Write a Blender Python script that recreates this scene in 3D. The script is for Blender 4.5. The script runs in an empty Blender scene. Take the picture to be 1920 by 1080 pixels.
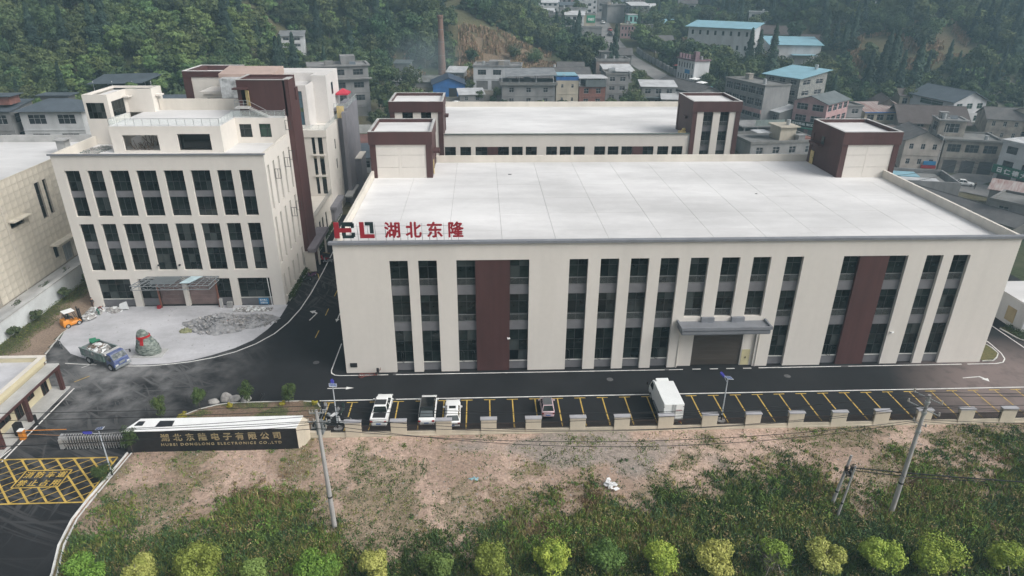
import bpy, math, random
import numpy as np
from mathutils import Matrix, Vector
R_ = math.radians
rnd = random.Random(7)
SC = bpy.context.scene
COL = SC.collection

# ------------------------------------------------------------------ camera, sky, sun, exposure
def make_camera():
    p, r, yaw = R_(24.94494), R_(-0.41871), R_(-2.69788)
    f = Vector((math.sin(-yaw) * math.cos(p), math.cos(yaw) * math.cos(p), -math.sin(p)))
    rt = Vector((math.cos(yaw), math.sin(yaw), 0))
    dn = f.cross(rt)
    rt2 = math.cos(r) * rt + math.sin(r) * dn
    dn2 = -math.sin(r) * rt + math.cos(r) * dn
    cam = bpy.data.cameras.new('camera')
    cam.sensor_width = 36.0
    cam.lens = 36.0 * 1254.65 / 1920
    cam.clip_start = 0.5
    cam.clip_end = 4000
    o = bpy.data.objects.new('camera', cam)
    m = Matrix(((rt2.x, -dn2.x, -f.x, 16.2554), (rt2.y, -dn2.y, -f.y, -67.8151),
                (rt2.z, -dn2.z, -f.z, 42.3371), (0, 0, 0, 1)))
    o.matrix_world = m
    COL.objects.link(o)
    SC.camera = o
make_camera()

SUN_EL, SUN_AZ = 43.0, 118.0            # azimuth clockwise from +Y (camera looks to +Y)
world = bpy.data.worlds.new('World')
SC.world = world
world.use_nodes = True
wn = world.node_tree
bg = wn.nodes['Background']
sky = wn.nodes.new('ShaderNodeTexSky')
sky.sky_type = 'NISHITA'
sky.sun_disc = False
sky.sun_elevation = R_(SUN_EL)
sky.sun_rotation = R_(SUN_AZ)
sky.air_density = 1.0
sky.dust_density = 6.0
sky.ozone_density = 0.6
hs = wn.nodes.new('ShaderNodeHueSaturation')
hs.inputs['Saturation'].default_value = 0.28      # overcast: a grey-white sky
wn.links.new(sky.outputs[0], hs.inputs['Color'])
wn.links.new(hs.outputs[0], bg.inputs['Color'])
bg.inputs['Strength'].default_value = 0.13
sl = bpy.data.lights.new('sun', 'SUN')
sl.energy = 1.25
sl.angle = R_(35)
sl.color = (1.0, 0.97, 0.93)
so = bpy.data.objects.new('sun', sl)
_el, _az = R_(SUN_EL), R_(SUN_AZ)
_d = Vector((math.sin(_az) * math.cos(_el), math.cos(_az) * math.cos(_el), math.sin(_el)))
so.rotation_euler = _d.to_track_quat('Z', 'Y').to_euler()
so.location = (0, -60, 120)
COL.objects.link(so)
SC.view_settings.view_transform = 'Standard'
SC.view_settings.look = 'None'
SC.view_settings.exposure = 0.30
SC.view_settings.gamma = 1.0
SC.view_settings.use_curve_mapping = False
SC.cycles.max_bounces = 6
SC.cycles.volume_bounces = 0

# ------------------------------------------------------------------ materials
MATS = {}
def lin(c):   # sRGB bytes to linear
    return tuple(((x / 255) / 12.92 if x / 255 <= 0.04045 else ((x / 255 + 0.055) / 1.055) ** 2.4) for x in c)
def mat(name, col, rough=0.7, var=0.12, scale=0.6, col2=None, bump=0.0, bscale=20.0, metal=0.0, stretch=(1, 1, 1),
        fine=0.05, rand=0.0, spec=0.5, wave=None, emit=None, coat=0.0, streak=None, blinds=None, world=False):
    """principled material: base colour broken up by two noises, optional ribs (wave), optional per-object variation"""
    if name in MATS: return MATS[name]
    m = bpy.data.materials.new(name)
    m.use_nodes = True
    nt = m.node_tree
    n, l = nt.nodes, nt.links
    b = n['Principled BSDF']
    b.inputs['Roughness'].default_value = rough
    b.inputs['Metallic'].default_value = metal
    b.inputs['Specular IOR Level'].default_value = spec
    if coat: b.inputs['Coat Weight'].default_value = coat
    tc = n.new('ShaderNodeTexCoord')
    mp = n.new('ShaderNodeMapping')
    mp.inputs['Scale'].default_value = stretch
    src = tc.outputs['Object']
    if world: src = n.new('ShaderNodeNewGeometry').outputs['Position']
    l.new(src, mp.inputs['Vector'])
    n1 = n.new('ShaderNodeTexNoise')
    n1.inputs['Scale'].default_value = scale
    n1.inputs['Detail'].default_value = 5
    n1.inputs['Roughness'].default_value = 0.6
    l.new(mp.outputs[0], n1.inputs['Vector'])
    rmp = n.new('ShaderNodeValToRGB')
    c = tuple(col)
    cb = tuple(col2) if col2 else tuple(x * (1 - 2 * var) for x in c)
    ca = c if col2 else tuple(min(1, x * (1 + var * 0.6)) for x in c)
    rmp.color_ramp.elements[0].position = 0.33
    rmp.color_ramp.elements[0].color = (*cb, 1)
    rmp.color_ramp.elements[1].position = 0.62
    rmp.color_ramp.elements[1].color = (*ca, 1)
    l.new(n1.outputs['Fac'], rmp.inputs['Fac'])
    out = rmp.outputs['Color']
    if fine:
        n2 = n.new('ShaderNodeTexNoise')
        n2.inputs['Scale'].default_value = scale * 14
        n2.inputs['Detail'].default_value = 3
        l.new(tc.outputs['Object'], n2.inputs['Vector'])
        mr = n.new('ShaderNodeMapRange')
        mr.inputs['To Min'].default_value = 1 - fine * 2
        mr.inputs['To Max'].default_value = 1 + fine * 2
        l.new(n2.outputs['Fac'], mr.inputs['Value'])
        mx = n.new('ShaderNodeVectorMath'); mx.operation = 'SCALE'
        l.new(out, mx.inputs[0]); l.new(mr.outputs[0], mx.inputs['Scale'])
        out = mx.outputs[0]
    if streak:                    # rain streaks / broad stains: amplitude, coordinate stretch, scale
        m2 = n.new('ShaderNodeMapping'); m2.inputs['Scale'].default_value = streak[1]; l.new(src, m2.inputs['Vector'])
        n5 = n.new('ShaderNodeTexNoise'); n5.inputs['Scale'].default_value = streak[2]; n5.inputs['Detail'].default_value = 7; n5.inputs['Roughness'].default_value = 0.65
        l.new(m2.outputs[0], n5.inputs['Vector'])
        mr = n.new('ShaderNodeMapRange'); mr.inputs['From Min'].default_value = 0.38; mr.inputs['From Max'].default_value = 0.62
        mr.inputs['To Min'].default_value = 1 - streak[0]; mr.inputs['To Max'].default_value = 1 + streak[0] * 0.4; l.new(n5.outputs['Fac'], mr.inputs['Value'])
        mx = n.new('ShaderNodeVectorMath'); mx.operation = 'SCALE'; l.new(out, mx.inputs[0]); l.new(mr.outputs[0], mx.inputs['Scale']); out = mx.outputs[0]
    if blinds:                    # objects picked at random swap the glass colour for one flat, slightly paler tone
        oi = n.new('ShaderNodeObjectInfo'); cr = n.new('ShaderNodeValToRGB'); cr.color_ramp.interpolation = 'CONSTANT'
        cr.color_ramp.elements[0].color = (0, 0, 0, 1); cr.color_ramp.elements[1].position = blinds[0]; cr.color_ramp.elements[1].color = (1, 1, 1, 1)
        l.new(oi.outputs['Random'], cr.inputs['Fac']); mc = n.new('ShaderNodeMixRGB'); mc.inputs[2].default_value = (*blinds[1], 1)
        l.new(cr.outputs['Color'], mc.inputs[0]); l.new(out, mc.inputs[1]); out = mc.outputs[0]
    if rand:
        oi = n.new('ShaderNodeObjectInfo')
        mr = n.new('ShaderNodeMapRange')
        mr.inputs['To Min'].default_value = 1 - rand
        mr.inputs['To Max'].default_value = 1 + rand
        l.new(oi.outputs['Random'], mr.inputs['Value'])
        mx = n.new('ShaderNodeVectorMath'); mx.operation = 'SCALE'
        l.new(out, mx.inputs[0]); l.new(mr.outputs[0], mx.inputs['Scale'])
        out = mx.outputs[0]
    l.new(out, b.inputs['Base Color'])
    hgt = None
    if wave:                      # (axis, scale, strength): corrugation / tile courses as fine relief
        w = n.new('ShaderNodeTexWave')
        w.bands_direction = wave[0]
        w.inputs['Scale'].default_value = wave[1]
        w.inputs['Distortion'].default_value = 0.25
        w.inputs['Detail'].default_value = 1
        l.new(tc.outputs['Object'], w.inputs['Vector'])
        bp = n.new('ShaderNodeBump')
        bp.inputs['Strength'].default_value = wave[2]
        bp.inputs['Distance'].default_value = 0.05
        l.new(w.outputs['Fac'], bp.inputs['Height'])
        l.new(bp.outputs[0], b.inputs['Normal'])
    elif bump:
        n3 = n.new('ShaderNodeTexNoise')
        n3.inputs['Scale'].default_value = bscale
        n3.inputs['Detail'].default_value = 4
        l.new(tc.outputs['Object'], n3.inputs['Vector'])
        bp = n.new('ShaderNodeBump')
        bp.inputs['Strength'].default_value = bump
        bp.inputs['Distance'].default_value = 0.03
        l.new(n3.outputs['Fac'], bp.inputs['Height'])
        l.new(bp.outputs[0], b.inputs['Normal'])
    if emit:
        b.inputs['Emission Color'].default_value = (*emit, 1)
        b.inputs['Emission Strength'].default_value = 1
    MATS[name] = m
    return m

CREAM = mat('cream_stucco', (0.67, 0.635, 0.585), 0.85, var=0.035, scale=0.12, stretch=(1, 1, 0.35), fine=0.02, bump=0.1, bscale=12, streak=(0.03, (1.2, 1.2, 0.10), 0.5))
CREAMP = mat('cream_parapet', (0.64, 0.60, 0.535), 0.85, var=0.07, scale=0.3, stretch=(1, 1, 0.3), fine=0.02)
MAROON = mat('maroon_paint', (0.075, 0.030, 0.028), 0.6, var=0.10, scale=0.3, stretch=(1, 1, 0.3), fine=0.03, streak=(0.12, (1.6, 1.6, 0.07), 0.8))
ROOFW = mat('white_roof_coating', (0.665, 0.66, 0.655), 0.85, var=0.06, scale=0.10, stretch=(0.35, 1.3, 1), fine=0.02, rand=0.01, world=True, streak=(0.16, (0.5, 1.0, 1), 0.10))
SEAM = mat('roof_seam', (0.30, 0.30, 0.30), 0.9)
COPING = mat('grey_coping', (0.20, 0.21, 0.23), 0.55, var=0.08)
SPAN = mat('grey_spandrel', (0.16, 0.16, 0.17), 0.6, var=0.08, scale=0.8)
FRAME = mat('dark_window_frame', (0.025, 0.028, 0.03), 0.45)
WFRAME = mat('white_window_frame', (0.65, 0.66, 0.68), 0.5)
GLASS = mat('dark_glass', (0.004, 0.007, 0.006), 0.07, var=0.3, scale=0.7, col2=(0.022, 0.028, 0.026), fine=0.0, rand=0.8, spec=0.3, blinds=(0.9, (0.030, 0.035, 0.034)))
GLASSB = mat('blue_glass', (0.05, 0.11, 0.15), 0.1, var=0.3, scale=0.4, col2=(0.12, 0.2, 0.25), fine=0.0, rand=0.3)
GLASSR = mat('village_glass', (0.03, 0.035, 0.04), 0.2, var=0.3, scale=0.9, fine=0.0, rand=0.6)
STEEL = mat('galvanised_steel', (0.42, 0.44, 0.45), 0.45, metal=0.4, var=0.1, scale=2)
STEELG = mat('weathered_steel', (0.22, 0.24, 0.25), 0.6, var=0.15, scale=2)
WHITE = mat('white_paint', (0.80, 0.81, 0.80), 0.5, var=0.03, scale=1)
LINEW = mat('road_white_paint', (0.70, 0.70, 0.68), 0.8, var=0.10, scale=1.5, fine=0.1)
LINEY = mat('road_yellow_paint', (0.52, 0.36, 0.08), 0.8, var=0.16, scale=1.2, fine=0.12)
CONC = mat('grey_concrete', (0.30, 0.30, 0.29), 0.9, var=0.16, scale=0.5, fine=0.08)
CONCL = mat('light_concrete', (0.44, 0.44, 0.43), 0.9, var=0.12, scale=0.4, fine=0.06)
KERB = mat('kerb_stone', (0.55, 0.55, 0.52), 0.85, var=0.12, scale=1.5)
RUBBER = mat('tyre_rubber', (0.02, 0.02, 0.021), 0.85, var=0.1)
BLACK = mat('black_plastic', (0.02, 0.02, 0.022), 0.5, var=0.1)
WOODY = mat('yellow_board', (0.60, 0.47, 0.22), 0.7, var=0.12, scale=2)

# ------------------------------------------------------------------ mesh builder
def newell(pts):
    n = Vector((0, 0, 0))
    for i in range(len(pts)):
        a, b = pts[i], pts[(i + 1) % len(pts)]
        n.x += (a[1] - b[1]) * (a[2] + b[2]); n.y += (a[2] - b[2]) * (a[0] + b[0]); n.z += (a[0] - b[0]) * (a[1] + b[1])
    return n
class MB:
    def __init__(s): s.v = []; s.f = []; s.mi = []
    def face(s, pts, mi=0):
        k = len(s.v); s.v += [tuple(p) for p in pts]; s.f.append(tuple(range(k, k + len(pts)))); s.mi.append(mi)
    def hexa(s, p, mi=0):      # p: 4 bottom (ccw) + 4 top
        k = len(s.v); s.v += [tuple(q) for q in p]
        for f in ((3, 2, 1, 0), (4, 5, 6, 7), (0, 1, 5, 4), (1, 2, 6, 5), (2, 3, 7, 6), (3, 0, 4, 7)):
            s.f.append(tuple(k + i for i in f)); s.mi.append(mi)
    def box(s, x0, y0, z0, x1, y1, z1, mi=0):
        s.hexa([(x0, y0, z0), (x1, y0, z0), (x1, y1, z0), (x0, y1, z0), (x0, y0, z1), (x1, y0, z1), (x1, y1, z1), (x0, y1, z1)], mi)
    def rbox(s, c, size, rz=0, mi=0, tilt=0):
        x, y, z = (q / 2 for q in size)
        M = Matrix.Translation(c) @ Matrix.Rotation(rz, 4, 'Z') @ Matrix.Rotation(tilt, 4, 'X')
        s.hexa([M @ Vector(p) for p in [(-x, -y, -z), (x, -y, -z), (x, y, -z), (-x, y, -z), (-x, -y, z), (x, -y, z), (x, y, z), (-x, y, z)]], mi)
    def tube(s, a, b, r, n=6, r2=None, mi=0, cap=True):
        a, b = Vector(a), Vector(b); r2 = r if r2 is None else r2
        d = (b - a).normalized(); u = d.orthogonal().normalized(); w = d.cross(u)
        k = len(s.v)
        for c, rr in ((a, r), (b, r2)):
            for i in range(n):
                t = 2 * math.pi * i / n
                s.v.append(tuple(c + rr * (math.cos(t) * u + math.sin(t) * w)))
        for i in range(n):
            j = (i + 1) % n
            s.f.append((k + i, k + j, k + n + j, k + n + i)); s.mi.append(mi)
        if cap:
            s.f.append(tuple(k + i for i in reversed(range(n)))); s.mi.append(mi)
            s.f.append(tuple(k + n + i for i in range(n))); s.mi.append(mi)
    def path(s, pts, r, n=5, mi=0):
        for a, b in zip(pts[:-1], pts[1:]): s.tube(a, b, r, n, mi=mi)
    def prism(s, poly, z0, z1, mi=0):
        k = len(poly)
        bz = [(p[0], p[1], z0) for p in poly]; tz = [(p[0], p[1], z1) for p in poly]
        s.face(bz[::-1], mi); s.face(tz, mi)
        for i in range(k):
            j = (i + 1) % k
            s.face([bz[i], bz[j], tz[j], tz[i]], mi)
    def loft(s, loops, mi=0, cap=True):
        k = len(s.v); n = len(loops[0])
        for lp in loops: s.v += [tuple(p) for p in lp]
        for a in range(len(loops) - 1):
            for i in range(n):
                j = (i + 1) % n
                s.f.append((k + a * n + i, k + a * n + j, k + (a + 1) * n + j, k + (a + 1) * n + i)); s.mi.append(mi)
        if cap:
            s.f.append(tuple(k + i for i in reversed(range(n)))); s.mi.append(mi)
            s.f.append(tuple(k + (len(loops) - 1) * n + i for i in range(n))); s.mi.append(mi)
    def strip(s, pts, w, z=0.0, h=0.0, mi=0):
        """a flat painted line (or a kerb when h>0) of width w along 2D points"""
        P = [Vector((p[0], p[1])) for p in pts]; L = []; Rr = []
        for i, p in enumerate(P):
            d = (P[min(i + 1, len(P) - 1)] - P[max(i - 1, 0)]).normalized(); nn = Vector((-d.y, d.x)) * w / 2
            L.append(p + nn); Rr.append(p - nn)
        for i in range(len(P) - 1):
            q = [Rr[i], Rr[i + 1], L[i + 1], L[i]]
            if h: s.prism([tuple(x) for x in q], z, z + h, mi)
            else: s.face([(x.x, x.y, z) for x in q], mi)
    def mesh(s, name, mats, off=(0, 0, 0), smooth=False):
        me = bpy.data.meshes.new(name)
        ox, oy, oz = off
        me.from_pydata([(x - ox, y - oy, z - oz) for x, y, z in s.v], [], s.f)
        for m in (mats if isinstance(mats, (list, tuple)) else [mats]): me.materials.append(m)
        if any(s.mi): me.polygons.foreach_set('material_index', s.mi)
        if smooth: me.polygons.foreach_set('use_smooth', [True] * len(s.f))
        me.update()
        return me
    def build(s, name, mats, parent=None, smooth=False):
        """link as one object; top-level meshes get their origin at their base, children that of their thing"""
        if parent is not None and parent.get('_abs'):
            off = absloc(parent)
        elif parent is None:
            xs = [p[0] for p in s.v]; ys = [p[1] for p in s.v]; zs = [p[2] for p in s.v]
            off = ((min(xs) + max(xs)) / 2, (min(ys) + max(ys)) / 2, min(zs))
        else: off = (0, 0, 0)
        me = s.mesh(name, mats, off, smooth)
        o = bpy.data.objects.new(name, me)
        COL.objects.link(o)
        if parent is not None:
            o.parent = parent
            if parent.get('_abs'): o['_abs'] = 1
        else: o.location = off
        return o
def absloc(o):
    p = Vector((0, 0, 0))
    while o is not None: p += o.location; o = o.parent
    return tuple(p)
def tag(o, label=None, cat=None, group=None, kind=None):
    if label: o['label'] = label
    if cat: o['category'] = cat
    if group: o['group'] = group
    if kind: o['kind'] = kind
    return o
def thing(name, label, cat, loc=(0, 0, 0), rz=0, group=None, world_coords=False):
    o = bpy.data.objects.new(name, None); COL.objects.link(o)
    o.location = loc; o.rotation_euler = (0, 0, rz); o.empty_display_size = 0.5
    if world_coords: o['_abs'] = 1
    return tag(o, label, cat, group)
def child(name, me, parent, loc=(0, 0, 0)):
    o = bpy.data.objects.new(name, me); COL.objects.link(o); o.parent = parent; o.location = loc
    return o
def copy_tree(o, parent=None):
    c = o.copy(); COL.objects.link(c)
    if parent is not None: c.parent = parent
    for ch in o.children: copy_tree(ch, c)
    return c

FACES = {'S': lambda pl: (lambda u, d, z: (u, pl + d, z)), 'N': lambda pl: (lambda u, d, z: (u, pl - d, z)),
         'E': lambda pl: (lambda u, d, z: (pl - d, u, z)), 'W': lambda pl: (lambda u, d, z: (pl + d, u, z))}
def wall(mb, face, plane, u0, u1, z0, z1, holes=(), th=0.3, mi=0, back=False):
    """a wall panel with real openings: front face, reveals of depth th round every hole"""
    P = FACES[face](plane)
    us = sorted({u0, u1, *[h[0] for h in holes], *[h[1] for h in holes]}); us = [u for u in us if u0 - 1e-6 <= u <= u1 + 1e-6]
    zs = sorted({z0, z1, *[h[2] for h in holes], *[h[3] for h in holes]}); zs = [z for z in zs if z0 - 1e-6 <= z <= z1 + 1e-6]
    for zi in range(len(zs) - 1):
        run = None
        for ui in range(len(us)):
            solid = False
            if ui < len(us) - 1:
                cu, cz = (us[ui] + us[ui + 1]) / 2, (zs[zi] + zs[zi + 1]) / 2
                solid = not any(h[0] < cu < h[1] and h[2] < cz < h[3] for h in holes)
            if solid and run is None: run = us[ui]
            if not solid and run is not None:
                mb.face([P(run, 0, zs[zi]), P(us[ui], 0, zs[zi]), P(us[ui], 0, zs[zi + 1]), P(run, 0, zs[zi + 1])], mi)
                if back: mb.face([P(run, th, zs[zi]), P(run, th, zs[zi + 1]), P(us[ui], th, zs[zi + 1]), P(us[ui], th, zs[zi])], mi)
                run = None
    for a, b, c, d in holes:
        mb.face([P(a, 0, c), P(a, 0, d), P(a, th, d), P(a, th, c)], mi)
        mb.face([P(b, 0, c), P(b, th, c), P(b, th, d), P(b, 0, d)], mi)
        mb.face([P(a, 0, d), P(b, 0, d), P(b, th, d), P(a, th, d)], mi)
        mb.face([P(a, 0, c), P(a, th, c), P(b, th, c), P(b, 0, c)], mi)
WCACHE = {}
def window(parent, face, plane, u0, u1, z0, z1, depth=0.2, us=(), zs=(), fm=None, gm=None, fw=0.06, rail=None, name='window', panes=True, off=None):
    """window frame (a part) with a glass pane (a sub-part) in every field; us / zs are mullion positions as fractions"""
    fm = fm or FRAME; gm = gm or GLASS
    w, h = round(u1 - u0, 2), round(z1 - z0, 2)
    P0 = FACES[face](0)
    key = (face, w, h, tuple(us), tuple(zs), fm.name, fw)
    if key not in WCACHE:
        mb = MB()
        def bar(a, b, c, d, t=0.07):
            p, q = P0(a, -t / 2, c), P0(b, t / 2, d)
            mb.box(min(p[0], q[0]), min(p[1], q[1]), c, max(p[0], q[0]), max(p[1], q[1]), d)
        bar(0, fw, 0, h); bar(w - fw, w, 0, h); bar(fw, w - fw, 0, fw); bar(fw, w - fw, h - fw, h)
        for t in us: bar(w * t - fw / 2, w * t + fw / 2, fw, h - fw, 0.066)
        for t in zs: bar(fw, w - fw, h * t - fw / 2, h * t + fw / 2, 0.062)
        WCACHE[key] = mb.mesh(name, fm)
    P = FACES[face](plane)
    base = P(u0, depth, z0)
    ol = off if off is not None else (absloc(parent) if parent.get('_abs') else (0, 0, 0))
    wo = child(name, WCACHE[key], parent, tuple(base[i] - ol[i] for i in range(3)))
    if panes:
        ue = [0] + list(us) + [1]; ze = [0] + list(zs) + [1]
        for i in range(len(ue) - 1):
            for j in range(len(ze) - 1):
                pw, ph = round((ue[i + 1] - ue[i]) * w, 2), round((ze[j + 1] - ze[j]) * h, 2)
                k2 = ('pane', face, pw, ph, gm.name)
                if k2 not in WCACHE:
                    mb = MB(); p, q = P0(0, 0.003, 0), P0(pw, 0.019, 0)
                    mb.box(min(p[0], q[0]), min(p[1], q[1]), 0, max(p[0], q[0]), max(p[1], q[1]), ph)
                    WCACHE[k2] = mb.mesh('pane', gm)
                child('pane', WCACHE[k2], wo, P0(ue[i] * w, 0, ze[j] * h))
    if rail:
        r0, r1 = rail       # heights of the guard rail above the bottom of the window
        k3 = ('rail', face, w, rail)
        if k3 not in WCACHE:
            mb = MB()
            def b2(a, b, c, d, y=-0.10, t=0.02):
                p, q = P0(a, y, c), P0(b, y + t, d)
                mb.box(min(p[0], q[0]), min(p[1], q[1]), c, max(p[0], q[0]), max(p[1], q[1]), d)
            b2(0.04, w - 0.04, r1 - 0.04, r1, t=0.03); b2(0.04, w - 0.04, r0, r0 + 0.03, t=0.03)
            x = 0.12
            while x < w - 0.08: b2(x, x + 0.018, r0 + 0.03, r1 - 0.04); x += 0.13
            WCACHE[k3] = mb.mesh('guard_rail', mat('rail_grey', (0.27, 0.28, 0.28), 0.5))
        child('guard_rail', WCACHE[k3], wo)
    return wo
def text_mesh(body, height, depth=0.03, bold=0.0, spacing=1.0, advance=None):
    """text as a solid mesh, x to the right, z up, front face at y=0; advance fixes the pitch between characters"""
    mb = MB(); x = 0.0
    chars = [(c, None) for c in body] if advance else [(body, None)]
    for ch, _ in chars:
        if ch == ' ' and advance: x += advance * 0.6; continue
        c = bpy.data.curves.new('txt', 'FONT'); c.body = ch; c.size = 1.0; c.space_character = spacing
        c.extrude = depth / 2 / height; c.resolution_u = 2
        o = bpy.data.objects.new('txt', c); COL.objects.link(o)
        bpy.context.view_layer.update()
        me = bpy.data.meshes.new_from_object(o.evaluated_get(bpy.context.evaluated_depsgraph_get()))
        k = len(mb.v)
        s = height
        sh = [(0, 0)] + ([(bold * 1.15, 0), (-bold * 1.15, 0), (0, bold * .8), (0, -bold * .8)] if bold else [])
        for q, (dx, dy) in enumerate(sh):         # heavier strokes: the glyph repeated slightly shifted, each a hair further forward
            k = len(mb.v)
            for v in me.vertices: mb.v.append((x + (v.co.x + dx) * s, -v.co.z * s - q * 0.0012, (v.co.y + dy) * s))
            for p in me.polygons: mb.f.append(tuple(k + i for i in p.vertices)); mb.mi.append(0)
        bpy.data.objects.remove(o); bpy.data.curves.remove(c); bpy.data.meshes.remove(me)
        x += advance or 0
    return mb
def place_text(mb, name, m, parent, loc, along=(1, 0, 0), up=(0, 0, 1), fit=None):
    """move text geometry to loc with its baseline along `along`; fit = (width, height) scales it to a box"""
    a, u = Vector(along).normalized(), Vector(up).normalized(); n = a.cross(u)   # n points away from the reader
    xs = [p[0] for p in mb.v]; zs = [p[2] for p in mb.v]
    x0, z0 = min(xs), min(zs); sx = sz = 1
    if fit: sx = fit[0] / (max(xs) - x0); sz = fit[1] / (max(zs) - z0)
    mb.v = [tuple(Vector(loc) + a * (p[0] - x0) * sx + u * (p[2] - z0) * sz - n * -p[1]) for p in mb.v]
    return mb.build(name, m, parent)

# ------------------------------------------------------------------ terrain height
def ss(t): return np.clip(t, 0, 1) ** 2 * (3 - 2 * np.clip(t, 0, 1))
def H(x, y):
    x = np.asarray(x, float); y = np.asarray(y, float)
    t = np.maximum(0, y - 88); v = 0.11 * t * t / (t + 14)
    v = v - 0.04 * np.maximum(0, y - 420)
    e = 8 * ss((-52 - x) / 8) * ss((y - 46) / 30)
    e = e + 26 * ss((-28 - x) / 62) * ss((y - 104) / 95)
    e = e + 34 * ss((-10 - x) / 200) * ss((y - 160) / 120)
    e = e + 30 * ss((y - 182) / 75) * ss((48 - x) / 45)
    e = e + 32 * ss((y - 140) / 150) * ss((x - 128) / 70)
    e = e + 22 * ss((y - 255) / 120) * ss((x - 100) / 60)
    e = e - 5 * ss((x - 84) / 10) * ss((y - 25) / 20) * ss((128 - y) / 25)
    e = e + 60 * ss((y - 430) / 260)
    return v + e
def Hs(x, y): return float(H(x, y))
nrs = np.random.RandomState(11)
_tab = nrs.rand(256, 256)
def vnoise(x, y, s):
    x = np.asarray(x, float) / s + 37.3; y = np.asarray(y, float) / s + 91.7
    xi, yi = np.floor(x).astype(int), np.floor(y).astype(int); fx, fy = x - xi, y - yi
    fx, fy = fx * fx * (3 - 2 * fx), fy * fy * (3 - 2 * fy)
    g = lambda a, b: _tab[a % 256, b % 256]
    return (g(xi, yi) * (1 - fx) + g(xi + 1, yi) * fx) * (1 - fy) + (g(xi, yi + 1) * (1 - fx) + g(xi + 1, yi + 1) * fx) * fy
def fbm(x, y, s, o=4):
    a = 0; w = 0; k = 1
    for i in range(o): a = a + k * vnoise(x, y, s / 2 ** i); w += k; k *= 0.55
    return a / w
def np_mesh(name, V, F, mats, colors=None, mi=None, smooth=False):
    """V (n,3), F (m,k) all faces with k corners; colors: per-vertex rgb stored as 'tint'"""
    me = bpy.data.meshes.new(name)
    n, (m, k) = len(V), F.shape
    me.vertices.add(n); me.vertices.foreach_set('co', np.ascontiguousarray(V, dtype=np.float32).ravel())
    me.loops.add(m * k); me.loops.foreach_set('vertex_index', np.ascontiguousarray(F, dtype=np.int32).ravel())
    me.polygons.add(m); me.polygons.foreach_set('loop_start', np.arange(0, m * k, k, dtype=np.int32))
    if smooth: me.polygons.foreach_set('use_smooth', np.ones(m, dtype=bool))
    for q in (mats if isinstance(mats, (list, tuple)) else [mats]): me.materials.append(q)
    if mi is not None: me.polygons.foreach_set('material_index', np.asarray(mi, dtype=np.int32))
    me.update(calc_edges=True)
    if colors is not None:
        at = me.color_attributes.new('tint', 'FLOAT_COLOR', 'POINT')
        c = np.ones((n, 4), dtype=np.float32); c[:, :3] = colors
        at.data.foreach_set('color', c.ravel())
    return me
def add_mesh(name, me, kind=None, parent=None):
    o = bpy.data.objects.new(name, me); COL.objects.link(o)
    if kind: o['kind'] = kind
    if parent is not None: o.parent = parent
    return o
def grid_mesh(name, xs, ys, zfun, m, cfun=None):
    X, Y = np.meshgrid(xs, ys); Z = zfun(X, Y)
    V = np.stack([X.ravel(), Y.ravel(), Z.ravel()], 1)
    nx, ny = len(xs), len(ys)
    i = np.arange(nx - 1); j = np.arange(ny - 1); I, J = np.meshgrid(i, j)
    a = (J * nx + I).ravel()
    F = np.stack([a, a + 1, a + nx + 1, a + nx], 1)
    return np_mesh(name, V, F, m, None if cfun is None else cfun(X.ravel(), Y.ravel()), smooth=True)
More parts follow.
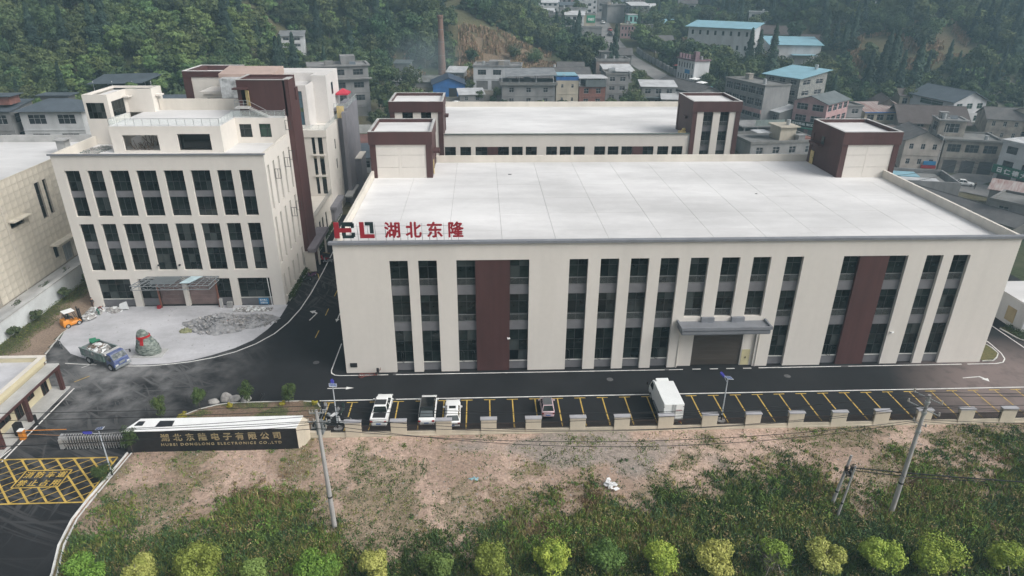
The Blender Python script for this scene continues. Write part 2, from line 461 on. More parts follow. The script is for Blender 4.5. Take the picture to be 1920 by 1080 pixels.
def tint_mat(name, rough=0.95, nscale=6.0, amount=0.35, bump=0.4, bscale=9.0, bdist=0.08, speck=None, transl=0.0):
    m = bpy.data.materials.new(name); m.use_nodes = True
    nt = m.node_tree; n, l = nt.nodes, nt.links; b = n['Principled BSDF']
    b.inputs['Roughness'].default_value = rough; b.inputs['Specular IOR Level'].default_value = 0.2
    at = n.new('ShaderNodeAttribute'); at.attribute_name = 'tint'
    tc = n.new('ShaderNodeTexCoord')
    ns = n.new('ShaderNodeTexNoise'); ns.inputs['Scale'].default_value = nscale; ns.inputs['Detail'].default_value = 6; ns.inputs['Roughness'].default_value = 0.7
    l.new(tc.outputs['Object'], ns.inputs['Vector'])
    mr = n.new('ShaderNodeMapRange'); mr.inputs['From Min'].default_value = 0.3; mr.inputs['From Max'].default_value = 0.7
    mr.inputs['To Min'].default_value = 1 - amount; mr.inputs['To Max'].default_value = 1 + amount
    l.new(ns.outputs['Fac'], mr.inputs['Value'])
    mx = n.new('ShaderNodeVectorMath'); mx.operation = 'SCALE'
    l.new(at.outputs['Color'], mx.inputs[0]); l.new(mr.outputs[0], mx.inputs['Scale'])
    out = mx.outputs[0]
    if speck:         # pale stones strewn over the ground
        vo = n.new('ShaderNodeTexVoronoi'); vo.inputs['Scale'].default_value = speck[0]
        l.new(tc.outputs['Object'], vo.inputs['Vector'])
        cr = n.new('ShaderNodeValToRGB'); cr.color_ramp.elements[0].position = 0.10; cr.color_ramp.elements[0].color = (1, 1, 1, 1)
        cr.color_ramp.elements[1].position = 0.2; cr.color_ramp.elements[1].color = (0, 0, 0, 1)
        l.new(vo.outputs['Distance'], cr.inputs['Fac'])
        n4 = n.new('ShaderNodeTexNoise'); n4.inputs['Scale'].default_value = 0.6; l.new(tc.outputs['Object'], n4.inputs['Vector'])
        ml = n.new('ShaderNodeMath'); ml.operation = 'MULTIPLY'; l.new(cr.outputs['Color'], ml.inputs[0]); l.new(n4.outputs['Fac'], ml.inputs[1])
        mc = n.new('ShaderNodeMixRGB'); mc.inputs[2].default_value = (*speck[1], 1)
        l.new(ml.outputs[0], mc.inputs[0]); l.new(out, mc.inputs[1]); out = mc.outputs[0]
    l.new(out, b.inputs['Base Color'])
    if bump:
        n3 = n.new('ShaderNodeTexNoise'); n3.inputs['Scale'].default_value = bscale; n3.inputs['Detail'].default_value = 6
        l.new(tc.outputs['Object'], n3.inputs['Vector'])
        bp = n.new('ShaderNodeBump'); bp.inputs['Strength'].default_value = bump; bp.inputs['Distance'].default_value = bdist
        l.new(n3.outputs['Fac'], bp.inputs['Height']); l.new(bp.outputs[0], b.inputs['Normal'])
    return m
def street_x(y): return np.interp(y, [90, 125, 162, 215, 246, 278, 316, 348, 420], [96, 93, 86.5, 76.5, 75.5, 77, 79, 82, 88])
def mixc(a, b, t): return np.asarray(a)[None, :] * (1 - t[:, None]) + np.asarray(b)[None, :] * t[:, None]
def mix2(A, b, t): return A * (1 - t[:, None]) + np.asarray(b)[None, :] * t[:, None]

def terrain_color(x, y):
    n = fbm(x, y, 26); n2 = fbm(x + 300, y, 9)
    c = mixc((0.05, 0.065, 0.03), (0.10, 0.09, 0.05), ss((n - 0.35) / 0.3))
    c = mix2(c, (0.12, 0.09, 0.06), ss((n2 - 0.55) / 0.2) * 0.7)
    # village yards: trodden earth and concrete
    vil = ss((y - 60) / 20) * ss((178 - y) / 20) * ss((x + 20) / 15)
    c = mix2(c, (0.20, 0.19, 0.175), vil * ss((n2 - 0.42) / 0.1) * 0.8)
    # terraced field of dry maize
    fld = ss((y - 176) / 6) * ss((222 - y) / 8) * ss((x - 6) / 5) * ss((46 - x) / 6) * ss((fbm(x + 5, y * 2.2, 14) - 0.36) / 0.12)
    c = mix2(c, (0.085, 0.085, 0.045), ss((y - 170) / 6) * ss((228 - y) / 8) * ss((x - 2) / 5) * ss((50 - x) / 6) * 0.8)
    c = mix2(c, (0.19, 0.135, 0.095), fld * 0.8)
    return c
ter = grid_mesh('terrain', np.arange(-460, 541, 5.0), np.arange(-150, 961, 5.0), H, tint_mat('terrain_soil', nscale=1.5, bump=0.5, bscale=1.5, bdist=0.5), terrain_color)
add_mesh('terrain', ter, 'structure')

# ------------------------------------------------------------------ asphalt, plaza, kerbs, markings
def asphalt(name, base=0.017, dust=True):
    m = bpy.data.materials.new(name); m.use_nodes = True
    nt = m.node_tree; n, l = nt.nodes, nt.links; b = n['Principled BSDF']
    b.inputs['Roughness'].default_value = 0.8; b.inputs['Specular IOR Level'].default_value = 0.22
    tc = n.new('ShaderNodeTexCoord')
    def noise(s, d=4, st=(1, 1, 1), rz=0.0, rough=0.6):
        mp = n.new('ShaderNodeMapping'); mp.inputs['Scale'].default_value = st; mp.inputs['Rotation'].default_value = (0, 0, rz)
        l.new(tc.outputs['Object'], mp.inputs['Vector'])
        q = n.new('ShaderNodeTexNoise'); q.inputs['Scale'].default_value = s; q.inputs['Detail'].default_value = d; q.inputs['Roughness'].default_value = rough
        l.new(mp.outputs[0], q.inputs['Vector']); return q.outputs['Fac']
    def rng(v, a, b_, c, d):
        q = n.new('ShaderNodeMapRange'); q.inputs['From Min'].default_value = a; q.inputs['From Max'].default_value = b_
        q.inputs['To Min'].default_value = c; q.inputs['To Max'].default_value = d; l.new(v, q.inputs['Value']); return q.outputs[0]
    def mth(op, a, b_):
        q = n.new('ShaderNodeMath'); q.operation = op
        for i, v in enumerate((a, b_)):
            if isinstance(v, (int, float)): q.inputs[i].default_value = v
            else: l.new(v, q.inputs[i])
        return q.outputs[0]
    def mix(f, a, c):
        q = n.new('ShaderNodeMixRGB'); l.new(f, q.inputs[0])
        if isinstance(a, tuple): q.inputs[1].default_value = (*a, 1)
        else: l.new(a, q.inputs[1])
        q.inputs[2].default_value = (*c, 1); return q.outputs[0]
    tone = mth('MULTIPLY', rng(noise(0.25), 0.3, 0.7, 0.8, 1.2), rng(noise(30, 2), 0.2, 0.8, 0.75, 1.25))
    q = n.new('ShaderNodeVectorMath'); q.operation = 'SCALE'; q.inputs[0].default_value = (base, base * 1.02, base * 1.10); l.new(tone, q.inputs['Scale'])
    out = q.outputs[0]
    if dust:
        def blob(cx, cy, r0, r1):
            v = n.new('ShaderNodeVectorMath'); v.operation = 'DISTANCE'; v.inputs[1].default_value = (cx, cy, 0)
            l.new(tc.outputs['Object'], v.inputs[0]); return rng(v.outputs['Value'], r0, r1, 1, 0)
        near = blob(-28, 2, 4, 19)
        def arcs(cx, cy, sr, sa, lo, hi):
            # tyre marks: noise stretched along circles round a turning centre
            sb = n.new('ShaderNodeVectorMath'); sb.operation = 'SUBTRACT'; sb.inputs[1].default_value = (cx, cy, 0); l.new(tc.outputs['Object'], sb.inputs[0])
            ln = n.new('ShaderNodeVectorMath'); ln.operation = 'LENGTH'; l.new(sb.outputs[0], ln.inputs[0])
            sp = n.new('ShaderNodeSeparateXYZ'); l.new(sb.outputs[0], sp.inputs[0]); at = mth('ARCTAN2', sp.outputs['Y'], sp.outputs['X'])
            cb = n.new('ShaderNodeCombineXYZ'); l.new(mth('MULTIPLY', ln.outputs['Value'], sr), cb.inputs['X']); l.new(mth('MULTIPLY', at, sa), cb.inputs['Y'])
            q = n.new('ShaderNodeTexNoise'); q.inputs['Scale'].default_value = 1; q.inputs['Detail'].default_value = 5; q.inputs['Roughness'].default_value = 0.65; l.new(cb.outputs[0], q.inputs['Vector'])
            return rng(q.outputs['Fac'], lo, hi, 0, 1)
        tracks = mth('MAXIMUM', arcs(-2, 26, 1.5, 2.2, 0.53, 0.61), arcs(-52, -24, 1.3, 2.6, 0.54, 0.62))
        tracks = mth('MAXIMUM', tracks, arcs(-20, 22, 1.7, 2.4, 0.55, 0.62))
        film = rng(noise(0.35, 6), 0.38, 0.66, 0.0, 1)
        d1 = mth('MULTIPLY', near, mth('MAXIMUM', mth('MULTIPLY', tracks, 0.34), mth('MULTIPLY', film, 0.60)))
        core = mth('MULTIPLY', blob(-27.5, 4.0, 1.5, 7.5), rng(noise(0.6, 5), 0.3, 0.6, 0.25, 0.9))
        far = mth('MULTIPLY', blob(-9, 24, 2, 11), mth('MULTIPLY', tracks, 0.16))
        gate = mth('MULTIPLY', blob(-25, -14, 3, 16), mth('MULTIPLY', tracks, 0.16))
        d = mth('MAXIMUM', mth('MAXIMUM', d1, core), mth('MAXIMUM', far, gate))
        out = mix(d, out, (0.36, 0.36, 0.36))
        # pinkish mud dried over the far parking bays
        mud = mth('MULTIPLY', blob(79, -9.3, 8, 16.5), rng(noise(0.5, 6), 0.25, 0.5, 0.45, 1))
        out = mix(mth('MULTIPLY', mud, 0.8), out, (0.24, 0.19, 0.175))
    l.new(out, b.inputs['Base Color'])
    bp = n.new('ShaderNodeBump'); bp.inputs['Strength'].default_value = 0.25; bp.inputs['Distance'].default_value = 0.02
    l.new(noise(45, 3), bp.inputs['Height']); l.new(bp.outputs[0], b.inputs['Normal'])
    return m
ASPH = asphalt('fresh_asphalt')
def sheet(name, polys, z, m, kind='structure'):
    mb = MB()
    for p in polys: mb.face([(x, y, z) for x, y in p])
    me = mb.mesh(name, m); return add_mesh(name, me, kind)
# left boundary of the road verge, from the gate wall down and out of the frame
VERGE = [(-18.55, -13.9), (-18.75, -17.0), (-19.05, -20.5), (-19.1, -22.7), (-18.6, -25.6), (-17.5, -28.5), (-16.8, -31.5), (-16.5, -42), (-16.5, -75)]
sheet('asphalt_road', [[(-38.0, -12.3), (100, -12.3), (100, 26), (-8.6, 26), (-8.6, 58), (-12.0, 58), (-12.0, 19), (-38, 19)],
                       [(-75, -75)] + [(-16.5, -75)] + [p for p in VERGE[::-1]][1:] + [(-18.55, -12.3), (-75, -12.3)],
                       [(-8.6, 26), (0, 26), (0, 54), (-8.6, 54)], [(77.3, 26), (84, 26), (84, 60), (77.3, 60)]], 0.006, ASPH)
PLAZA = [(-38.4, 18.5), (-38.4, 11.4), (-37.7, 8.9), (-34.5, 5.6), (-30.5, 3.5), (-25.6, 2.75), (-21.8, 2.85), (-19.0, 3.6), (-17.0, 4.75), (-14.9, 6.3), (-13.2, 8.4), (-12.2, 11.2), (-11.5, 14.8), (-11.45, 18.5)]
dustm = mat('dusty_plaza_concrete', (0.52, 0.52, 0.54), 0.95, scale=0.22, col2=(0.36, 0.36, 0.375), fine=0.05, stretch=(0.7, 1.2, 1), bump=0.3, bscale=6)
sheet('plaza', [PLAZA], 0.014, dustm)
mb = MB()
W = lambda pts, w=0.15: mb.strip(pts, w, 0.022)
curve = [(-27.2, 2.55), (-25.5, 2.40), (-23.7, 2.4), (-21.85, 2.62), (-19.2, 3.15), (-16.7, 4.1), (-14.5, 5.4), (-12.6, 7.3), (-11.0, 9.9), (-10.0, 13.0), (-9.35, 17.0), (-9.05, 22), (-8.95, 30), (-9.05, 39), (-9.1, 58)]
W(curve, 0.16); W([(-33.9, 3.3), (-32.0, 3.05), (-30.0, 2.85)], 0.15); W([(-31.4, 2.2), (-30.4, 3.3)], 0.12)
W([(-1.85, -5.62), (5.6, -5.62)], 0.16); W([(6.5, -5.62), (85, -5.62)], 0.16)
W([(-1.8, 7.0), (-1.8, 0.6), (-1.65, 0.0), (-1.2, -0.42), (-0.6, -0.55), (5.0, -0.55)], 0.13); W([(-1.8, 8), (-1.8, 26)], 0.12)
W([(5.9, -0.55), (37.7, -0.55)], 0.14); W([(38.2, -0.55), (39.9, -0.55)], 0.14)
for a in (41.05, 43.15, 45.15, 47.2): W([(a, -0.52), (a + 1.0, -0.52)], 0.17)
for a, b in ((49.1, 59.2), (60.1, 74.2), (74.9, 78.5)): W([(a, -0.48), (b, -0.48)], 0.14)
W([(78.5, -0.48), (79.6, -0.2), (80.4, 0.6), (80.9, 1.9), (81.2, 4.2), (81.3, 9)], 0.13)
W([(84.8, 12), (84.85, 3.0), (85.0, -2)], 0.14)
W([(-29.9, -2.2), (-29.9, -14.8)], 0.16); W([(-30.2, -12.9), (-31.0, -18)], 0.14)
# arrows: straight one at the bay, turning ones on the side road and far right
def arrow(cx, cy, rz, L=2.6, s=1.0, bend=0):
    M = Matrix.Rotation(rz, 3, 'Z'); f = lambda x, y: tuple((M @ Vector((x * s, y * s, 0)))[i] + (cx, cy)[i] for i in (0, 1))
    mb.face([(*f(-0.07, 0), 0.022), (*f(0.07, 0), 0.022), (*f(0.07, L - 0.9), 0.022), (*f(-0.07, L - 0.9), 0.022)])
    if bend:
        a = L - 1.15
        mb.face([(*f(-0.07 if bend < 0 else 0.07, a), 0.0225), (*f(0.5 * bend, a + 0.25), 0.0225), (*f(0.5 * bend, a + 0.55), 0.0225), (*f(-0.07 if bend < 0 else 0.07, a + 0.3), 0.0225)][::1 if bend > 0 else -1])
        mb.face([(*f(0.45 * bend, a - 0.05), 0.0222), (*f(1.15 * bend, a + 0.45), 0.0222), (*f(0.45 * bend, a + 0.85), 0.0222)][::1 if bend > 0 else -1])
    else: mb.face([(*f(-0.28, L - 0.9), 0.022), (*f(0.28, L - 0.9), 0.022), (*f(0, L), 0.022)])
arrow(-1.5, -3.2, R_(-90), 3.0); arrow(72.3, -3.5, R_(-84), 3.2, 1.0, 1); arrow(-7.3, 13.5, R_(-14), 3.0, 1.1, -1); arrow(-3.6, 15.5, R_(180), 2.6)
wl = mb.mesh('white_road_lines', LINEW); add_mesh('white_road_lines', wl, 'structure')
mb = MB()
for i in range(-1, 33):
    x = 1.79 + 2.5 * i
    if x > 82: break
    mb.strip([(x, -6.1), (x, -11.45)], 0.13, 0.022); mb.strip([(x - 0.62, -6.05), (x + 0.62, -6.05)], 0.12, 0.0225)
mb.strip([(-1.2, -11.5), (84, -11.5)], 0.10, 0.0215)
for a, b in (((-5.45, 8.6), (-5.4, 10.6)), ((-5.45, 14.9), (-5.45, 17.0)), ((-5.4, 21), (-5.4, 23)), ((-11.4, 30.2), (-9.5, 29.1)), ((-9.5, 29.1), (-8.9, 27.0)), ((-10.6, 38.1), (-9.4, 37.8)), ((-30.6, -0.9), (-29.5, 0.35))):
    mb.strip([a, b], 0.12, 0.022)
# hatched keep-clear box
X0, X1, Y0, Y1 = -31.2, -19.25, -20.6, -14.5
bx = [(-26.75, -18.55), (-22.6, -18.5), (-22.6, -16.2), (-26.75, -16.2)]
for a, b in (((X0, Y0), (X1, Y0)), ((X1, Y0), (X1, Y1)), ((X1, Y1), (X0, Y1))): mb.strip([a, b], 0.16, 0.022)
for i in range(4): mb.strip([bx[i], bx[(i + 1) % 4]], 0.13, 0.0235)
def clip(p, d):
    """segments of the line p + t d inside the hatch box and outside the text box"""
    def inter(x0, y0, x1, y1):
        t0, t1 = -99, 99
        for c, dc, lo, hi in ((p[0], d[0], x0, x1), (p[1], d[1], y0, y1)):
            if abs(dc) < 1e-9: continue
            a, b = (lo - c) / dc, (hi - c) / dc
            t0, t1 = max(t0, min(a, b)), min(t1, max(a, b))
        return t0, t1
    a, b = inter(X0, Y0, X1, Y1)
    if b <= a: return []
    c, e = inter(bx[0][0], bx[0][1], bx[2][0], bx[2][1])
    if e <= c: return [(a, b)]
    return [s for s in ((a, min(b, c)), (max(a, e), b)) if s[1] > s[0] + 0.05]
for k in range(-4, 9):
    p = (-31.5 + 1.62 * k, -14.5); d = (0.694, -0.72)
    for a, b in clip(p, d): mb.strip([(p[0] + d[0] * a, p[1] + d[1] * a), (p[0] + d[0] * b, p[1] + d[1] * b)], 0.17, 0.0226)
for k in range(0, 14):
    p = (-31.0 + 1.62 * k, -14.5); d = (-0.79, -0.62)
    for a, b in clip(p, d): mb.strip([(p[0] + d[0] * a, p[1] + d[1] * a), (p[0] + d[0] * b, p[1] + d[1] * b)], 0.09, 0.0232)
add_mesh('yellow_road_lines', mb.mesh('yellow_road_lines', LINEY), 'structure')
for i, (row, y) in enumerate((('消防车道', -17.22), ('禁止占用', -18.36))):
    t = text_mesh(row, 0.85, 0.004, bold=0.022, advance=1.03)
    o = place_text(t, 'road_lettering', LINEY, None, (-26.55, y, 0.024), (1, 0, 0), (0, 1, 0), fit=(3.75, 0.86))
    tag(o, kind='structure')
# kerbs
mb = MB(); mb.strip(VERGE[:8], 0.16, 0.0, 0.14); mb.strip([(x + 0.42, y) for x, y in VERGE[:8]], 0.14, 0.0, 0.12)
add_mesh('verge_kerb', mb.mesh('verge_kerb', mat('white_kerb', (0.68, 0.68, 0.66), 0.8, var=0.12, scale=1.2)), 'structure')
ISLAND = [(-17.6, -11.3), (-16.6, -9.6), (-15.6, -7.9), (-14.4, -6.9), (-12.8, -6.15), (-11.6, -5.85), (-8, -5.72), (-4, -5.72), (-2.6, -5.85), (-1.9, -6.2), (-1.45, -7.0), (-1.3, -8.2), (-1.5, -9.6)]
mb = MB(); mb.strip(ISLAND, 0.15, 0.0, 0.13)
mb.strip([(-38.45, 19), (-38.45, 11.0), (-37.4, 5.4), (-35.0, 1.5), (-34.6, -2)], 0.14, 0, 0.13)
mb.strip([(-11.5, 19.6), (-11.35, 30), (-11.2, 58)], 0.14, 0, 0.12)
mb.strip([(79.6, 0.9), (80.4, 1.8), (80.6, 3.2), (80.2, 5), (77.6, 8.2)], 0.13, 0, 0.13); mb.strip([(77.2, 0.1), (78.6, 0.15), (79.6, 0.9)], 0.13, 0, 0.13)
mb.strip([(85.3, 8.2), (85.7, 5.6), (86.2, 4.8), (90, 4.5)], 0.14, 0, 0.13)
add_mesh('kerb', mb.mesh('kerb', KERB), 'structure')
SOIL = tint_mat('bed_soil', nscale=5, amount=0.4, bump=0.8, bscale=7, bdist=0.1)
def soil(name, x0, x1, y0, y1, poly, cfun, z=0.05, amp=0.12, step=0.4, zfun=None, m=None):
    """planting bed: a bumpy grid kept inside poly"""
    xs, ys = np.arange(x0, x1 + step, step), np.arange(y0, y1 + step, step)
    X, Y = np.meshgrid(xs, ys)
    P = np.array(poly)
    def inside(x, y):
        c = np.zeros(x.shape, bool); j = len(P) - 1
        for i in range(len(P)):
            xi, yi, xj, yj = P[i][0], P[i][1], P[j][0], P[j][1]
            c ^= ((yi > y) != (yj > y)) & (x < (xj - xi) * (y - yi) / (yj - yi + 1e-12) + xi); j = i
        return c
    Z = zfun(X, Y) if zfun else z + amp * fbm(X, Y, 1.6)
    V = np.stack([X.ravel(), Y.ravel(), Z.ravel()], 1); nx = len(xs)
    I, J = np.meshgrid(np.arange(nx - 1), np.arange(len(ys) - 1)); a = (J * nx + I).ravel()
    F = np.stack([a, a + 1, a + nx + 1, a + nx], 1)
    cx, cy = V[F, 0].mean(1), V[F, 1].mean(1); F = F[inside(cx, cy)]
    me = np_mesh(name, V, F, m or SOIL, cfun(V[:, 0], V[:, 1]), smooth=True)
    return add_mesh(name, me, 'structure')
def bed_col(x, y):
    c = mixc((0.22, 0.155, 0.115), (0.15, 0.11, 0.075), fbm(x, y, 3)); return mix2(c, (0.07, 0.09, 0.035), ss((fbm(x + 50, y, 2.2) - 0.5) / 0.12) * 0.8)
soil('planting_bed', -17.6, -1.2, -12.2, -5.6, [(-16.9, -12.2)] + ISLAND + [(-1.6, -12.2)], bed_col, step=0.25)
def strip_col(x, y):
    c = mixc((0.30, 0.23, 0.18), (0.20, 0.15, 0.11), fbm(x, y, 2.5)); t = ss((-41.2 - x + (fbm(x, y, 3) - 0.5) * 3) / 1.6); return mix2(c, (0.05, 0.06, 0.028), t * 0.9)
soil('planting_bed', -45.5, -34.4, -4, 27, [(-45.3, -4), (-34.7, -4), (-35.0, 1.5), (-37.4, 5.4), (-38.5, 11), (-38.5, 27), (-43.2, 27)], strip_col, z=0.06, amp=0.25)
soil('planting_bed', 76.8, 80.8, 0, 8.4, [(77, 0.1), (78.6, 0.2), (79.6, 1.0), (80.4, 2), (80.5, 3.2), (80.1, 5), (77.1, 8.2)], lambda x, y: mixc((0.16, 0.13, 0.06), (0.09, 0.10, 0.04), fbm(x, y, 1)))
soil('planting_bed', 85, 92, 4.6, 9, [(85.4, 8.4), (85.8, 5.7), (86.3, 5.0), (92, 4.7), (92, 9)], lambda x, y: mixc((0.10, 0.09, 0.05), (0.05, 0.07, 0.03), fbm(x, y, 1)))
soil('planting_bed', -12.2, -11.2, 19.5, 58, [(-11.9, 19.6), (-11.45, 19.6), (-11.3, 58), (-12.2, 58)], bed_col)

# foreground field of pinkish soil, gravel and weeds
def green(x, y):
    """how overgrown the field is, 0 bare to 1 dense"""
    n = (fbm(x, y, 9, 5) - 0.5) * 17 + (fbm(x + 31, y, 2.2, 3) - 0.5) * 6
    edge = np.interp(x, [-19, -8, 5, 15, 25, 33, 42, 55, 75, 100], [-18.6, -20.8, -22.6, -23.0, -21.0, -17.2, -16.6, -15.4, -13.4, -12.3])
    return ss((edge + 1.0 - y + n) / 8.5)
def field_z(x, y):
    z = 0.03 + 0.28 * fbm(x, y, 5) * ss((-12.5 - y) / 3) + 0.05 * fbm(x, y, 0.7)
    return z * ss((x - np.interp(y, [-60, -31.5, -28.5, -22.7, -13.9], [-16.2, -16.5, -17.1, -18.7, -18.2])) / 0.5 + 0.3) + 0.008
def field_col(x, y):
    pink = mixc((0.47, 0.345, 0.275), (0.33, 0.24, 0.185), ss((fbm(x, y, 5) - 0.35) / 0.3))
    grav = ss(((fbm(x + 20, y + 7, 8) - 0.5) * 30 + 15 - abs(x - 30) * 0.95 - abs(y + 14.5) * 2.2) / 5)
    c = mix2(pink, (0.28, 0.25, 0.22), grav * 0.8)
    olive = mixc((0.085, 0.10, 0.040), (0.17, 0.14, 0.075), fbm(x + 80, y, 2.2))
    g = green(x, y) * 0.92
    patch = ss((fbm(x + 11, y + 5, 3.4) - 0.49) / 0.10) * 0.5 * (1 - grav) * ss((np.abs(x - 12) + 4 * vnoise(x, y, 5) + (-14 - y)) / 9)
    g = np.maximum(g, patch)
    return c * (1 - g[:, None]) + olive * g[:, None]
FSOIL = tint_mat('field_soil', nscale=3.2, amount=0.42, bump=0.9, bscale=6, bdist=0.12, speck=(3.0, (0.45, 0.40, 0.36)))
soil('field', -19.2, 101, -75, -12.1, VERGE + [(101, -75), (101, -12.1), (-18.4, -12.1)], field_col, step=0.3, zfun=field_z, m=FSOIL)

# ------------------------------------------------------------------ main factory hall
TILE = mat('tile_facade', (0.60, 0.555, 0.47), 0.75, var=0.10, scale=1.2, fine=0.06, rand=0.05)
def bay_windows(root, x0, x1, plane, floors, us=(0.5,), depth=0.42, face='S', gm=None):
    for (a, b, zs, rail) in floors:
        window(root, face, plane, x0, x1, a, b, depth, us, zs, rail=rail, gm=gm)
def rooftop_tower(root, x0, x1, y0, y1, zb, zt, kind, door=None, ledge=None, name='stair_tower'):
    """maroon stair tower: portal frame on the south face round a pale field; kind 'blank' or 'glazed'"""
    m = MB(); e = 0.85
    w = x1 - x0
    # portal frame
    m.box(x0, y0, zb, x0 + e, y0 + 0.5, zt - 1.85); m.box(x1 - e, y0, zb, x1, y0 + 0.5, zt - 1.85)
    m.box(x0 - 0.12, y0 - 0.12, zt - 1.85, x1 + 0.12, y0 + 0.35, zt)
    # side walls with a recessed field framed by a band and posts
    for s, X in ((-1, x0), (1, x1)):
        a, b = (X, X + 0.28) if s < 0 else (X - 0.28, X)
        m.box(a + 0.08 if s < 0 else a, y0 + 0.5, zb, b if s < 0 else b - 0.08, y1 - 0.3, zt - 1.85)
        m.box(a - 0.12 if s < 0 else a, y0 + 0.35, zt - 1.85, b if s < 0 else b + 0.12, y1 - 0.3, zt)
        m.box(a - 0.02, y1 - 0.9, zb, b + 0.02, y1 - 0.302, zt - 1.852)
        m.box(a - 0.02, y0 + 0.502, zb, b + 0.02, y0 + 1.0, zt - 1.852)
    m.box(x0, y1 - 0.3, zb, x1, y1, zt)
    t = m.build(name, MAROON, root)
    m = MB(); m.box(x0 + 0.3, y0 + 0.36, zt - 0.75, x1 - 0.3, y1 - 0.3, zt - 0.5); m.build('roof_slab', ROOFW, t)
    m = MB()
    for q in ((x0 - 0.12, y0 - 0.12, x1 + 0.12, y0 + 0.33), (x0 - 0.12, y1 - 0.3, x1 + 0.12, y1 + 0.02), (x0 - 0.12, y0 + 0.33, x0 + 0.28, y1 - 0.3), (x1 - 0.28, y0 + 0.33, x1 + 0.12, y1 - 0.3)):
        m.box(q[0], q[1], zt + 0.001, q[2], q[3], zt + 0.05)
    m.build('coping', CONCL, t)
    if kind == 'blank':
        m = MB(); n = 5; a, b = x0 + e, x1 - e; xm = a + (b - a) * 0.47
        m.box(xm - 0.18, y0 + 0.08, zb, xm + 0.18, y0 + 0.3, zt - 1.85)
        zz = [zb, zb + 1.6, zb + 3.4, zt - 1.85]
        for i in range(3):
            for p, q in ((a, xm - 0.19), (xm + 0.19, b)): m.box(p, y0 + 0.10, zz[i] + 0.02, q, y0 + 0.17, zz[i + 1] - 0.02)
        m.build('cream_panel', CREAM, t)
        m = MB(); m.box(a, y0 + 0.18, zb, b, y0 + 0.33, zt - 1.86); m.build('panel_joint', SEAM, t)
    else:
        a, b = x0 + e, x1 - e; ww = (b - a); cols = [(a, a + ww * .17), (a + ww * .42, a + ww * .60), (a + ww * .84, b)]
        m = MB()
        for p, q in cols: m.box(p, y0 + 0.10, zb, q, y0 + 0.5, zt - 1.85)
        m.build('cream_column', CREAM, t)
        m = MB(); m.box(a, y0 + 0.62, zb, b, y0 + 0.9, zt - 1.85)
        m.build('spandrel', SPAN, t)
        bays = [(cols[0][1], cols[1][0]), (cols[1][1], cols[2][0])]
        for p, q in bays:
            z = zt - 1.9
            while z - 2.7 > zb - 1:
                window(t, 'S', y0, p + 0.02, q - 0.02, z - 2.55, z, 0.5, (0.5,), (0.32, 0.74), rail=(0.05, 0.85)); z -= 3.55
    if ledge:
        X, a, b, z, s = ledge
        m = MB(); m.box(min(X, X + s), a, z, max(X, X + s), b, z + 0.35); m.build('door_canopy', MAROON, t)
    if door:
        X, a, b, z0, z1, s = door
        m = MB(); m.box(min(X, X + s * 0.06), a, z0, max(X, X + s * 0.06), b, z1); d = m.build('door', WOODY, t)
        m = MB(); m.box(min(X + s * 0.06, X + s * 0.12), a + 0.1, z0 + 1.0, max(X + s * 0.06, X + s * 0.12), a + 0.16, z0 + 1.15); m.build('handle', BLACK, d)
    return t

fac = thing('factory_building', 'long cream factory hall with white roof, tall window strips and two maroon panels', 'factory', (0, 0, 0), world_coords=True)
FW, FD, FH = 76.75, 38.3, 16.42
bays = [(6.0, 8.03), (9.13, 11.19), (13.31, 21.35), (25.79, 27.88), (29.27, 31.32), (32.64, 34.68), (35.98, 38.04), (39.35, 41.4), (42.88, 44.93), (46.42, 48.45), (50.21, 52.15), (56.72, 64.15), (66.28, 68.22), (69.39, 71.36)]
holes = []
for i, (a, b) in enumerate(bays):
    holes.append((a, b, 6.75 if i in (7, 8, 9) else 0.0, 14.18))
holes.append((39.25, 48.4, 0.0, 5.9))
mb = MB()
wall(mb, 'S', 0, 0.1, FW, 0, FH - 0.2, holes, 0.62)
mb.face([(0.1, 0, 0), (0.1, 0, 15.3), (0.1, FD, 15.3), (0.1, FD, 0)]); mb.face([(FW, 0, 0), (FW, FD, 0), (FW, FD, 15.3), (FW, 0, 15.3)]); mb.face([(0.1, FD, 0), (0.1, FD, 15.3), (FW, FD, 15.3), (FW, FD, 0)])
mb.face([(0.1, 0, 15.3), (0.1, 0, FH - .2), (0.1, 0.32, FH - .2), (0.1, 0.32, 15.3)]); mb.face([(FW, 0, 15.3), (FW, .32, 15.3), (FW, .32, FH - .2), (FW, 0, FH - .2)])
fw = mb.build('wall', CREAM, fac)
mb = MB()
mb.box(0.1, 0.0, FH - 0.2, FW, 0.32, FH - 0.02); mb.box(0.1, 0.32, 15.3, 0.45, FD - 0.3, FH); mb.box(FW - 0.35, 0.32, 15.3, FW, FD - 0.3, FH); mb.box(0.1, FD - 0.3, 15.3, FW, FD, FH)
mb.box(0.45, 0.31, 15.3, FW - 0.35, 0.34, FH - 0.22)
mb.build('parapet', CREAMP, fac)
mb = MB(); mb.box(-0.3, -0.28, FH - 0.24, FW + 0.3, -0.002, FH + 0.03); mb.box(-0.3, -0.002, FH - 0.018, FW + 0.3, 0.34, FH + 0.034); mb.build('coping', COPING, fac)
mb = MB(); mb.box(0.45, 0.35, 15.0, FW - 0.35, FD - 0.3, 15.27); mb.build('roof_deck', SEAM, fac)
xs = [0.46] + [6.25 + 6.1 * k for k in range(12)] + [FW - 0.36]; ys = [0.36] + [6.2 + 6.35 * k for k in range(5)] + [FD - 0.31]
sm = {}
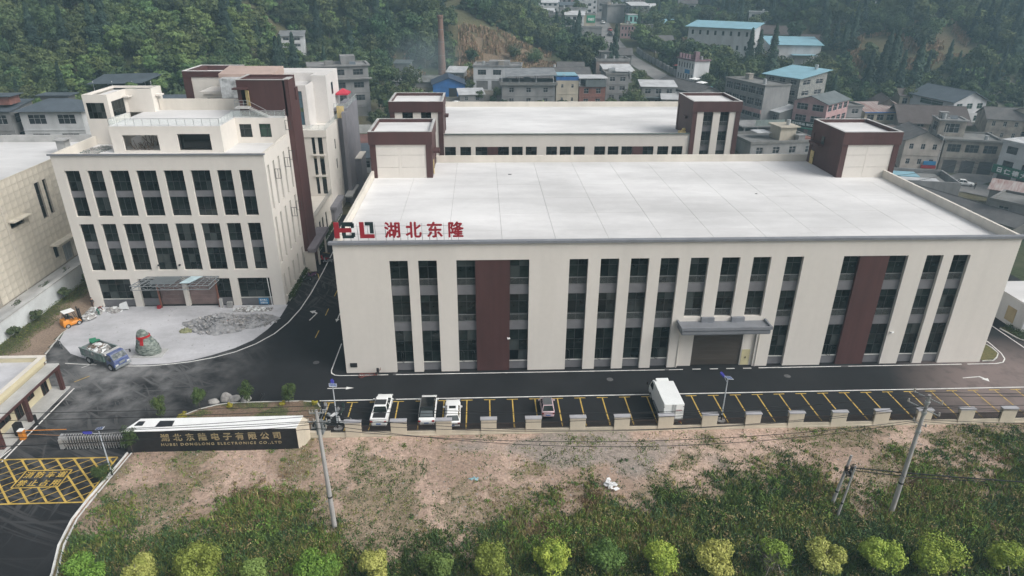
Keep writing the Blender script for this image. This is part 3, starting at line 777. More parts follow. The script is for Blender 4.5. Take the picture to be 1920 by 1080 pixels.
for i in range(len(xs) - 1):
    for j in range(len(ys) - 1):
        w, d = round(xs[i + 1] - xs[i] - 0.035, 3), round(ys[j + 1] - ys[j] - 0.02, 3)
        if (w, d) not in sm:
            q = MB(); q.box(0, 0, 0, w, d, 0.05); sm[w, d] = q.mesh('roof_slab', ROOFW)
        child('roof_slab', sm[w, d], fac, (xs[i] + 0.017, ys[j] + 0.01, 15.262 + 0.006 * rnd.random()))
F3 = [(1.2, 5.33, (0.33, 0.66), None), (6.42, 9.85, (0.29, 0.74), (0.06, 0.92)), (10.95, 14.16, (0.29, 0.73), (0.06, 0.92))]
for i, (a, b) in enumerate(bays):
    if i in (2, 11):
        pa, pb = (15.39, 19.2) if i == 2 else (58.66, 62.03)
        sub = [(a, pa), (pb, b)]
        mb = MB(); mb.box(pa, 0.06, 0.0, pb, 0.5, 14.175); mb.build('maroon_panel', MAROON, fac)
    else: sub = [(a, b)]
    for p, q in sub:
        fl = F3 if i not in (7, 8, 9) else [(6.76, 9.85, (0.29, 0.74), (0.06, 0.92)), F3[2]]
        bay_windows(fac, p + 0.003, q - 0.003, 0, fl)
        for c, d in ([(0.08, 1.2)] if i not in (7, 8, 9) else []) + ([(5.33, 6.42)] if i not in (7, 8, 9) else []) + [(9.85, 10.95)]:
            mb = MB(); mb.box(p + 0.002, 0.34, c, q - 0.002, 0.6, d); mb.build('spandrel', SPAN, fac)
        if i not in (7, 8, 9):
            mb = MB(); mb.box(p + 0.002, 0.24, 1.14, q - 0.002, 0.338, 1.22); mb.build('window_sill', KERB, fac)
# machines and crates seen behind the ground floor glass are left to the dark panes; open casements
for x in (13.6, 14.9, 25.95, 29.6, 36.4, 57.3, 6.6):
    mb = MB()
    for a, b in (((0, 0, 0), (0.3, -0.55, 0)), ((0, 0, 1.35), (0.3, -0.55, 1.35)), ((0, 0, 0), (0, 0, 1.35)), ((0.3, -0.55, 0), (0.3, -0.55, 1.35))):
        mb.tube((x + a[0], 0.36 + a[1], 1.3 + a[2]), (x + b[0], 0.36 + b[1], 1.3 + b[2]), 0.03, 4)
    mb.build('open_casement', FRAME, fac)
# entrance recess: piers, roller door, flush door, canopy
mb = MB(); mb.box(39.27, 0.30, 0.0, 40.98, 0.6, 5.5); mb.box(46.92, 0.30, 0.0, 48.38, 0.6, 5.5); mb.box(40.98, 0.30, 4.5, 46.92, 0.6, 5.5); mb.build('entrance_wall', CREAM, fac)
mb = MB()
for k in range(16): mb.box(41.0, 0.44 + 0.015 * (k % 2), 0.05 + k * 0.278, 46.9, 0.5, 0.05 + (k + 1) * 0.278)
mb.build('roller_door', mat('brown_shutter', (0.075, 0.062, 0.052), 0.5, var=0.12, scale=0.5, stretch=(0.3, 1, 2)), fac)
mb = MB(); mb.box(47.05, 0.25, 0.05, 48.05, 0.298, 2.15); d = mb.build('side_door', mat('pale_yellow_door', (0.55, 0.50, 0.30), 0.6), fac)
mb = MB(); mb.box(47.5, 0.19, 1.0, 47.6, 0.248, 1.2); mb.build('handle', BLACK, d)
mb = MB(); mb.box(38.75, -1.95, 5.45, 48.95, -0.002, 6.1); mb.box(38.6, -2.15, 6.1, 49.1, -1.95, 6.45); mb.box(38.6, -1.95, 6.1, 38.8, -0.002, 6.45); mb.box(48.9, -1.95, 6.1, 49.1, -0.002, 6.45); mb.box(38.8, -1.95, 6.1, 48.9, -0.002, 6.2)
mb.box(38.75, -2.02, 5.6, 48.95, -1.951, 5.95)
for x in (41.4, 44.95): mb.box(x, -0.35, 6.2, x + 1.5, -0.002, 6.78)
mb.build('canopy', COPING, fac)
mb = MB(); mb.box(0.62, -0.07, 0.82, 1.42, 0.02, 1.36); mb.build('vent_grille', BLACK, fac)
for x in (18.98, 64.5): 
    mb = MB(); mb.box(x - 0.05, -0.12 if x > 30 else -0.06, 4.35, x + 0.05, 0.05, 4.45); mb.rbox((x + 0.12, -0.2, 4.42), (0.32, 0.14, 0.13), 0.3); mb.build('security_camera', WHITE, fac)
mb = MB()
for x in (39.15, 48.7): mb.tube((x, -0.06, 0), (x, -0.06, 5.4), 0.05, 6)
mb.build('downpipe', CREAMP, fac)
rooftop_tower(fac, 0.1, 9.0, 29.1, 38.9, 15.3, 22.1, 'blank', ledge=(9.12, 30.3, 32.6, 18.7, 0.9), door=(9.02, 31.0, 32.0, 15.3, 17.4, 1))
t = rooftop_tower(fac, 69.3, 77.9, 28.0, 38.0, 15.3, 22.1, 'blank', ledge=(69.2, 33.6, 36.6, 18.7, -0.8), door=(69.28, 35.9, 37.0, 15.3, 17.4, -1))
window(t, 'W', 69.28, 33.6, 34.4, 18.9, 20.2, 0.0, (), (0.5,), off=(0, 0, 0))
# rooftop grit, puddle stains and a drain cap
mb = MB(); mb.box(20.2, 30.6, 15.33, 20.7, 30.9, 15.36); mb.box(54.0, 20, 15.33, 54.3, 20.2, 15.36); mb.build('drain_cap', BLACK, fac)

# ------------------------------------------------------------------ rear factory hall
rear = thing('factory_building', 'second cream factory hall with white roof standing behind the long front hall', 'factory', (0, 54.3, 0), world_coords=True)
RX = 63.2
def ux(u): return 9.5 + (u - 580) * 0.0325
rb = [(580, 642), (667, 728), (753, 820), (880, 942), (958, 1020), (1037, 1100), (1153, 1215), (1231, 1295), (1310, 1374), (1427, 1490), (1505, 1567), (1583, 1645), (1706, 1768), (1790, 1853), (1872, 1935)]
hl = [(ux(a), ux(b), 0.5, 14.05) for a, b in rb]
mb = MB(); wall(mb, 'S', 54.3, 9.4, 54.6, 0, FH, [h for h in hl if h[1] < 54.6], 0.4)
mb.face([(0.1, 54.6, 0), (0.1, 54.6, 15.3), (0.1, 89, 15.3), (0.1, 89, 0)]); mb.face([(RX, 54.6, 0), (RX, 89, 0), (RX, 89, 15.3), (RX, 54.6, 15.3)]); mb.face([(0.1, 89, 0), (0.1, 89, 15.3), (RX, 89, 15.3), (RX, 89, 0)])
mb.build('wall', CREAM, rear)
for a, b, *_ in [h for h in hl if h[1] < 54.6]:
    window(rear, 'S', 54.3, a, b, 11.0, 14.04, 0.35, (0.5,), (0.3, 0.72), rail=(0.05, 0.9))
    mb = MB(); mb.box(a, 54.66, 9.9, b, 54.7, 11.0); mb.build('spandrel', SPAN, rear)
for a, b in ((820, 880), (1645, 1706)):
    mb = MB(); mb.box(ux(a), 54.25, 0, ux(b), 54.5, 14.05); mb.build('maroon_panel', MAROON, rear)
mb = MB(); mb.box(0.4, 54.6, 15.0, RX - 0.3, 88.7, 15.3); mb.build('roof_deck', ROOFW, rear)
mb = MB(); mb.box(9.4, 54.302, FH, 54.6, 54.6, FH + 0.03); mb.box(0.1, 54.6, 15.3, 0.4, 88.7, FH); mb.box(RX - 0.3, 54.6, 15.3, RX, 88.7, FH); mb.box(0.1, 88.7, 15.3, RX, 89, FH); mb.build('parapet', CREAMP, rear)
mb = MB(); mb.box(9.5, 54.05, FH - 0.05, 54.5, 54.298, FH + 0.07); mb.build('coping', mat('green_grey_coping', (0.12, 0.16, 0.15), 0.5), rear)
t = rooftop_tower(rear, 0.0, 9.4, 54.0, 64.0, 10.0, 22.2, 'glazed', ledge=(9.52, 57, 59, 18.9, 0.7))
t = rooftop_tower(rear, 54.6, 63.4, 54.0, 64.0, 10.0, 22.2, 'glazed', ledge=(54.5, 56.5, 57.8, 18.7, -0.5))
window(t, 'W', 54.6, 56.6, 57.4, 19.0, 20.4, 0.0, (), (0.5,), off=(0, 0, 0))
mb = MB(); mb.box(52.9, 55.2, 15.3, 54.1, 56.2, 16.6); mb.rbox((53.7, 55.6, 16.8), (0.5, 0.4, 0.6), 0.4, tilt=0.5)
tag(mb.build('crate', WOODY), 'small yellow plywood crate on the rear hall roof beside the right maroon tower', 'crate')

# ------------------------------------------------------------------ sign on the roof edge
RED = mat('sign_red', (0.33, 0.018, 0.03), 0.45, var=0.08, scale=1)
GRN = mat('sign_dark_green', (0.018, 0.035, 0.037), 0.45, var=0.1, scale=1)
sg = thing('rooftop_sign', 'red and dark green company logo and four red Chinese characters on the factory roof edge', 'sign', (0, 0.25, FH), world_coords=True)
def plate(pts, m, name):
    q = MB(); k = len(pts); a = [(x, 0.18, z) for x, z in pts]; b = [(x, 0.32, z) for x, z in pts]
    q.face(a); q.face(b[::-1])
    for i in range(k): j = (i + 1) % k; q.face([a[i], a[j], b[j], b[i]])
    return q.build(name, m, sg)
z0, z1 = 16.78, 18.58
def rr(x0, x1, c0, c1, m, name): return plate([(x0, c0), (x1, c0), (x1, c1), (x0, c1)], m, name)
q = MB()                       # H: stem and crossbar; B: two open brackets behind the bar
q.box(0.42, 0.18, z0, 0.95, 0.32, z1); q.box(0.951, 0.18, 17.45, 2.25, 0.32, 17.92); q.build('letter', RED, sg)
q = MB()
q.box(1.25, 0.2, 18.12, 2.45, 0.32, z1); q.box(2.22, 0.2, 17.95, 2.56, 0.32, 18.45); q.box(1.25, 0.2, z0, 2.45, 0.32, 17.10); q.box(2.22, 0.2, 16.93, 2.6, 0.32, 17.40)
q.box(1.22, 0.2, 17.1, 1.62, 0.31, 17.42); q.box(1.22, 0.2, 17.94, 1.6, 0.31, 18.15); q.build('letter', GRN, sg)
q = MB(); q.box(3.12, 0.18, z0, 3.6, 0.32, z1); q.box(3.6, 0.18, z0, 4.66, 0.32, 17.18); q.build('letter', RED, sg)
q = MB(); q.box(3.72, 0.2, 18.22, 4.6, 0.32, z1); q.box(4.2, 0.2, 17.32, 4.6, 0.32, 18.22); q.build('letter', GRN, sg)
for ch, a, b in (('湖', 5.74, 7.42), ('北', 8.0, 9.7), ('东', 10.28, 11.95), ('隆', 12.56, 14.22)):
    t = text_mesh(ch, 1.8, 0.12, bold=0.026); o = place_text(t, 'character', RED, None, (a, 0.22, 16.78), fit=(b - a, 1.80))
    for v in o.data.vertices: v.co = v.co + o.location - Vector((0, 0.25, FH))
    o.location = (0, 0, 0); o.parent = sg
q = MB(); x = 0.5
while x < 14.3:
    q.tube((x, 0.36, FH - 0.1), (x, 0.34, 18.4), 0.02, 4); q.tube((x, 1.1, 15.3), (x, 0.36, 18.0), 0.02, 4); x += 0.78 if not (2.4 < x < 3 or 4.5 < x < 5.6) else 1.1
q.tube((0.4, 0.35, 17.2), (14.2, 0.35, 17.2), 0.02, 4); q.tube((0.4, 0.35, 18.1), (14.2, 0.35, 18.1), 0.02, 4)
q.build('support_frame', STEEL, sg)

# ------------------------------------------------------------------ office block on the left
OX0, OX1, OY = -38.35, -11.7, 18.48
off = thing('office_building', 'cream six storey office block with gridded windows behind the dusty plaza', 'office building', (-25, OY, 0), world_coords=True)
r1 = [(-37.15, -35.25), (-34.33, -32.4), (-31.5, -29.1), (-28.2, -25.65), (-24.75, -22.25), (-21.33, -18.85), (-18.0, -16.1), (-15.2, -13.48)]
hl = [(a, b, 13.27, 19.45) for a, b in r1] + [(a, b, 5.48, 12.25) for a, b in r1] + [(-36.85, -32.43, 0.0, 4.22), (-31.4, -25.55, 0, 4.2), (-24.95, -18.92, 0, 4.2), (-17.9, -13.45, 0, 4.22)]
ey = [(19.3, 20.05), (21.65, 22.45), (24.1, 24.95), (26.75, 27.55), (29.5, 30.35)]
he = [(a, b, 13.75, 19.8) for a, b in ey] + [(a, b, 6.0, 12.65) for a, b in ey] + [(a, b, 0.9, 4.3) for a, b in ey]
mb = MB(); wall(mb, 'S', OY, OX0, OX1, 0, 21.5, hl, 0.5); wall(mb, 'E', OX1, OY, 31.2, 0, 21.5, he, 0.45)
mb.face([(OX0, OY, 0), (OX0, OY, 21.5), (OX0, 38, 21.5), (OX0, 38, 0)]); mb.face([(OX0, 38, 0), (OX0, 38, 24), (OX1, 38, 24), (OX1, 38, 0)])
mb.build('wall', CREAM, off)
for a, b in r1:
    n = (0.33, 0.66) if b - a > 2.2 else (0.5,)
    for c, d, zs in ((13.27, 15.84, (0.30,)), (16.66, 19.44, (0.45,)), (5.48, 8.68, (0.33, 0.7)), (9.66, 12.24, (0.42,))):
        window(off, 'S', OY, a + .003, b - .003, c, d, 0.38, n, zs)
    for c, d in ((15.84, 16.66), (8.68, 9.66)): mb = MB(); mb.box(a + .002, OY + 0.3, c, b - .002, OY + 0.48, d); mb.build('spandrel', SPAN, off)
for a, b in ((-36.85, -32.43), (-17.9, -13.45)):
    window(off, 'S', OY, a + .003, b - .003, 1.12, 4.2, 0.38, (0.25, 0.5, 0.75), (0.34, 0.72))
    mb = MB(); mb.box(a + .002, OY + 0.3, 0, b - .002, OY + 0.48, 1.1); mb.build('spandrel', SPAN, off)
    mb = MB(); mb.box(a + .002, OY + 0.2, 1.06, b - .002, OY + 0.298, 1.16); mb.build('window_sill', KERB, off)
for a, b in ((-31.4, -29.0), (-21.2, -18.92)):
    window(off, 'S', OY, a + .003, b - .003, 1.12, 4.18, 0.38, (0.5,), (0.34, 0.72))
    mb = MB(); mb.box(a + .002, OY + 0.3, 0, b - .002, OY + 0.48, 1.1); mb.build('spandrel', SPAN, off)
rose = mat('rose_shutter', (0.21, 0.15, 0.14), 0.6, var=0.12, scale=0.5)
for a, b in ((-28.98, -25.6), (-24.9, -21.22)):
    mb = MB()
    for k in range(14): mb.box(a, OY + 0.50 + 0.02 * (k % 2), 0.05 + k * 0.296, b, OY + 0.56, 0.05 + (k + 1) * 0.296)
    mb.build('roller_shutter', rose, off)
orange = mat('red_primer_steel', (0.22, 0.09, 0.06), 0.6, var=0.15)
for x in (-28.75, -20.75):
    mb = MB(); mb.box(x - 0.1, OY - 0.5, 0, x + 0.1, OY - 0.3, 4.1); mb.build('column', orange, off)
mb = MB(); mb.box(-25.5, OY - 0.02, 0, -25.0, OY + 0.45, 4.3); mb.build('column', CREAM, off)
for (a, b) in ey:
    for c, d in ((13.75, 19.79), (6.0, 12.64), (0.9, 4.29)): window(off, 'E', OX1, a + .003, b - .003, c, d, 0.3, (), (0.22, 0.43, 0.62, 0.82) if d - c > 4 else (0.5,))
for y, z in ((21.9, 17.3), (26.9, 17.6), (29.6, 18.0), (27.0, 10.2), (29.8, 10.3), (29.6, 22.3)):      # casements swung open
    mb = MB()
    for a, b in (((0, 0), (0.75, 0)), ((0, 1.3), (0.75, 1.3)), ((0.75, 0), (0.75, 1.3)), ((0.4, 0), (0.4, 1.3)), ((0, 0), (0, 1.3))):
        mb.tube((OX1 + a[0], y + 0.3, z + a[1]), (OX1 + b[0], y + 0.3, z + b[1]), 0.035, 4)
    mb.build('open_casement', FRAME, off)
# roof terraces, parapets
mb = MB(); mb.box(OX0 + 0.3, OY + 0.3, 20.1, OX1 - 0.3, 37.9, 20.4); mb.build('roof_deck', ROOFW, off)
mb = MB(); mb.box(OX0, OY, 21.5, OX1, OY + 0.3, 21.6); mb.box(OX0 + .003, OY + 0.3, 20.4, OX0 + 0.3, 29.1, 21.6); mb.box(OX1 - 0.3, OY + 0.3, 20.4, OX1 - .003, 29.8, 21.6); mb.box(OX0 + 0.3, OY + 0.1, 20.4, OX1 - 0.3, OY + 0.3, 21.5); mb.build('parapet', CREAMP, off)
mb = MB(); mb.box(OX0 - 0.25, OY - 0.22, 21.45, OX1 + 0.2, OY - 0.002, 21.64);  mb.build('coping', COPING, off)
# penthouse: front rooms with two large openings, deck at 24.0
PX0, PX1, PY, DZ = -33.3, -18.69, 24.1, 23.95
mb = MB(); wall(mb, 'S', PY, PX0, PX1, 20.4, DZ, [(-31.8, -27.15, 20.7, 22.78), (-24.6, -20.25, 20.7, 22.92)], 0.3, back=True)
wall(mb, 'E', PX1, PY, 29.9, 20.4, DZ, [], 0.3); mb.face([(PX0, PY, 20.4), (PX0, PY, DZ), (PX0, 29.2, DZ), (PX0, 29.2, 20.4)])
wall(mb, 'S', 29.9, PX1, OX1 + 0.002, 20.4, DZ, [(-18.2, -16.5, 21.22, 23.08), (-15.42, -13.8, 21.22, 23.12)], 0.25)
wall(mb, 'E', OX1 + 0.003, 29.9, 31.2, 21.5, DZ, [], 0.3)
mb.box(PX0 + 0.3, 31.5, 20.4, PX1 - 0.3, 31.7, DZ - 0.3); mb.box(PX0, PY + 0.3, DZ - 0.3, PX1 - 0.3, 37.9, DZ - 0.002); mb.box(PX1 - 0.3, 30.2, DZ - 0.3, OX1 - 0.3, 37.9, DZ - 0.002)
mb.build('penthouse_wall', CREAM, off)
mb = MB(); mb.box(PX0, PY, DZ, PX1, 36.5, DZ + 0.03); mb.box(PX1, 29.9, DZ, OX1, 36.5, DZ + 0.03); mb.build('roof_terrace', ROOFW, off)
window(off, 'S', 29.9, -18.2, -16.5, 21.22, 23.08, 0.12, (0.33,), (0.66,)); window(off, 'S', 29.9, -15.42, -13.8, 21.22, 23.12, 0.12, (0.66,), (0.66,), gm=mat('green_glass', (0.02, 0.05, 0.03), 0.12))
window(off, 'S', PY, -24.6, -20.25, 20.7, 22.92, 0.9, (), ())
mb = MB(); mb.box(-31.5, 36.0, DZ + 0.03, -19.9, 36.3, 25.6); mb.build('parapet', CREAMP, off)
# debris of formwork inside the left opening
mb = MB(); r2 = random.Random(4)
for i in range(26):
    a = (r2.uniform(-31, -27.3), r2.uniform(25, 28.5), 20.45); mb.tube(a, (a[0] + r2.uniform(-1, 1), a[1] + r2.uniform(-.5, .5), 20.6 + r2.uniform(0.2, 1.9)), 0.04, 4)
tag(mb.build('timber_props', mat('old_timber', (0.16, 0.12, 0.09), 0.9)), 'heap of old timber props inside the left penthouse opening', 'timber', kind='stuff')
# glass balustrade of the terrace
rail = MB(); gl = MB()
def balus(pts, z, h=0.95, post=1.15, rail=rail, gl=gl):
    for (a, b) in zip(pts[:-1], pts[1:]):
        A, B = Vector((*a, z)), Vector((*b, z)); L = (B - A).length; n = max(1, round(L / post))
        rail.tube(A + Vector((0, 0, h)), B + Vector((0, 0, h)), 0.035, 5)
        for i in range(n + 1):
            P = A.lerp(B, i / n); rail.tube(P, P + Vector((0, 0, h)), 0.025, 4)
        d = (B - A).normalized(); nn = Vector((-d.y, d.x, 0)) * 0.008
        gl.hexa([A - nn + Vector((0, 0, .1)), B - nn + Vector((0, 0, .1)), B + nn + Vector((0, 0, .1)), A + nn + Vector((0, 0, .1)), A - nn + Vector((0, 0, h - .08)), B - nn + Vector((0, 0, h - .08)), B + nn + Vector((0, 0, h - .08)), A + nn + Vector((0, 0, h - .08))])
balus([(-32.6, 29.0), (PX0 + 0.1, PY + 0.1), (PX1 - 0.1, PY + 0.1), (PX1 - 0.1, 30.0), (OX1 - 0.15, 30.0), (OX1 - 0.15, 31.1)], DZ + 0.03)
clear = bpy.data.materials.new('clear_glass'); clear.use_nodes = True
cb = clear.node_tree.nodes['Principled BSDF']; cb.inputs['Base Color'].default_value = (0.75, 0.85, 0.83, 1); cb.inputs['Roughness'].default_value = 0.05; cb.inputs['Alpha'].default_value = 0.16
r = rail.build('handrail', STEEL, off); gl.build('glass_panel', clear, off)
# stair tower of the terrace, left: L shaped cream volume with a glazed corner
TZ = 27.25
mb = MB()
wall(mb, 'S', 29.17, -38.6, -35.25, 20.4, TZ - 0.3, [(-38.3, -35.85, 23.98, 26.16)], 0.2)
wall(mb, 'E', -35.25, 29.17, 34.5, 20.4, TZ - 0.3, [(30.0, 33.6, 24.0, 26.2)], 0.2)
wall(mb, 'S', 34.5, -35.25, -31.6, DZ, TZ - 0.3, [], 0.2); wall(mb, 'E', -31.6, 34.5, 37.8, DZ, TZ - 0.3, [], 0.2)
mb.face([(-38.6, 29.17, 20.4), (-38.6, 29.17, TZ - 0.3), (-38.6, 37.8, TZ - 0.3), (-38.6, 37.8, 20.4)])
mb.box(-38.6, 29.17, TZ - 0.3, -35.25, 29.45, TZ); mb.box(-38.6, 29.45, TZ - 0.3, -38.32, 37.8, TZ); mb.box(-38.32, 37.5, TZ - 0.3, -31.6, 37.8, TZ); mb.box(-35.53, 29.45, TZ - 0.3, -35.25, 34.5, TZ); mb.box(-35.25, 34.5, TZ - 0.3, -31.6, 34.8, TZ); mb.box(-31.88, 34.8, TZ - 0.3, -31.6, 37.5, TZ)
mb.box(-31.598, 35.4, 26.1, -30.9, 36.9, 26.3); mb.box(-35.248, 33.2, 26.25, -34.4, 34.4, 26.4)
st = mb.build('stair_tower', CREAM, off)
mb = MB(); mb.box(-38.32, 29.45, TZ - 0.75, -35.53, 37.5, TZ - 0.55); mb.box(-35.53, 34.8, TZ - 0.75, -31.88, 37.5, TZ - 0.55); mb.build('roof_slab', ROOFW, st)
window(st, 'S', 29.17, -38.3, -35.85, 23.98, 26.16, 0.12, (0.25, 0.5, 0.75), (0.42,), off=(-25, OY, 0)); window(st, 'E', -35.25, 30.0, 33.6, 24.0, 26.2, 0.12, (0.25, 0.5, 0.75), (0.4,), off=(-25, OY, 0))
# maroon stair tower of the terrace, right, with door, landing, flight of steps and a fin down the east wall
mb = MB(); wall(mb, 'S', 31.2, -18.15, -11.45, DZ, 28.95, [(-17.65, -16.75, 25.4, 27.55)], 0.25)
mb.box(-18.15, 31.45, DZ, -17.9, 37, 28.95); mb.box(-11.7, 31.45, DZ, -11.45, 37, 28.95); mb.box(-17.9, 36.8, DZ, -11.7, 37, 28.95); mb.box(-17.9, 31.45, 28.5, -11.7, 36.8, 28.65)
mb.box(-11.698, 31.2, 0, -10.9, 34.0, 29.0); mb.box(-11.698, 34.0, 0, -10.9, 36.0, 27.4); mb.box(-11.45, 34.002, 25.8, -10.7, 34.6, 27.5)
mb.box(-18.5, 30.1, 27.75, -16.55, 31.198, 27.95)
mt = mb.build('stair_tower', MAROON, off)
mb = MB(); mb.box(-18.25, 31.1, 28.951, -11.4, 31.42, 29.03); mb.box(-18.25, 31.42, 28.951, -17.88, 37.0, 29.03); mb.box(-11.72, 31.42, 28.951, -10.85, 34.05, 29.03); mb.build('coping', CONCL, mt)
mb = MB(); mb.rbox((-16.75, 31.0, 26.5), (0.75, 0.06, 2.1), R_(-35)); d = mb.build('door', WOODY, mt)
mb = MB(); mb.box(-18.4, 29.9, 25.2, -16.5, 31.19, 25.42); n = 9
for k in range(n): mb.box(-16.5 + k * 0.27, 30.1, 25.2 - (k + 1) * 0.135, -16.5 + (k + 1) * 0.27, 31.15, 25.3 - (k + 1) * 0.135)
mb.build('steps', CONCL, mt)
mb = MB()
for a, b in (((-18.35, 29.95, 26.35), (-16.5, 29.95, 26.35)), ((-16.5, 30.1, 26.3), (-14.2, 30.1, 25.0)), ((-18.35, 29.95, 25.9), (-16.5, 29.95, 25.9)), ((-18.35, 29.95, 26.35), (-18.35, 31.1, 26.35))): mb.tube(a, b, 0.035, 4)
for x in (-18.35, -17.7, -17.1, -16.5): mb.tube((x, 29.95, 25.4), (x, 29.95, 26.35), 0.03, 4)
mb.build('handrail', STEEL, mt)
# side entrance canopy on the lane
mb = MB(); mb.box(OX1 + 0.802, 30.0, 3.3, -9.7, 40.0, 3.95); mb.box(OX1 + 0.01, 36.01, 3.3, OX1 + 0.8, 40.0, 3.95); mb.build('side_canopy', mat('lilac_grey_canopy', (0.19, 0.17, 0.19), 0.6), off)
for q in ((-11.6, 30.2, 0, -10.0, 30.5, 3.29), (-10.2, 33, 0, -9.95, 33.3, 3.29), (-10.2, 38, 0, -9.95, 38.3, 3.29)): mb = MB(); mb.box(*q); mb.build('canopy_pier', CREAMP, off)
mb = MB(); mb.box(OX0, 38, 0, OX0 + 0.2, 38.2, 1); 
# white downpipe and plank at the corner bay, sign board
mb = MB(); mb.tube((-13.6, OY - 0.1, 0), (-13.75, OY - 0.05, 4.2), 0.05, 5); mb.build('downpipe', WHITE, off)
bd = thing('notice_board', 'small blue notice board with white lettering leaning at the office corner bay', 'sign', (-14.6, OY - 0.25, 0), world_coords=True)
BLUE = mat('signal_blue', (0.02, 0.20, 0.42), 0.5)
mb = MB(); mb.box(-15.3, OY - 0.28, 0.25, -13.95, OY - 0.22, 1.2); mb.build('board', BLUE, bd)
mb = MB(); mb.tube((-15.1, OY - 0.2, 0), (-15.1, OY - 0.2, 0.6), 0.02, 4); mb.tube((-14.1, OY - 0.2, 0), (-14.1, OY - 0.2, 0.6), 0.02, 4); mb.build('leg', STEEL, bd)
for j, row in enumerate(('前方施工', '注意安全')):
    t = text_mesh(row, 0.33, 0.01, bold=0.02); o = place_text(t, 'lettering', WHITE, None, (-15.15, OY - 0.29, 0.78 - j * 0.42), fit=(1.05, 0.32))
    o.location = Vector(o.location) - Vector(absloc(bd)); o.parent = bd

# ------------------------------------------------------------------ entrance canopy under construction (space frame)
cn = thing('steel_canopy', 'unfinished grey steel truss canopy over the office entrance with one pale blue roof sheet', 'canopy', (-25.8, 17.0, 3.7), world_coords=True)
mb = MB()
def truss(A, B, h=0.55, n=9):
    A, B = Vector(A), Vector(B); up = Vector((0, 0, h))
    mb.tube(A, B, 0.055, 5); mb.tube(A + up, B + up, 0.055, 5)
    for i in range(n + 1):
        P, = (A.lerp(B, i / n),); mb.tube(P, P + up, 0.03, 4)
        if i < n: mb.tube(P + (up if i % 2 else Vector()), A.lerp(B, (i + 1) / n) + (Vector() if i % 2 else up), 0.03, 4)
cz = 4.0; f0, f1, b0, b1 = (-30.9, 15.3), (-20.6, 15.3), (-30.0, 18.4), (-20.3, 18.4)
truss((*f0, cz), (*f1, cz)); truss((*b0, cz), (*b1, cz)); truss((*f0, cz), (*b0, cz), n=4); truss((*f1, cz), (*b1, cz), n=4)
for i in range(1, 12):
    t = i / 12; mb.tube((f0[0] * (1 - t) + f1[0] * t, f0[1], cz + 0.55), (b0[0] * (1 - t) + b1[0] * t, b0[1], cz + 0.55), 0.04, 4)
for j in (0.2, 0.4, 0.6, 0.8): mb.tube((f0[0] * (1 - j) + b0[0] * j, 15.3 + 3.1 * j, cz + 0.6), (f1[0] * (1 - j) + b1[0] * j, 15.3 + 3.1 * j, cz + 0.6), 0.035, 4)
mb.build('truss', STEELG, cn)
mb = MB(); mb.box(-28.6, 15.7, cz + 0.62, -25.3, 18.3, cz + 0.66); mb.build('roof_sheet', mat('mesh_sheet', (0.13, 0.15, 0.16), 0.6), cn)
mb = MB(); mb.face([(-24.6, 15.9, cz + 0.69), (-23.3, 15.9, cz + 0.69), (-22.3, 18.2, cz + 0.69), (-23.9, 18.2, cz + 0.69)]); mb.face([(-24.6, 15.9, cz + 0.66), (-23.9, 18.2, cz + 0.66), (-22.3, 18.2, cz + 0.66), (-23.3, 15.9, cz + 0.66)]); mb.build('roof_sheet', mat('pale_blue_sheet', (0.45, 0.58, 0.62), 0.5), cn)
for x, y in ((-28.0, 17.6), (-25.2, 17.7), (-22.7, 17.7)):
    mb = MB(); mb.box(x - .1, OY - 0.25, 6.2, x + .1, OY - 0.002, 6.4); mb.build('floodlight', BLACK, off)

# ------------------------------------------------------------------ dormitory block behind the office
dm = thing('dormitory_building', 'cream and grey stepped dormitory block behind the office, with railed terraces', 'building', (-14, 54.6, 0), world_coords=True)
GREY = mat('purple_grey_wall', (0.20, 0.195, 0.215), 0.8, var=0.08, scale=0.4)
mb = MB(); wall(mb, 'S', 54.6, -24, -11.8, 0, 15.86, [(-14.5, -13.9, 5.2, 15.8), (-13.4, -12.55, 5.2, 15.8)], 0.4); wall(mb, 'E', -11.8, 54.6, 66, 0, 17.05, [(61.2, 62.3, 8.2, 10.2), (61.2, 62.3, 12.0, 14.0), (62, 63, 4.4, 6.0)], 0.3)
mb.box(-24, 54.4, 15.86, -11.65, 54.7, 17.1); mb.box(-14.6, 54.3, 12.45, -12.2, 54.58, 12.75); mb.box(-14.6, 54.3, 8.6, -12.2, 54.58, 8.9); mb.box(-16.9, 54.4, 12.4, -15.8, 54.58, 12.7); mb.box(-16.9, 54.4, 8.55, -15.8, 54.58, 8.85)
mb.face([(-24, 54.7, 16.9), (-11.8, 54.7, 16.9), (-11.8, 66, 16.9), (-24, 66, 16.9)])
mb.build('wall', CREAM, dm)
for a, b in ((-14.5, -13.9), (-13.4, -12.55)):
    for z in (5.25, 9.0, 12.8): window(dm, 'S', 54.6, a, b, z, z + 2.9, 0.3, (), (0.2,))
for z in (8.2, 12.0): window(dm, 'E', -11.8, 61.2, 62.3, z, z + 2, 0.15, (0.5,), (0.5,))
mb = MB(); wall(mb, 'S', 56.6, -24, -14.9, 16.9, 24.6, [(-17.2, -15.7, 17.6, 23.6)], 0.35); wall(mb, 'E', -14.9, 56.6, 62, 16.9, 24.6, [], 0.3); mb.face([(-24, 56.6, 24.0), (-14.9, 56.6, 24.0), (-14.9, 70, 24.0), (-24, 70, 24.0)])
mb.box(-24, 56.6, 24.6, -14.9, 56.9, 24.61); mb.box(-15.2, 62, 16.9, -12.4, 73, 25.6); mb.box(-24, 66.1, 24.0, -15.21, 73, 25.6)
mb.build('upper_wall', mat('near_white_wall', (0.62, 0.60, 0.58), 0.85, var=0.04, scale=0.3), dm)
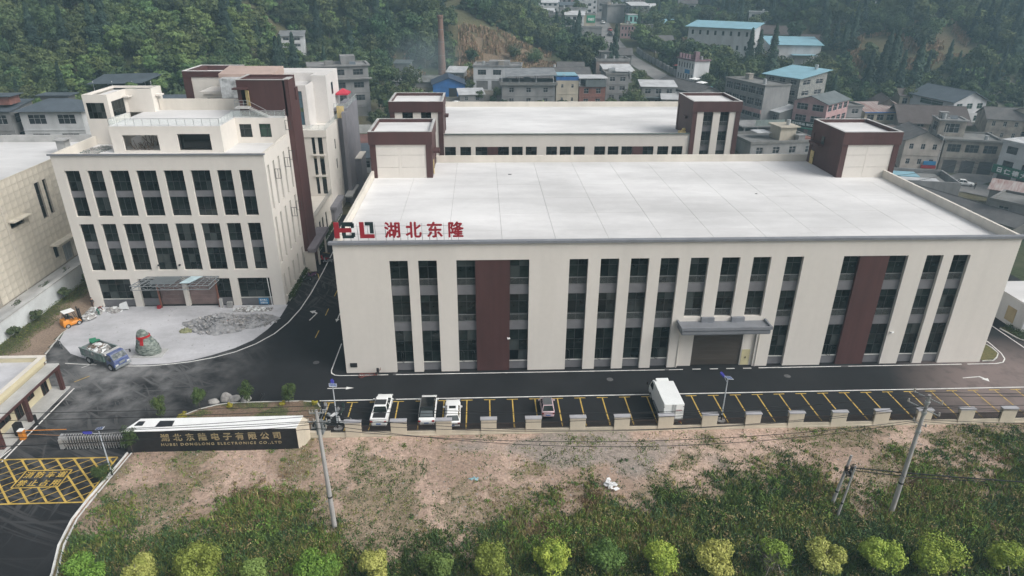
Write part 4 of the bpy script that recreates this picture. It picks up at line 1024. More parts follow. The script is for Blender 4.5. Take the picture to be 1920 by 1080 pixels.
window(dm, 'S', 56.6, -17.2, -15.7, 20.6, 23.59, 0.2, (0.5,), (0.5,), gm=GLASSB); window(dm, 'S', 56.6, -17.2, -15.7, 17.6, 20.0, 0.2, (0.5,), (), gm=GLASSB)
window(dm, 'E', -12.38, 66.0, 67.4, 21.6, 23.8, 0.0, (0.5,), ())
rail, gl = MB(), MB()
balus([(-24, 54.5), (-11.75, 54.5), (-11.75, 66)], 17.1, rail=rail, gl=gl); rail.build('handrail', STEEL, dm); gl.build('glass_panel', clear, dm)
mb = MB(); mb.box(-11.79, 66.01, 0, -9.9, 78, 18.4); mb.box(-10.7, 64.6, 0, -9.9, 66.0, 18.4); mb.box(-12.38, 66.01, 18.4, -9.9, 78, 18.9); mb.box(-9.88, 70, 0, -8.7, 76, 8.0)
mb.build('grey_wing', GREY, dm)
mb = MB(); mb.box(-9.9, 69.9, 8.0, -8.6, 76.1, 8.15); mb.build('pale_ledge', CREAMP, dm)
mb = MB(); mb.box(-11.78, 65.9, 17.1, -10.4, 66.0, 19.4); mb.build('door', WOODY, dm)
rail, gl = MB(), MB(); balus([(-12.3, 66.1), (-9.95, 66.1), (-9.95, 77.9)], 18.9, rail=rail, gl=gl); rail.build('handrail', STEEL, dm); gl.build('glass_panel', clear, dm)
# annex along the lane
mb = MB(); wall(mb, 'E', -11.8, 40.2, 54.58, 0, 5.3, [(42.4, 43.6, 0.8, 3.9), (44.6, 45.8, 0.8, 3.9), (47.5, 48.6, 0.8, 3.9)], 0.3); wall(mb, 'S', 40.2, -24, -11.8, 0, 5.3, [], 0.3); mb.face([(-24, 40.2, 4.8), (-12.1, 40.2, 4.8), (-12.1, 54.58, 4.8), (-24, 54.58, 4.8)]); mb.box(-12.1, 40.2, 4.8, -12.05, 54.58, 5.3)
mb.build('annex_wall', CREAMP, dm)
for y in (42.4, 44.6, 47.5): window(dm, 'E', -11.8, y, y + 1.15, 0.8, 3.89, 0.12, (0.5,), (0.6,))
rail = MB(); gl = MB()
y = 40.3
rail.tube((-11.95, 40.3, 6.2), (-11.95, 54.4, 6.2), 0.04, 5)
while y < 54.4: rail.tube((-11.95, y, 5.3), (-11.95, y, 6.2), 0.03, 4); y += 0.5
rail.build('railing', STEELG, dm)
mb = MB(); mb.box(-11.79, 52.0, 0.0, -11.2, 59.2, 3.0); mb.box(-11.79, 51.6, 3.0, -10.6, 59.4, 3.6); mb.build('porch', GREY, dm)
mb = MB(); mb.box(-10.9, 61, 2.6, -9.4, 69, 2.9); mb.build('porch_roof', CONCL, dm)
# west part of the complex: maroon framed box, pink sheet roof, wrapped tank
mb = MB(); mb.box(-33.2, 50.0, 0, -31.9, 58.5, 27.8); mb.box(-31.9, 50.0, 26.85, -25.9, 50.5, 27.8); mb.box(-31.9, 58.0, 0, -25.9, 58.5, 27.8); mb.box(-26.0, 50.5, 26.85, -25.6, 58.5, 27.8); mb.build('maroon_frame', MAROON, dm)
mb = MB(); mb.box(-31.9, 50.15, 0, -25.8, 57.9, 26.84); mb.build('cream_panel', CREAM, dm)
mb = MB(); mb.box(-33.2, 50.0, 27.801, -25.6, 50.5, 27.86); mb.box(-33.2, 58.0, 27.801, -25.6, 58.5, 27.86); mb.box(-33.2, 50.5, 27.801, -32.8, 58.0, 27.86); mb.box(-32.0, 50.5, 26.9, -25.8, 58.0, 27.0); mb.build('coping', ROOFW, dm)
mb = MB(); mb.box(-28.2, 44.5, 18, -18, 50.0, 25.0); mb.box(-28.6, 44.2, 25.0, -18, 50.0, 25.4); mb.build('cream_wing', CREAM, dm)
window(dm, 'S', 44.5, -27.6, -19, 23.6, 24.4, -0.02, (0.25, 0.5, 0.75), ())
mb = MB(); mb.hexa([(-24.6, 42.6, 27.4), (-16.3, 42.6, 27.4), (-16.6, 50.5, 27.4), (-25.5, 50.5, 27.4), (-24.6, 42.6, 28.3), (-16.3, 42.6, 28.3), (-16.6, 50.5, 28.6), (-25.5, 50.5, 28.6)])
mb.build('sheet_roof', mat('rosy_sheet_roof', (0.50, 0.38, 0.33), 0.6, var=0.08, scale=0.3, wave=('X', 1.6, 0.6)), dm)
mb = MB(); mb.box(-23.8, 40.5, 25.0, -18.2, 42.5, 27.9); mb.build('wrapped_tank', mat('plastic_wrap', (0.50, 0.52, 0.53), 0.3, var=0.25, scale=1.3, bump=0.8, bscale=3), dm)
# red gazebo tent on the grey wing terrace
tn = thing('gazebo_tent', 'red pop-up gazebo tent on the railed terrace of the dormitory block', 'tent', (-10.4, 70.5, 18.9), world_coords=True)
mb = MB(); a = [(-12.3, 68.8), (-9.9, 68.8), (-9.9, 72.0), (-12.3, 72.0)]; tp = (-11.1, 70.4, 22.1)
lp = [(x, y, 21.3) for x, y in a]; bt = [(x, y, 21.0) for x, y in a]
for i in range(4): j = (i + 1) % 4; mb.face([lp[i], lp[j], tp]); mb.face([bt[i], bt[j], lp[j], lp[i]])
mb.build('fabric_roof', mat('red_canvas', (0.50, 0.03, 0.06), 0.7), tn)
for x, y in a: mb = MB(); mb.tube((x, y, 18.9), (x, y, 21.1), 0.03, 4); mb.build('leg', STEEL, tn)

# ------------------------------------------------------------------ tiled building on the far left
tb = thing('tiled_building', 'beige tile clad building with a white flat roof at the left edge', 'building', (-50, 30, 0), world_coords=True)
TX = -50.0
wins = [(24.2, 27.2, 9.6, 10.45), (31.5, 32.7, 8.6, 14.1), (33.5, 34.4, 8.75, 14.1), (31.4, 32.5, 2.2, 4.0), (33.6, 36.0, 0.7, 3.4)]
mb = MB(); wall(mb, 'E', TX - 0.06, 16.0, 52, 0, 16.3, wins, 0.5)
mb.face([(-90, 18, 0), (TX - 0.06, 18, 0), (TX - 0.06, 18, 16.3), (-90, 18, 16.3)]); mb.build('wall', mat('tile_joint', (0.36, 0.33, 0.28), 0.9), tb)
# visible tiles, one object each, set proud of the joints
tmesh = {}
ty = 16.0; nt = 0
yy = [18.0 + 1.26 * k for k in range(15)]; zz = [0.7 + 1.04 * k for k in range(15)]
for a in yy:
    for c in zz:
        if a > 37 or any(h[0] < a + 1.24 and a < h[1] and h[2] < c + 1.02 and c < h[3] for h in wins): continue
        q = child('facade_tile', None, tb) if False else None
        k = 'ft'
        if k not in tmesh:
            m_ = MB(); m_.box(0, 0, 0, 0.06, 1.215, 1.0); tmesh[k] = m_.mesh('facade_tile', TILE)
        child('facade_tile', tmesh[k], tb, (TX - 0.06 + 50 + 0.002 * rnd.random(), a + 0.02 - 30, c + 0.02)); nt += 1
mb = MB()          # strips round the openings, upstand
for h in wins[:3]: mb.box(TX - 0.05, h[0] - 0.35, h[3] + 0.02, TX + 0.01, h[1] + 0.35, h[3] + 0.4)
mb.box(TX - 0.1, 16, 16.3, TX + 0.04, 52, 16.45); mb.box(TX - 0.05, 23.8, 10.6, TX + 0.9, 27.8, 10.75); mb.box(TX - 0.05, 30.9, 4.3, TX + 1.3, 37.0, 4.55)
for h in wins:        # tile infill between the whole tiles and the openings
    a0 = max([a for a in yy if a <= h[0]] or [18]); a1 = min([a for a in yy + [37] if a >= h[1]] or [37]); c0 = max([c for c in zz if c <= h[2]] or [0]); c1 = min([c for c in zz + [16.3] if c >= h[3]] or [16.3])
    for q in ((a0 + .02, h[0], c0 + .02, c1 - .02), (h[1], a1 - .02, c0 + .02, c1 - .02), (h[0], h[1], c0 + .02, h[2]), (h[0], h[1], h[3], c1 - .02)):
        if q[1] - q[0] > 0.05 and q[3] - q[2] > 0.05 and h not in wins[:3]: mb.box(TX - 0.058, q[0], q[2], TX, q[1], q[3])
        elif q[1] - q[0] > 0.05 and q[3] - q[2] > 0.05: mb.box(TX - 0.058, q[0], q[2], TX - 0.052, q[1], q[3])
mb.build('trim', TILE, tb)
for h in wins[:3]: window(tb, 'E', TX, h[0], h[1], h[2], h[3], 0.35, (0.5,) if h[1] - h[0] > 1.1 else (), (0.33, 0.66) if h[3] - h[2] > 2 else ())
window(tb, 'E', TX, 31.4, 32.5, 2.2, 4.0, 0.2, (0.5,), ()); window(tb, 'E', TX, 33.6, 36.0, 0.7, 3.4, 0.3, (0.3, 0.6), (), fm=STEEL, gm=mat('pale_pane', (0.25, 0.27, 0.27), 0.3))
mb = MB(); mb.face([(-95, 16.2, 15.7), (TX - 0.3, 16.2, 15.7), (TX - 0.3, 52, 15.7), (-95, 52, 15.7)]); mb.box(-95, 16, 15.0, TX - 0.3, 52, 15.68); mb.build('roof_deck', ROOFW, tb)
mb = MB(); mb.box(-95, 52, 10, TX, 52.4, 16.9); mb.build('parapet', CONCL, tb)
mb = MB(); mb.box(-52.6, 43.4, 15.7, -51.2, 44.8, 17.8); mb.box(-52.9, 43.1, 17.8, -50.9, 45.1, 17.95); mb.build('roof_vent', CONCL, tb)
mb = MB(); mb.tube((TX + 0.06, 23.3, 0), (TX + 0.06, 23.3, 15.8), 0.06, 5); mb.build('downpipe', CREAMP, tb)
# terrace in front of it and the white retaining wall
mb = MB(); mb.box(-49.9, -4, 0.0, -44.6, 45, 0.6); o = mb.build('paved_terrace', CONCL); tag(o, kind='structure')
rw = thing('retaining_wall', 'long white rendered retaining wall between the tiled building and the planting strip', 'wall', (-44.2, 10, 0), world_coords=True)
mb = MB(); mb.box(-44.6, -4, 0, -44.15, 45, 2.75); mb.build('wall', mat('white_render', (0.60, 0.63, 0.64), 0.85, var=0.08, scale=0.4), rw)
mb = MB(); mb.box(-44.72, -4, 2.75, -44.03, 45, 2.9); mb.build('coping', CONCL, rw)

# ------------------------------------------------------------------ gatehouse
gh = thing('gatehouse', 'single storey cream gatehouse with a flat roof and a porch on maroon columns', 'gatehouse', (-33, -5, 0), world_coords=True)
mb = MB()
mb.box(-40, -14.8, 0.12, -32.3, -2.2, 3.6); mb.box(-32.4, -14.8, 3.6, -32.05, -2.1, 4.2); mb.box(-40, -2.45, 3.6, -32.4, -2.1, 4.2)
mb.build('wall', mat('yellowish_cream', (0.60, 0.54, 0.37), 0.85, var=0.04, scale=0.5), gh)
mb = MB(); mb.box(-40, -14.8, 3.6, -32.4, -2.45, 3.65); mb.build('roof_deck', mat('dirty_roof', (0.52, 0.52, 0.54), 0.9, var=0.1, scale=0.4), gh)
mb = MB(); mb.box(-32.5, -14.8, 4.2, -31.98, -2.0, 4.26); mb.box(-40, -2.5, 4.2, -32.5, -2.0, 4.26); mb.build('coping', CREAMP, gh)
mb = MB(); mb.box(-32.04, -14.8, 3.1, -30.75, -2.1, 3.25); mb.build('porch_roof', CONCL, gh)
mb = MB(); mb.box(-31.0, -14.8, 2.75, -30.75, -2.1, 3.099); mb.build('porch_beam', MAROON, gh)
for y in (-2.5, -8.4, -12.9): mb = MB(); mb.box(-31.1, y - 0.2, 0.12, -30.72, y + 0.22, 2.749); mb.build('column', MAROON, gh)
for y, w_, z, zt_ in ((-3.3, 1.0, 0.12, 2.4), (-5.7, 1.2, 1.0, 2.4), (-7.8, 1.1, 0.12, 2.4), (-10.0, 1.8, 0.9, 2.4), (-12.4, 0.9, 0.12, 2.4)): window(gh, 'E', -32.3, y - w_ / 2, y + w_ / 2, z, zt_, -0.04, (0.5,), (), fm=MAROON)
mb = MB(); mb.box(-40, -15.2, 0.0, -30.45, -1.9, 0.12); tag(mb.build('gatehouse_plinth', CONCL), kind='structure')

# ------------------------------------------------------------------ village houses
VCONC = mat('village_concrete', (0.25, 0.25, 0.25), 0.9, var=0.14, scale=0.35, col2=(0.16, 0.16, 0.16), fine=0.07, stretch=(1, 1, 0.4))
VCONCD = mat('village_dark_concrete', (0.17, 0.17, 0.165), 0.9, var=0.14, scale=0.4, fine=0.07)
VWHITE = mat('village_white_tile', (0.52, 0.53, 0.54), 0.7, var=0.10, scale=0.4, fine=0.05, stretch=(1, 1, 0.4))
VCREAM = mat('village_cream', (0.42, 0.38, 0.31), 0.85, var=0.14, scale=0.4, fine=0.06, stretch=(1, 1, 0.4))
VBRICK = mat('village_brick', (0.22, 0.10, 0.08), 0.85, var=0.14, scale=1.0, fine=0.1)
VPINK = mat('village_pink', (0.40, 0.26, 0.26), 0.8, var=0.1, scale=0.5)
VTEAL = mat('village_teal', (0.25, 0.50, 0.46), 0.8, var=0.06, scale=0.5)
VSTONE = mat('speckled_tile', (0.30, 0.30, 0.28), 0.8, scale=3.2, col2=(0.12, 0.13, 0.13), fine=0.1)
VOLD = mat('old_render', (0.34, 0.31, 0.27), 0.9, var=0.2, scale=0.5, col2=(0.17, 0.155, 0.14), fine=0.08)
RSLATE = mat('grey_roof_tiles', (0.085, 0.083, 0.085), 0.85, var=0.2, scale=0.6, col2=(0.13, 0.125, 0.12), fine=0.12, wave=('X', 2.2, 0.7))
RBROWN = mat('brown_roof_tiles', (0.075, 0.058, 0.055), 0.85, var=0.2, scale=0.6, col2=(0.10, 0.085, 0.08), fine=0.12, wave=('X', 2.2, 0.7))
RMETAL = mat('slate_blue_metal_roof', (0.085, 0.105, 0.125), 0.5, var=0.12, scale=0.4, wave=('X', 1.6, 0.7))
RSKY = mat('sky_blue_metal_roof', (0.23, 0.42, 0.50), 0.5, var=0.08, scale=0.3, wave=('X', 1.4, 0.5))
RBLUE = mat('blue_sheet', (0.03, 0.13, 0.36), 0.5, var=0.15, scale=0.5, wave=('X', 1.6, 0.5))
RGREY = mat('grey_sheet_roof', (0.22, 0.23, 0.24), 0.6, var=0.16, scale=0.4, wave=('X', 1.6, 0.6))
RRUST = mat('rust_striped_roof', (0.36, 0.33, 0.32), 0.7, scale=1.1, col2=(0.19, 0.085, 0.065), stretch=(2.2, 0.12, 1), wave=('X', 1.6, 0.6))
RLIGHT = mat('pale_roof', (0.46, 0.47, 0.48), 0.7, var=0.12, scale=0.4)
RGREEN = mat('green_grey_roof', (0.115, 0.135, 0.14), 0.6, var=0.15, scale=0.4, wave=('X', 1.6, 0.6))
LOTS = []
VFRAME = mat('grey_white_frame', (0.36, 0.37, 0.38), 0.6)
def house(label, p, ang, w, d, h, floors, n, wm, roof='flat', rm=None, side=None, sn=2, cat='house', rh=None, over=0.5, fr=0.55, zr=0.45, fm=None, name='house', back=False, group=None, ground=None, blank_front=False, slope=0, gl=None):
    """village house, front facing local -y; side 'W'/'E' also gets windows. roof: flat, gable (ridge along x), gabley, mono, shed, hip"""
    rm = rm or VCONC; fm = fm or VFRAME
    x, y, z = p
    o = thing(name, label, cat, (x, y, z), R_(ang), group)
    c, s_ = math.cos(R_(ang)), math.sin(R_(ang))
    LOTS.append((x + c * w / 2 - s_ * d / 2, y + s_ * w / 2 + c * d / 2, max(w, d) / 2 + 2.5))
    fh = h / floors
    def row(u0, u1, k, skip=None):
        out = []
        bw = (u1 - u0) / k
        for f in range(floors):
            for i in range(k):
                a = u0 + bw * (i + 0.5) - bw * fr / 2; z0 = f * fh + fh * (1 - zr) * 0.62
                z1 = z0 + fh * zr
                if f == 0 and ground: z0, z1, a2 = 0.15, fh * 0.82, bw * 0.12; out.append((u0 + bw * i + a2, u0 + bw * (i + 1) - a2, z0, z1, 'g')); continue
                out.append((a, a + bw * fr, z0, z1, 'w'))
        return out
    hs_ = [] if blank_front else row(0.3, w - 0.3, n); hw = row(0.3, d - 0.3, sn) if side else []
    mb = MB()
    wall(mb, 'S', 0, 0, w, -3.0, h, [q[:4] for q in hs_], 0.18)
    wall(mb, 'E', w, 0, d, -3.0, h, [q[:4] for q in hw] if side == 'E' else [], 0.18)
    wall(mb, 'W', 0, 0, d, -3.0, h, [q[:4] for q in hw] if side == 'W' else [], 0.18)
    wall(mb, 'N', d, 0, w, -3.0, h, [], 0.18)
    rh = rh if rh is not None else {'gable': d * 0.22, 'gabley': w * 0.2, 'mono': 1.2, 'hip': min(w, d) * 0.25}.get(roof, 0.5)
    if roof == 'gable':
        for X in (0, w): mb.face([(X, 0, h), (X, d, h), (X, d / 2, h + rh)])
    if roof == 'gabley':
        for Y in (0, d): mb.face([(0, Y, h), (w, Y, h), (w / 2, Y, h + rh)])
    if roof == 'mono':
        for X in (0, w): mb.face([(X, 0, h), (X, d, h), (X, d, h + rh)])
        mb.face([(0, d, h), (w, d, h), (w, d, h + rh), (0, d, h + rh)])
    for f in range(1, floors): mb.box(-0.08, -0.10, f * fh - 0.12, w + 0.08, -0.002, f * fh + 0.12)
    mb.build('wall', wm, o)
    for q in hs_:
        if q[4] == 'g': m_ = MB(); m_.box(q[0], 0.12, q[2], q[1], 0.16, q[3]); m_.build('roller_shutter', ground, o)
        else: window(o, 'S', 0, *q[:4], 0.12, () if y > 200 else (0.5,) if q[1] - q[0] < 2.2 else (0.33, 0.66), () if y > 200 else (0.6,), fm=fm, gm=gl or GLASSR, fw=0.07, off=(0, 0, 0))
    for q in hw:
        if q[4] == 'g': continue
        X = w if side == 'E' else 0
        window(o, side, X, *q[:4], 0.12, () if y > 200 else (0.5,), () if y > 200 else (0.6,), fm=fm, gm=gl or GLASSR, fw=0.07, off=(0, 0, 0))
    mb = MB(); t = 0.14; e = over
    if roof == 'flat':
        mb.box(0, 0, h, w, d, h + 0.1); mb.box(-e * .5, -e * .5, h + 0.1, w + e * .5, 0.15, h + 0.1 + rh); mb.box(-e * .5, d - 0.15, h + 0.1, w + e * .5, d + .1, h + 0.1 + rh); mb.box(-e * .5, 0.15, h + 0.1, 0.15, d - 0.15, h + 0.1 + rh); mb.box(w - 0.15, 0.15, h + 0.1, w + e * .5, d - 0.15, h + 0.1 + rh)
    def slab(a, b, c_, d_): mb.hexa([*[(q[0], q[1], q[2] - t) for q in (a, b, c_, d_)], a, b, c_, d_])
    if roof == 'gable':
        k = rh / (d / 2); z0 = h - e * k + 0.12; r = h + rh + 0.12
        slab((-e, -e, z0), (w + e, -e, z0), (w + e, d / 2, r), (-e, d / 2, r)); slab((-e, d / 2, r), (w + e, d / 2, r), (w + e, d + e, z0), (-e, d + e, z0))
        mb.tube((-e, d / 2, r), (w + e, d / 2, r), 0.12, 5)
    if roof == 'gabley':
        k = rh / (w / 2); z0 = h - e * k + 0.12; r = h + rh + 0.12
        slab((-e, -e, z0), (w / 2, -e, r), (w / 2, d + e, r), (-e, d + e, z0)); slab((w / 2, -e, r), (w + e, -e, z0), (w + e, d + e, z0), (w / 2, d + e, r))
        mb.tube((w / 2, -e, r), (w / 2, d + e, r), 0.12, 5)
    if roof == 'mono':
        k = rh / d; slab((-e, -e, h - e * k + .12), (w + e, -e, h - e * k + .12), (w + e, d + e, h + rh + e * k + .12), (-e, d + e, h + rh + e * k + .12))
    if roof == 'hip':
        r = h + rh; q = min(w, d) / 2
        A, B, C_, D_ = (-e, -e, h), (w + e, -e, h), (w + e, d + e, h), (-e, d + e, h)
        if w >= d: P, Q = (q, d / 2, r), (w - q, d / 2, r); mb.face([A, B, Q, P]); mb.face([B, C_, Q]); mb.face([C_, D_, P, Q]); mb.face([D_, A, P])
        else: P, Q = (w / 2, q, r), (w / 2, d - q, r); mb.face([A, B, P]); mb.face([B, C_, Q, P]); mb.face([C_, D_, Q]); mb.face([D_, A, P, Q])
        mb.face([A, D_, C_, B])
    mb.build('roof', rm, o)
    q = random.Random(int(x * 13 + y * 7))
    if roof == 'flat' and w > 6 and d > 5 and y < 330:         # the usual clutter on flat roofs
        for k in range(q.randint(1, 3)):
            cx, cy = q.uniform(1.2, w - 1.6), q.uniform(1.5, d - 1.6); c_ = q.random(); m_ = MB()
            if c_ < .4: m_.tube((cx, cy, h + .1), (cx, cy, h + 1.5), .5, 9); m_.build('water_tank', STEEL, o)
            elif c_ < .75: m_.box(cx - .9, cy - .8, h + .1, cx + .9, cy + .8, h + 1.7); m_.box(cx - 1.1, cy - 1.0, h + 1.7, cx + 1.1, cy + 1.0, h + 1.8); m_.build('roof_hut', q.choice([VCONC, VOLD, VCONCD]), o)
            else: m_.hexa([(cx - .9, cy - .5, h + .2), (cx + .9, cy - .5, h + .2), (cx + .9, cy + .6, h + .9), (cx - .9, cy + .6, h + .9), (cx - .9, cy - .5, h + .3), (cx + .9, cy - .5, h + .3), (cx + .9, cy + .6, h + 1.0), (cx - .9, cy + .6, h + 1.0)]); m_.build('solar_heater', RMETAL, o)
    return o
def part(o, name, m, *boxes, rz=0, ctr=None):
    mb = MB()
    for b in boxes: mb.box(*b)
    return mb.build(name, m, o)
def tank(o, x, y, z):        # rooftop water tank on a stand
    mb = MB(); mb.tube((x, y, z), (x, y, z + 1.3), 0.5, 10); mb.build('water_tank', STEEL, o)
def posts(o, xs, ys, z0, z1, m=WFRAME, r=0.07):
    for x in xs:
        for y in ys: mb = MB(); mb.box(x - r, y - r, z0, x + r, y + r, z1); mb.build('post', m, o)

h = house('unfinished grey four storey block with dark window holes above the left maroon towers', (-32.5, 133.5, 4.0), 15, 16.5, 10, 14.5, 4, 3, VCONC, 'flat', VCONC, 'E', 2, rh=0.4, fm=VCONCD, ground=VCONCD, over=1.2)
part(h, 'stair_tower', VCONC, (9.2, 4, 14.5, 13.4, 9, 17.0)); part(h, 'roof_vent', VCONCD, (4.5, 3, 14.6, 7.0, 5, 15.8)); part(h, 'balcony', VCONC, (-1.2, -1.2, 11.0, 17.3, -0.12, 11.35), (-1.2, -1.2, 7.3, 3.5, -0.12, 7.6))
house('tiny white house with pale roof high up the wooded valley behind the office roofs', (-53.5, 182.9, 18.9), 8, 8, 7, 4.2, 2, 2, VWHITE, 'mono', RGREY, 'E')
house('low grey cottage with pale roof beside the tiny white house in the wooded valley', (-64, 178, 21), 12, 6, 5, 3.0, 1, 2, VCONC, 'gable', RLIGHT)
h = house('unfinished two storey concrete house with open ground floor below the maize field', (13.8, 167.0, 7.4), -5, 16.0, 10, 7.4, 2, 3, VWHITE, 'flat', VCONC, 'W', 2, rh=0.6, fm=VCONCD, ground=VCONCD)
part(h, 'roof_parapet', VCONC, (5, 3, 7.5, 12, 8, 9.0))
h = house('dark grey tiled open sided roof directly right of the unfinished concrete house', (25.5, 160.0, 6.8), -3, 9.5, 8, 4.6, 1, 2, VCONCD, 'mono', RSLATE, None, over=0.8)
h = house('long shed under dark roof sheets with two pale strips, behind the terrace house', (35, 165.0, 7.8), 4, 18, 11, 4.0, 1, 3, VCONCD, 'gable', RSLATE, 'E', over=1.2)
part(h, 'skylight_strip', RLIGHT, (6, -1, 3.9, 6.8, 4, 4.02)); tank(h, 7, 6, 6)
h = house('big grey rendered house with a sheet roofed terrace just behind the rear hall', (22.8, 147.1, 5.3), 0, 16.6, 9, 6.4, 2, 3, VCONC, 'flat', VCONCD, 'W', 1, rh=0.9, over=1.4, fr=0.28)
posts(h, (0, 5.3, 10.6, 16), (-0.4, 8), 7.3, 9.4)
mb = MB(); mb.hexa([(1, -1.2, 9.1), (17, -1.2, 9.6), (17, 9, 10.4), (1, 9, 10.4), (1, -1.2, 9.2), (17, -1.2, 9.7), (17, 9, 10.5), (1, 9, 10.5)]); mb.build('sheet_roof', RGREY, h)
h = house('beige house with small windows and a blue roof edge, left of the brick house', (39.7, 147.0, 5.2), 0, 7.0, 9, 8.0, 2, 2, VCREAM, 'flat', RBLUE, None, rh=1.0, over=0.1, fr=0.22, zr=0.28)
part(h, 'sheet_roof', RSKY, (-6, 1.5, 9.2, 6.8, 9, 9.4))
h = house('red brick two storey house with grey blue shutters behind the rear hall', (47.0, 147.0, 5.2), 0, 8.2, 9, 6.2, 2, 2, VBRICK, 'flat', VCONC, None, rh=0.1, over=0.6, fr=0.4, zr=0.5)
part(h, 'awning', RGREEN, (1.8, -0.6, 6.2, 8.2, -0.1, 8.2)); part(h, 'roof_sheet', RLIGHT, (-0.4, -0.4, 8.6, 8.8, 8, 8.8)); posts(h, (0.1, 8.1), (0.1, 7.8), 6.3, 8.6)
h = house('narrow grey concrete house with rooftop water heater, right of the brick house', (56.2, 151.8, 5.8), 0, 7.2, 9, 8.4, 3, 2, VCONC, 'flat', VCONCD, None, rh=0.6)
part(h, 'solar_heater', STEEL, (1, 2, 9.4, 3, 3.4, 10.2)); part(h, 'roof_sheet', RLIGHT, (3.2, 1, 9.3, 8.6, 7, 9.45))
h = house('low grey house with pale awning roofs right of the leafy tree behind the rear hall', (66.5, 146.0, 5.0), -6, 10.5, 8, 6.6, 2, 3, VCONC, 'mono', RLIGHT, 'W', 1, rh=0.8)
part(h, 'awning', RGREEN, (-0.8, -2.2, 3.4, 6, -0.12, 3.55))
h = house('small grey outhouse with a slanted pale roof in front of the low grey house', (72, 141, 4.6), -10, 9, 6, 4.0, 1, 2, VOLD, 'mono', RLIGHT, None)
h = house('brick rowhouse with flat roof and roof shed at the foot of the far street', (58.4, 186.0, 9.4), 0, 12, 9, 5.2, 1, 3, mat('pale_brick', (0.27, 0.22, 0.20), 0.9, var=0.12, scale=0.7), 'flat', VCONC, None, rh=0.9)
part(h, 'stair_tower', VCONCD, (2, 3, 5.3, 5.2, 6, 8.2), (1.3, 2.4, 8.2, 5.8, 6.5, 8.45)); tank(h, 3.4, 2, 6.1)
h = house('dark timber house with slate roof left of the far street', (62, 200, 11.0), -6, 12, 9, 4.6, 1, 3, VCONCD, 'gable', RSLATE, None)
h = house('slate roofed row beside the lower end of the far street', (74.5, 160, 6.6), -74, 24, 8, 4.4, 1, 5, VCONC, 'gable', RSLATE, None, over=0.7)
h = house('bright blue sheet metal shed with a dark doorway left of the small grey outbuilding', (0.6, 158.2, 6.2), 4, 10.5, 12, 4.2, 1, 1, RBLUE, 'gabley', mat('dark_blue_roof', (0.04, 0.06, 0.10), 0.6, var=0.1), None, cat='shed', name='shed', blank_front=True, rh=2.0)
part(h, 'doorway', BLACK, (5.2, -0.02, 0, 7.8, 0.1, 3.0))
h = house('small grey outbuilding with pale metal roof right of the blue shed', (9.6, 150.5, 5.5), 8, 7.6, 5, 2.9, 1, 2, VCONC, 'mono', RLIGHT, None, rh=1.0, fr=0.3)
h = house('small pale roofed hut at the foot of the tall chimney', (4.4, 178.5, 8.6), -12, 6, 5, 3.2, 1, 1, VCONC, 'mono', RLIGHT, None, cat='hut', fr=0.3)
h = house('dark boarded hut on the slope left of the chimney', (-14.5, 184, 9.9), -5, 5.5, 5, 4.2, 1, 1, VCONCD, 'mono', RGREEN, None, cat='hut', blank_front=True, rh=0.5)
h = house('long low grey roofed kiln shed in front of the chimney', (-15, 171.5, 7.9), -6, 23, 7, 1.8, 1, 4, VCONC, 'gable', mat('weathered_kiln_roof', (0.15, 0.155, 0.15), 0.9, var=0.2, scale=0.5), None, cat='shed', name='shed', blank_front=True)
house('long slate blue sheet roof by the lane beyond the dormitory block', (-19, 88, 0), 5, 10, 9, 3.6, 1, 3, VWHITE, 'mono', RMETAL, None, cat='shed', name='shed', rh=1.2)
house('low red brown tiled roof on the bank beyond the dormitory block', (-22, 103, 1.5), 0, 13, 6, 2.6, 1, 3, VCREAM, 'gable', mat('red_brown_roof', (0.17, 0.085, 0.075), .85, var=.15, wave=('X', 2.2, .6)), None, rh=1.2)
part(thing('bank_wall', 'pale concrete bank wall below the unfinished grey block', 'wall', (-26, 121, 2.2)), 'wall', CONCL, (-6, 0, -2, 16, 0.5, 2.6))
# street side
h = house('white building with a battlemented purple roof and blue shop sign by the far street bend', (87.0, 181.5, 8.6), -74, 11.0, 6, 7.6, 2, 6, VWHITE, 'flat', mat('mauve_roof', (0.20, 0.13, 0.15), 0.8), None, rh=0.5, over=0.9, fr=0.4, fm=BLACK)
mb = MB()
for k in range(6): mb.box(0.4 + k * 1.9, 0.0, 8.2, 1.2 + k * 1.9, 0.8, 9.6)
mb.box(9.6, 0, 8.2, 11, 1.6, 10.8); mb.build('battlement', mat('mauve_roof', (0.2, .13, .15)), h); part(h, 'shop_sign', mat('signal_blue', (0.02, 0.2, 0.42)), (5.5, -0.25, 3.3, 8.6, -0.12, 4.6))
h = house('narrow turquoise house with white window frames near the top of the far street', (86.0, 268.5, 18.3), 0, 4.6, 8, 8.0, 2, 2, VTEAL, 'flat', RLIGHT, None, rh=0.2, fr=0.6, zr=0.55)
house('large grey house with a curved blank wall beside the top of the far street', (80.5, 295.0, 21.0), 8, 9.0, 9, 8.5, 1, 1, VCONC, 'flat', VCONC, None, blank_front=True, over=1)
house('tall dark grey house stepping up behind the turquoise house', (90.5, 285, 20.5), 5, 9, 9, 9.4, 3, 3, VCONCD, 'mono', RLIGHT, 'W')
house('dull pink shop row at the corner of the far street', (80.2, 256.5, 17.0), -14, 6.5, 6, 5.6, 2, 4, VPINK, 'flat', VCREAM, None)
h = house('pale house above the stone retaining wall, left of the far street', (56, 289.5, 20.4), 0, 13, 8, 7.5, 2, 4, VWHITE, 'flat', VCONC, None)
h = house('grey retaining block with flat top beneath the green billboard', (55.5, 256.0, 16.6), -3, 16, 5, 4.9, 1, 1, VCONC, 'flat', VCONC, None, blank_front=True)
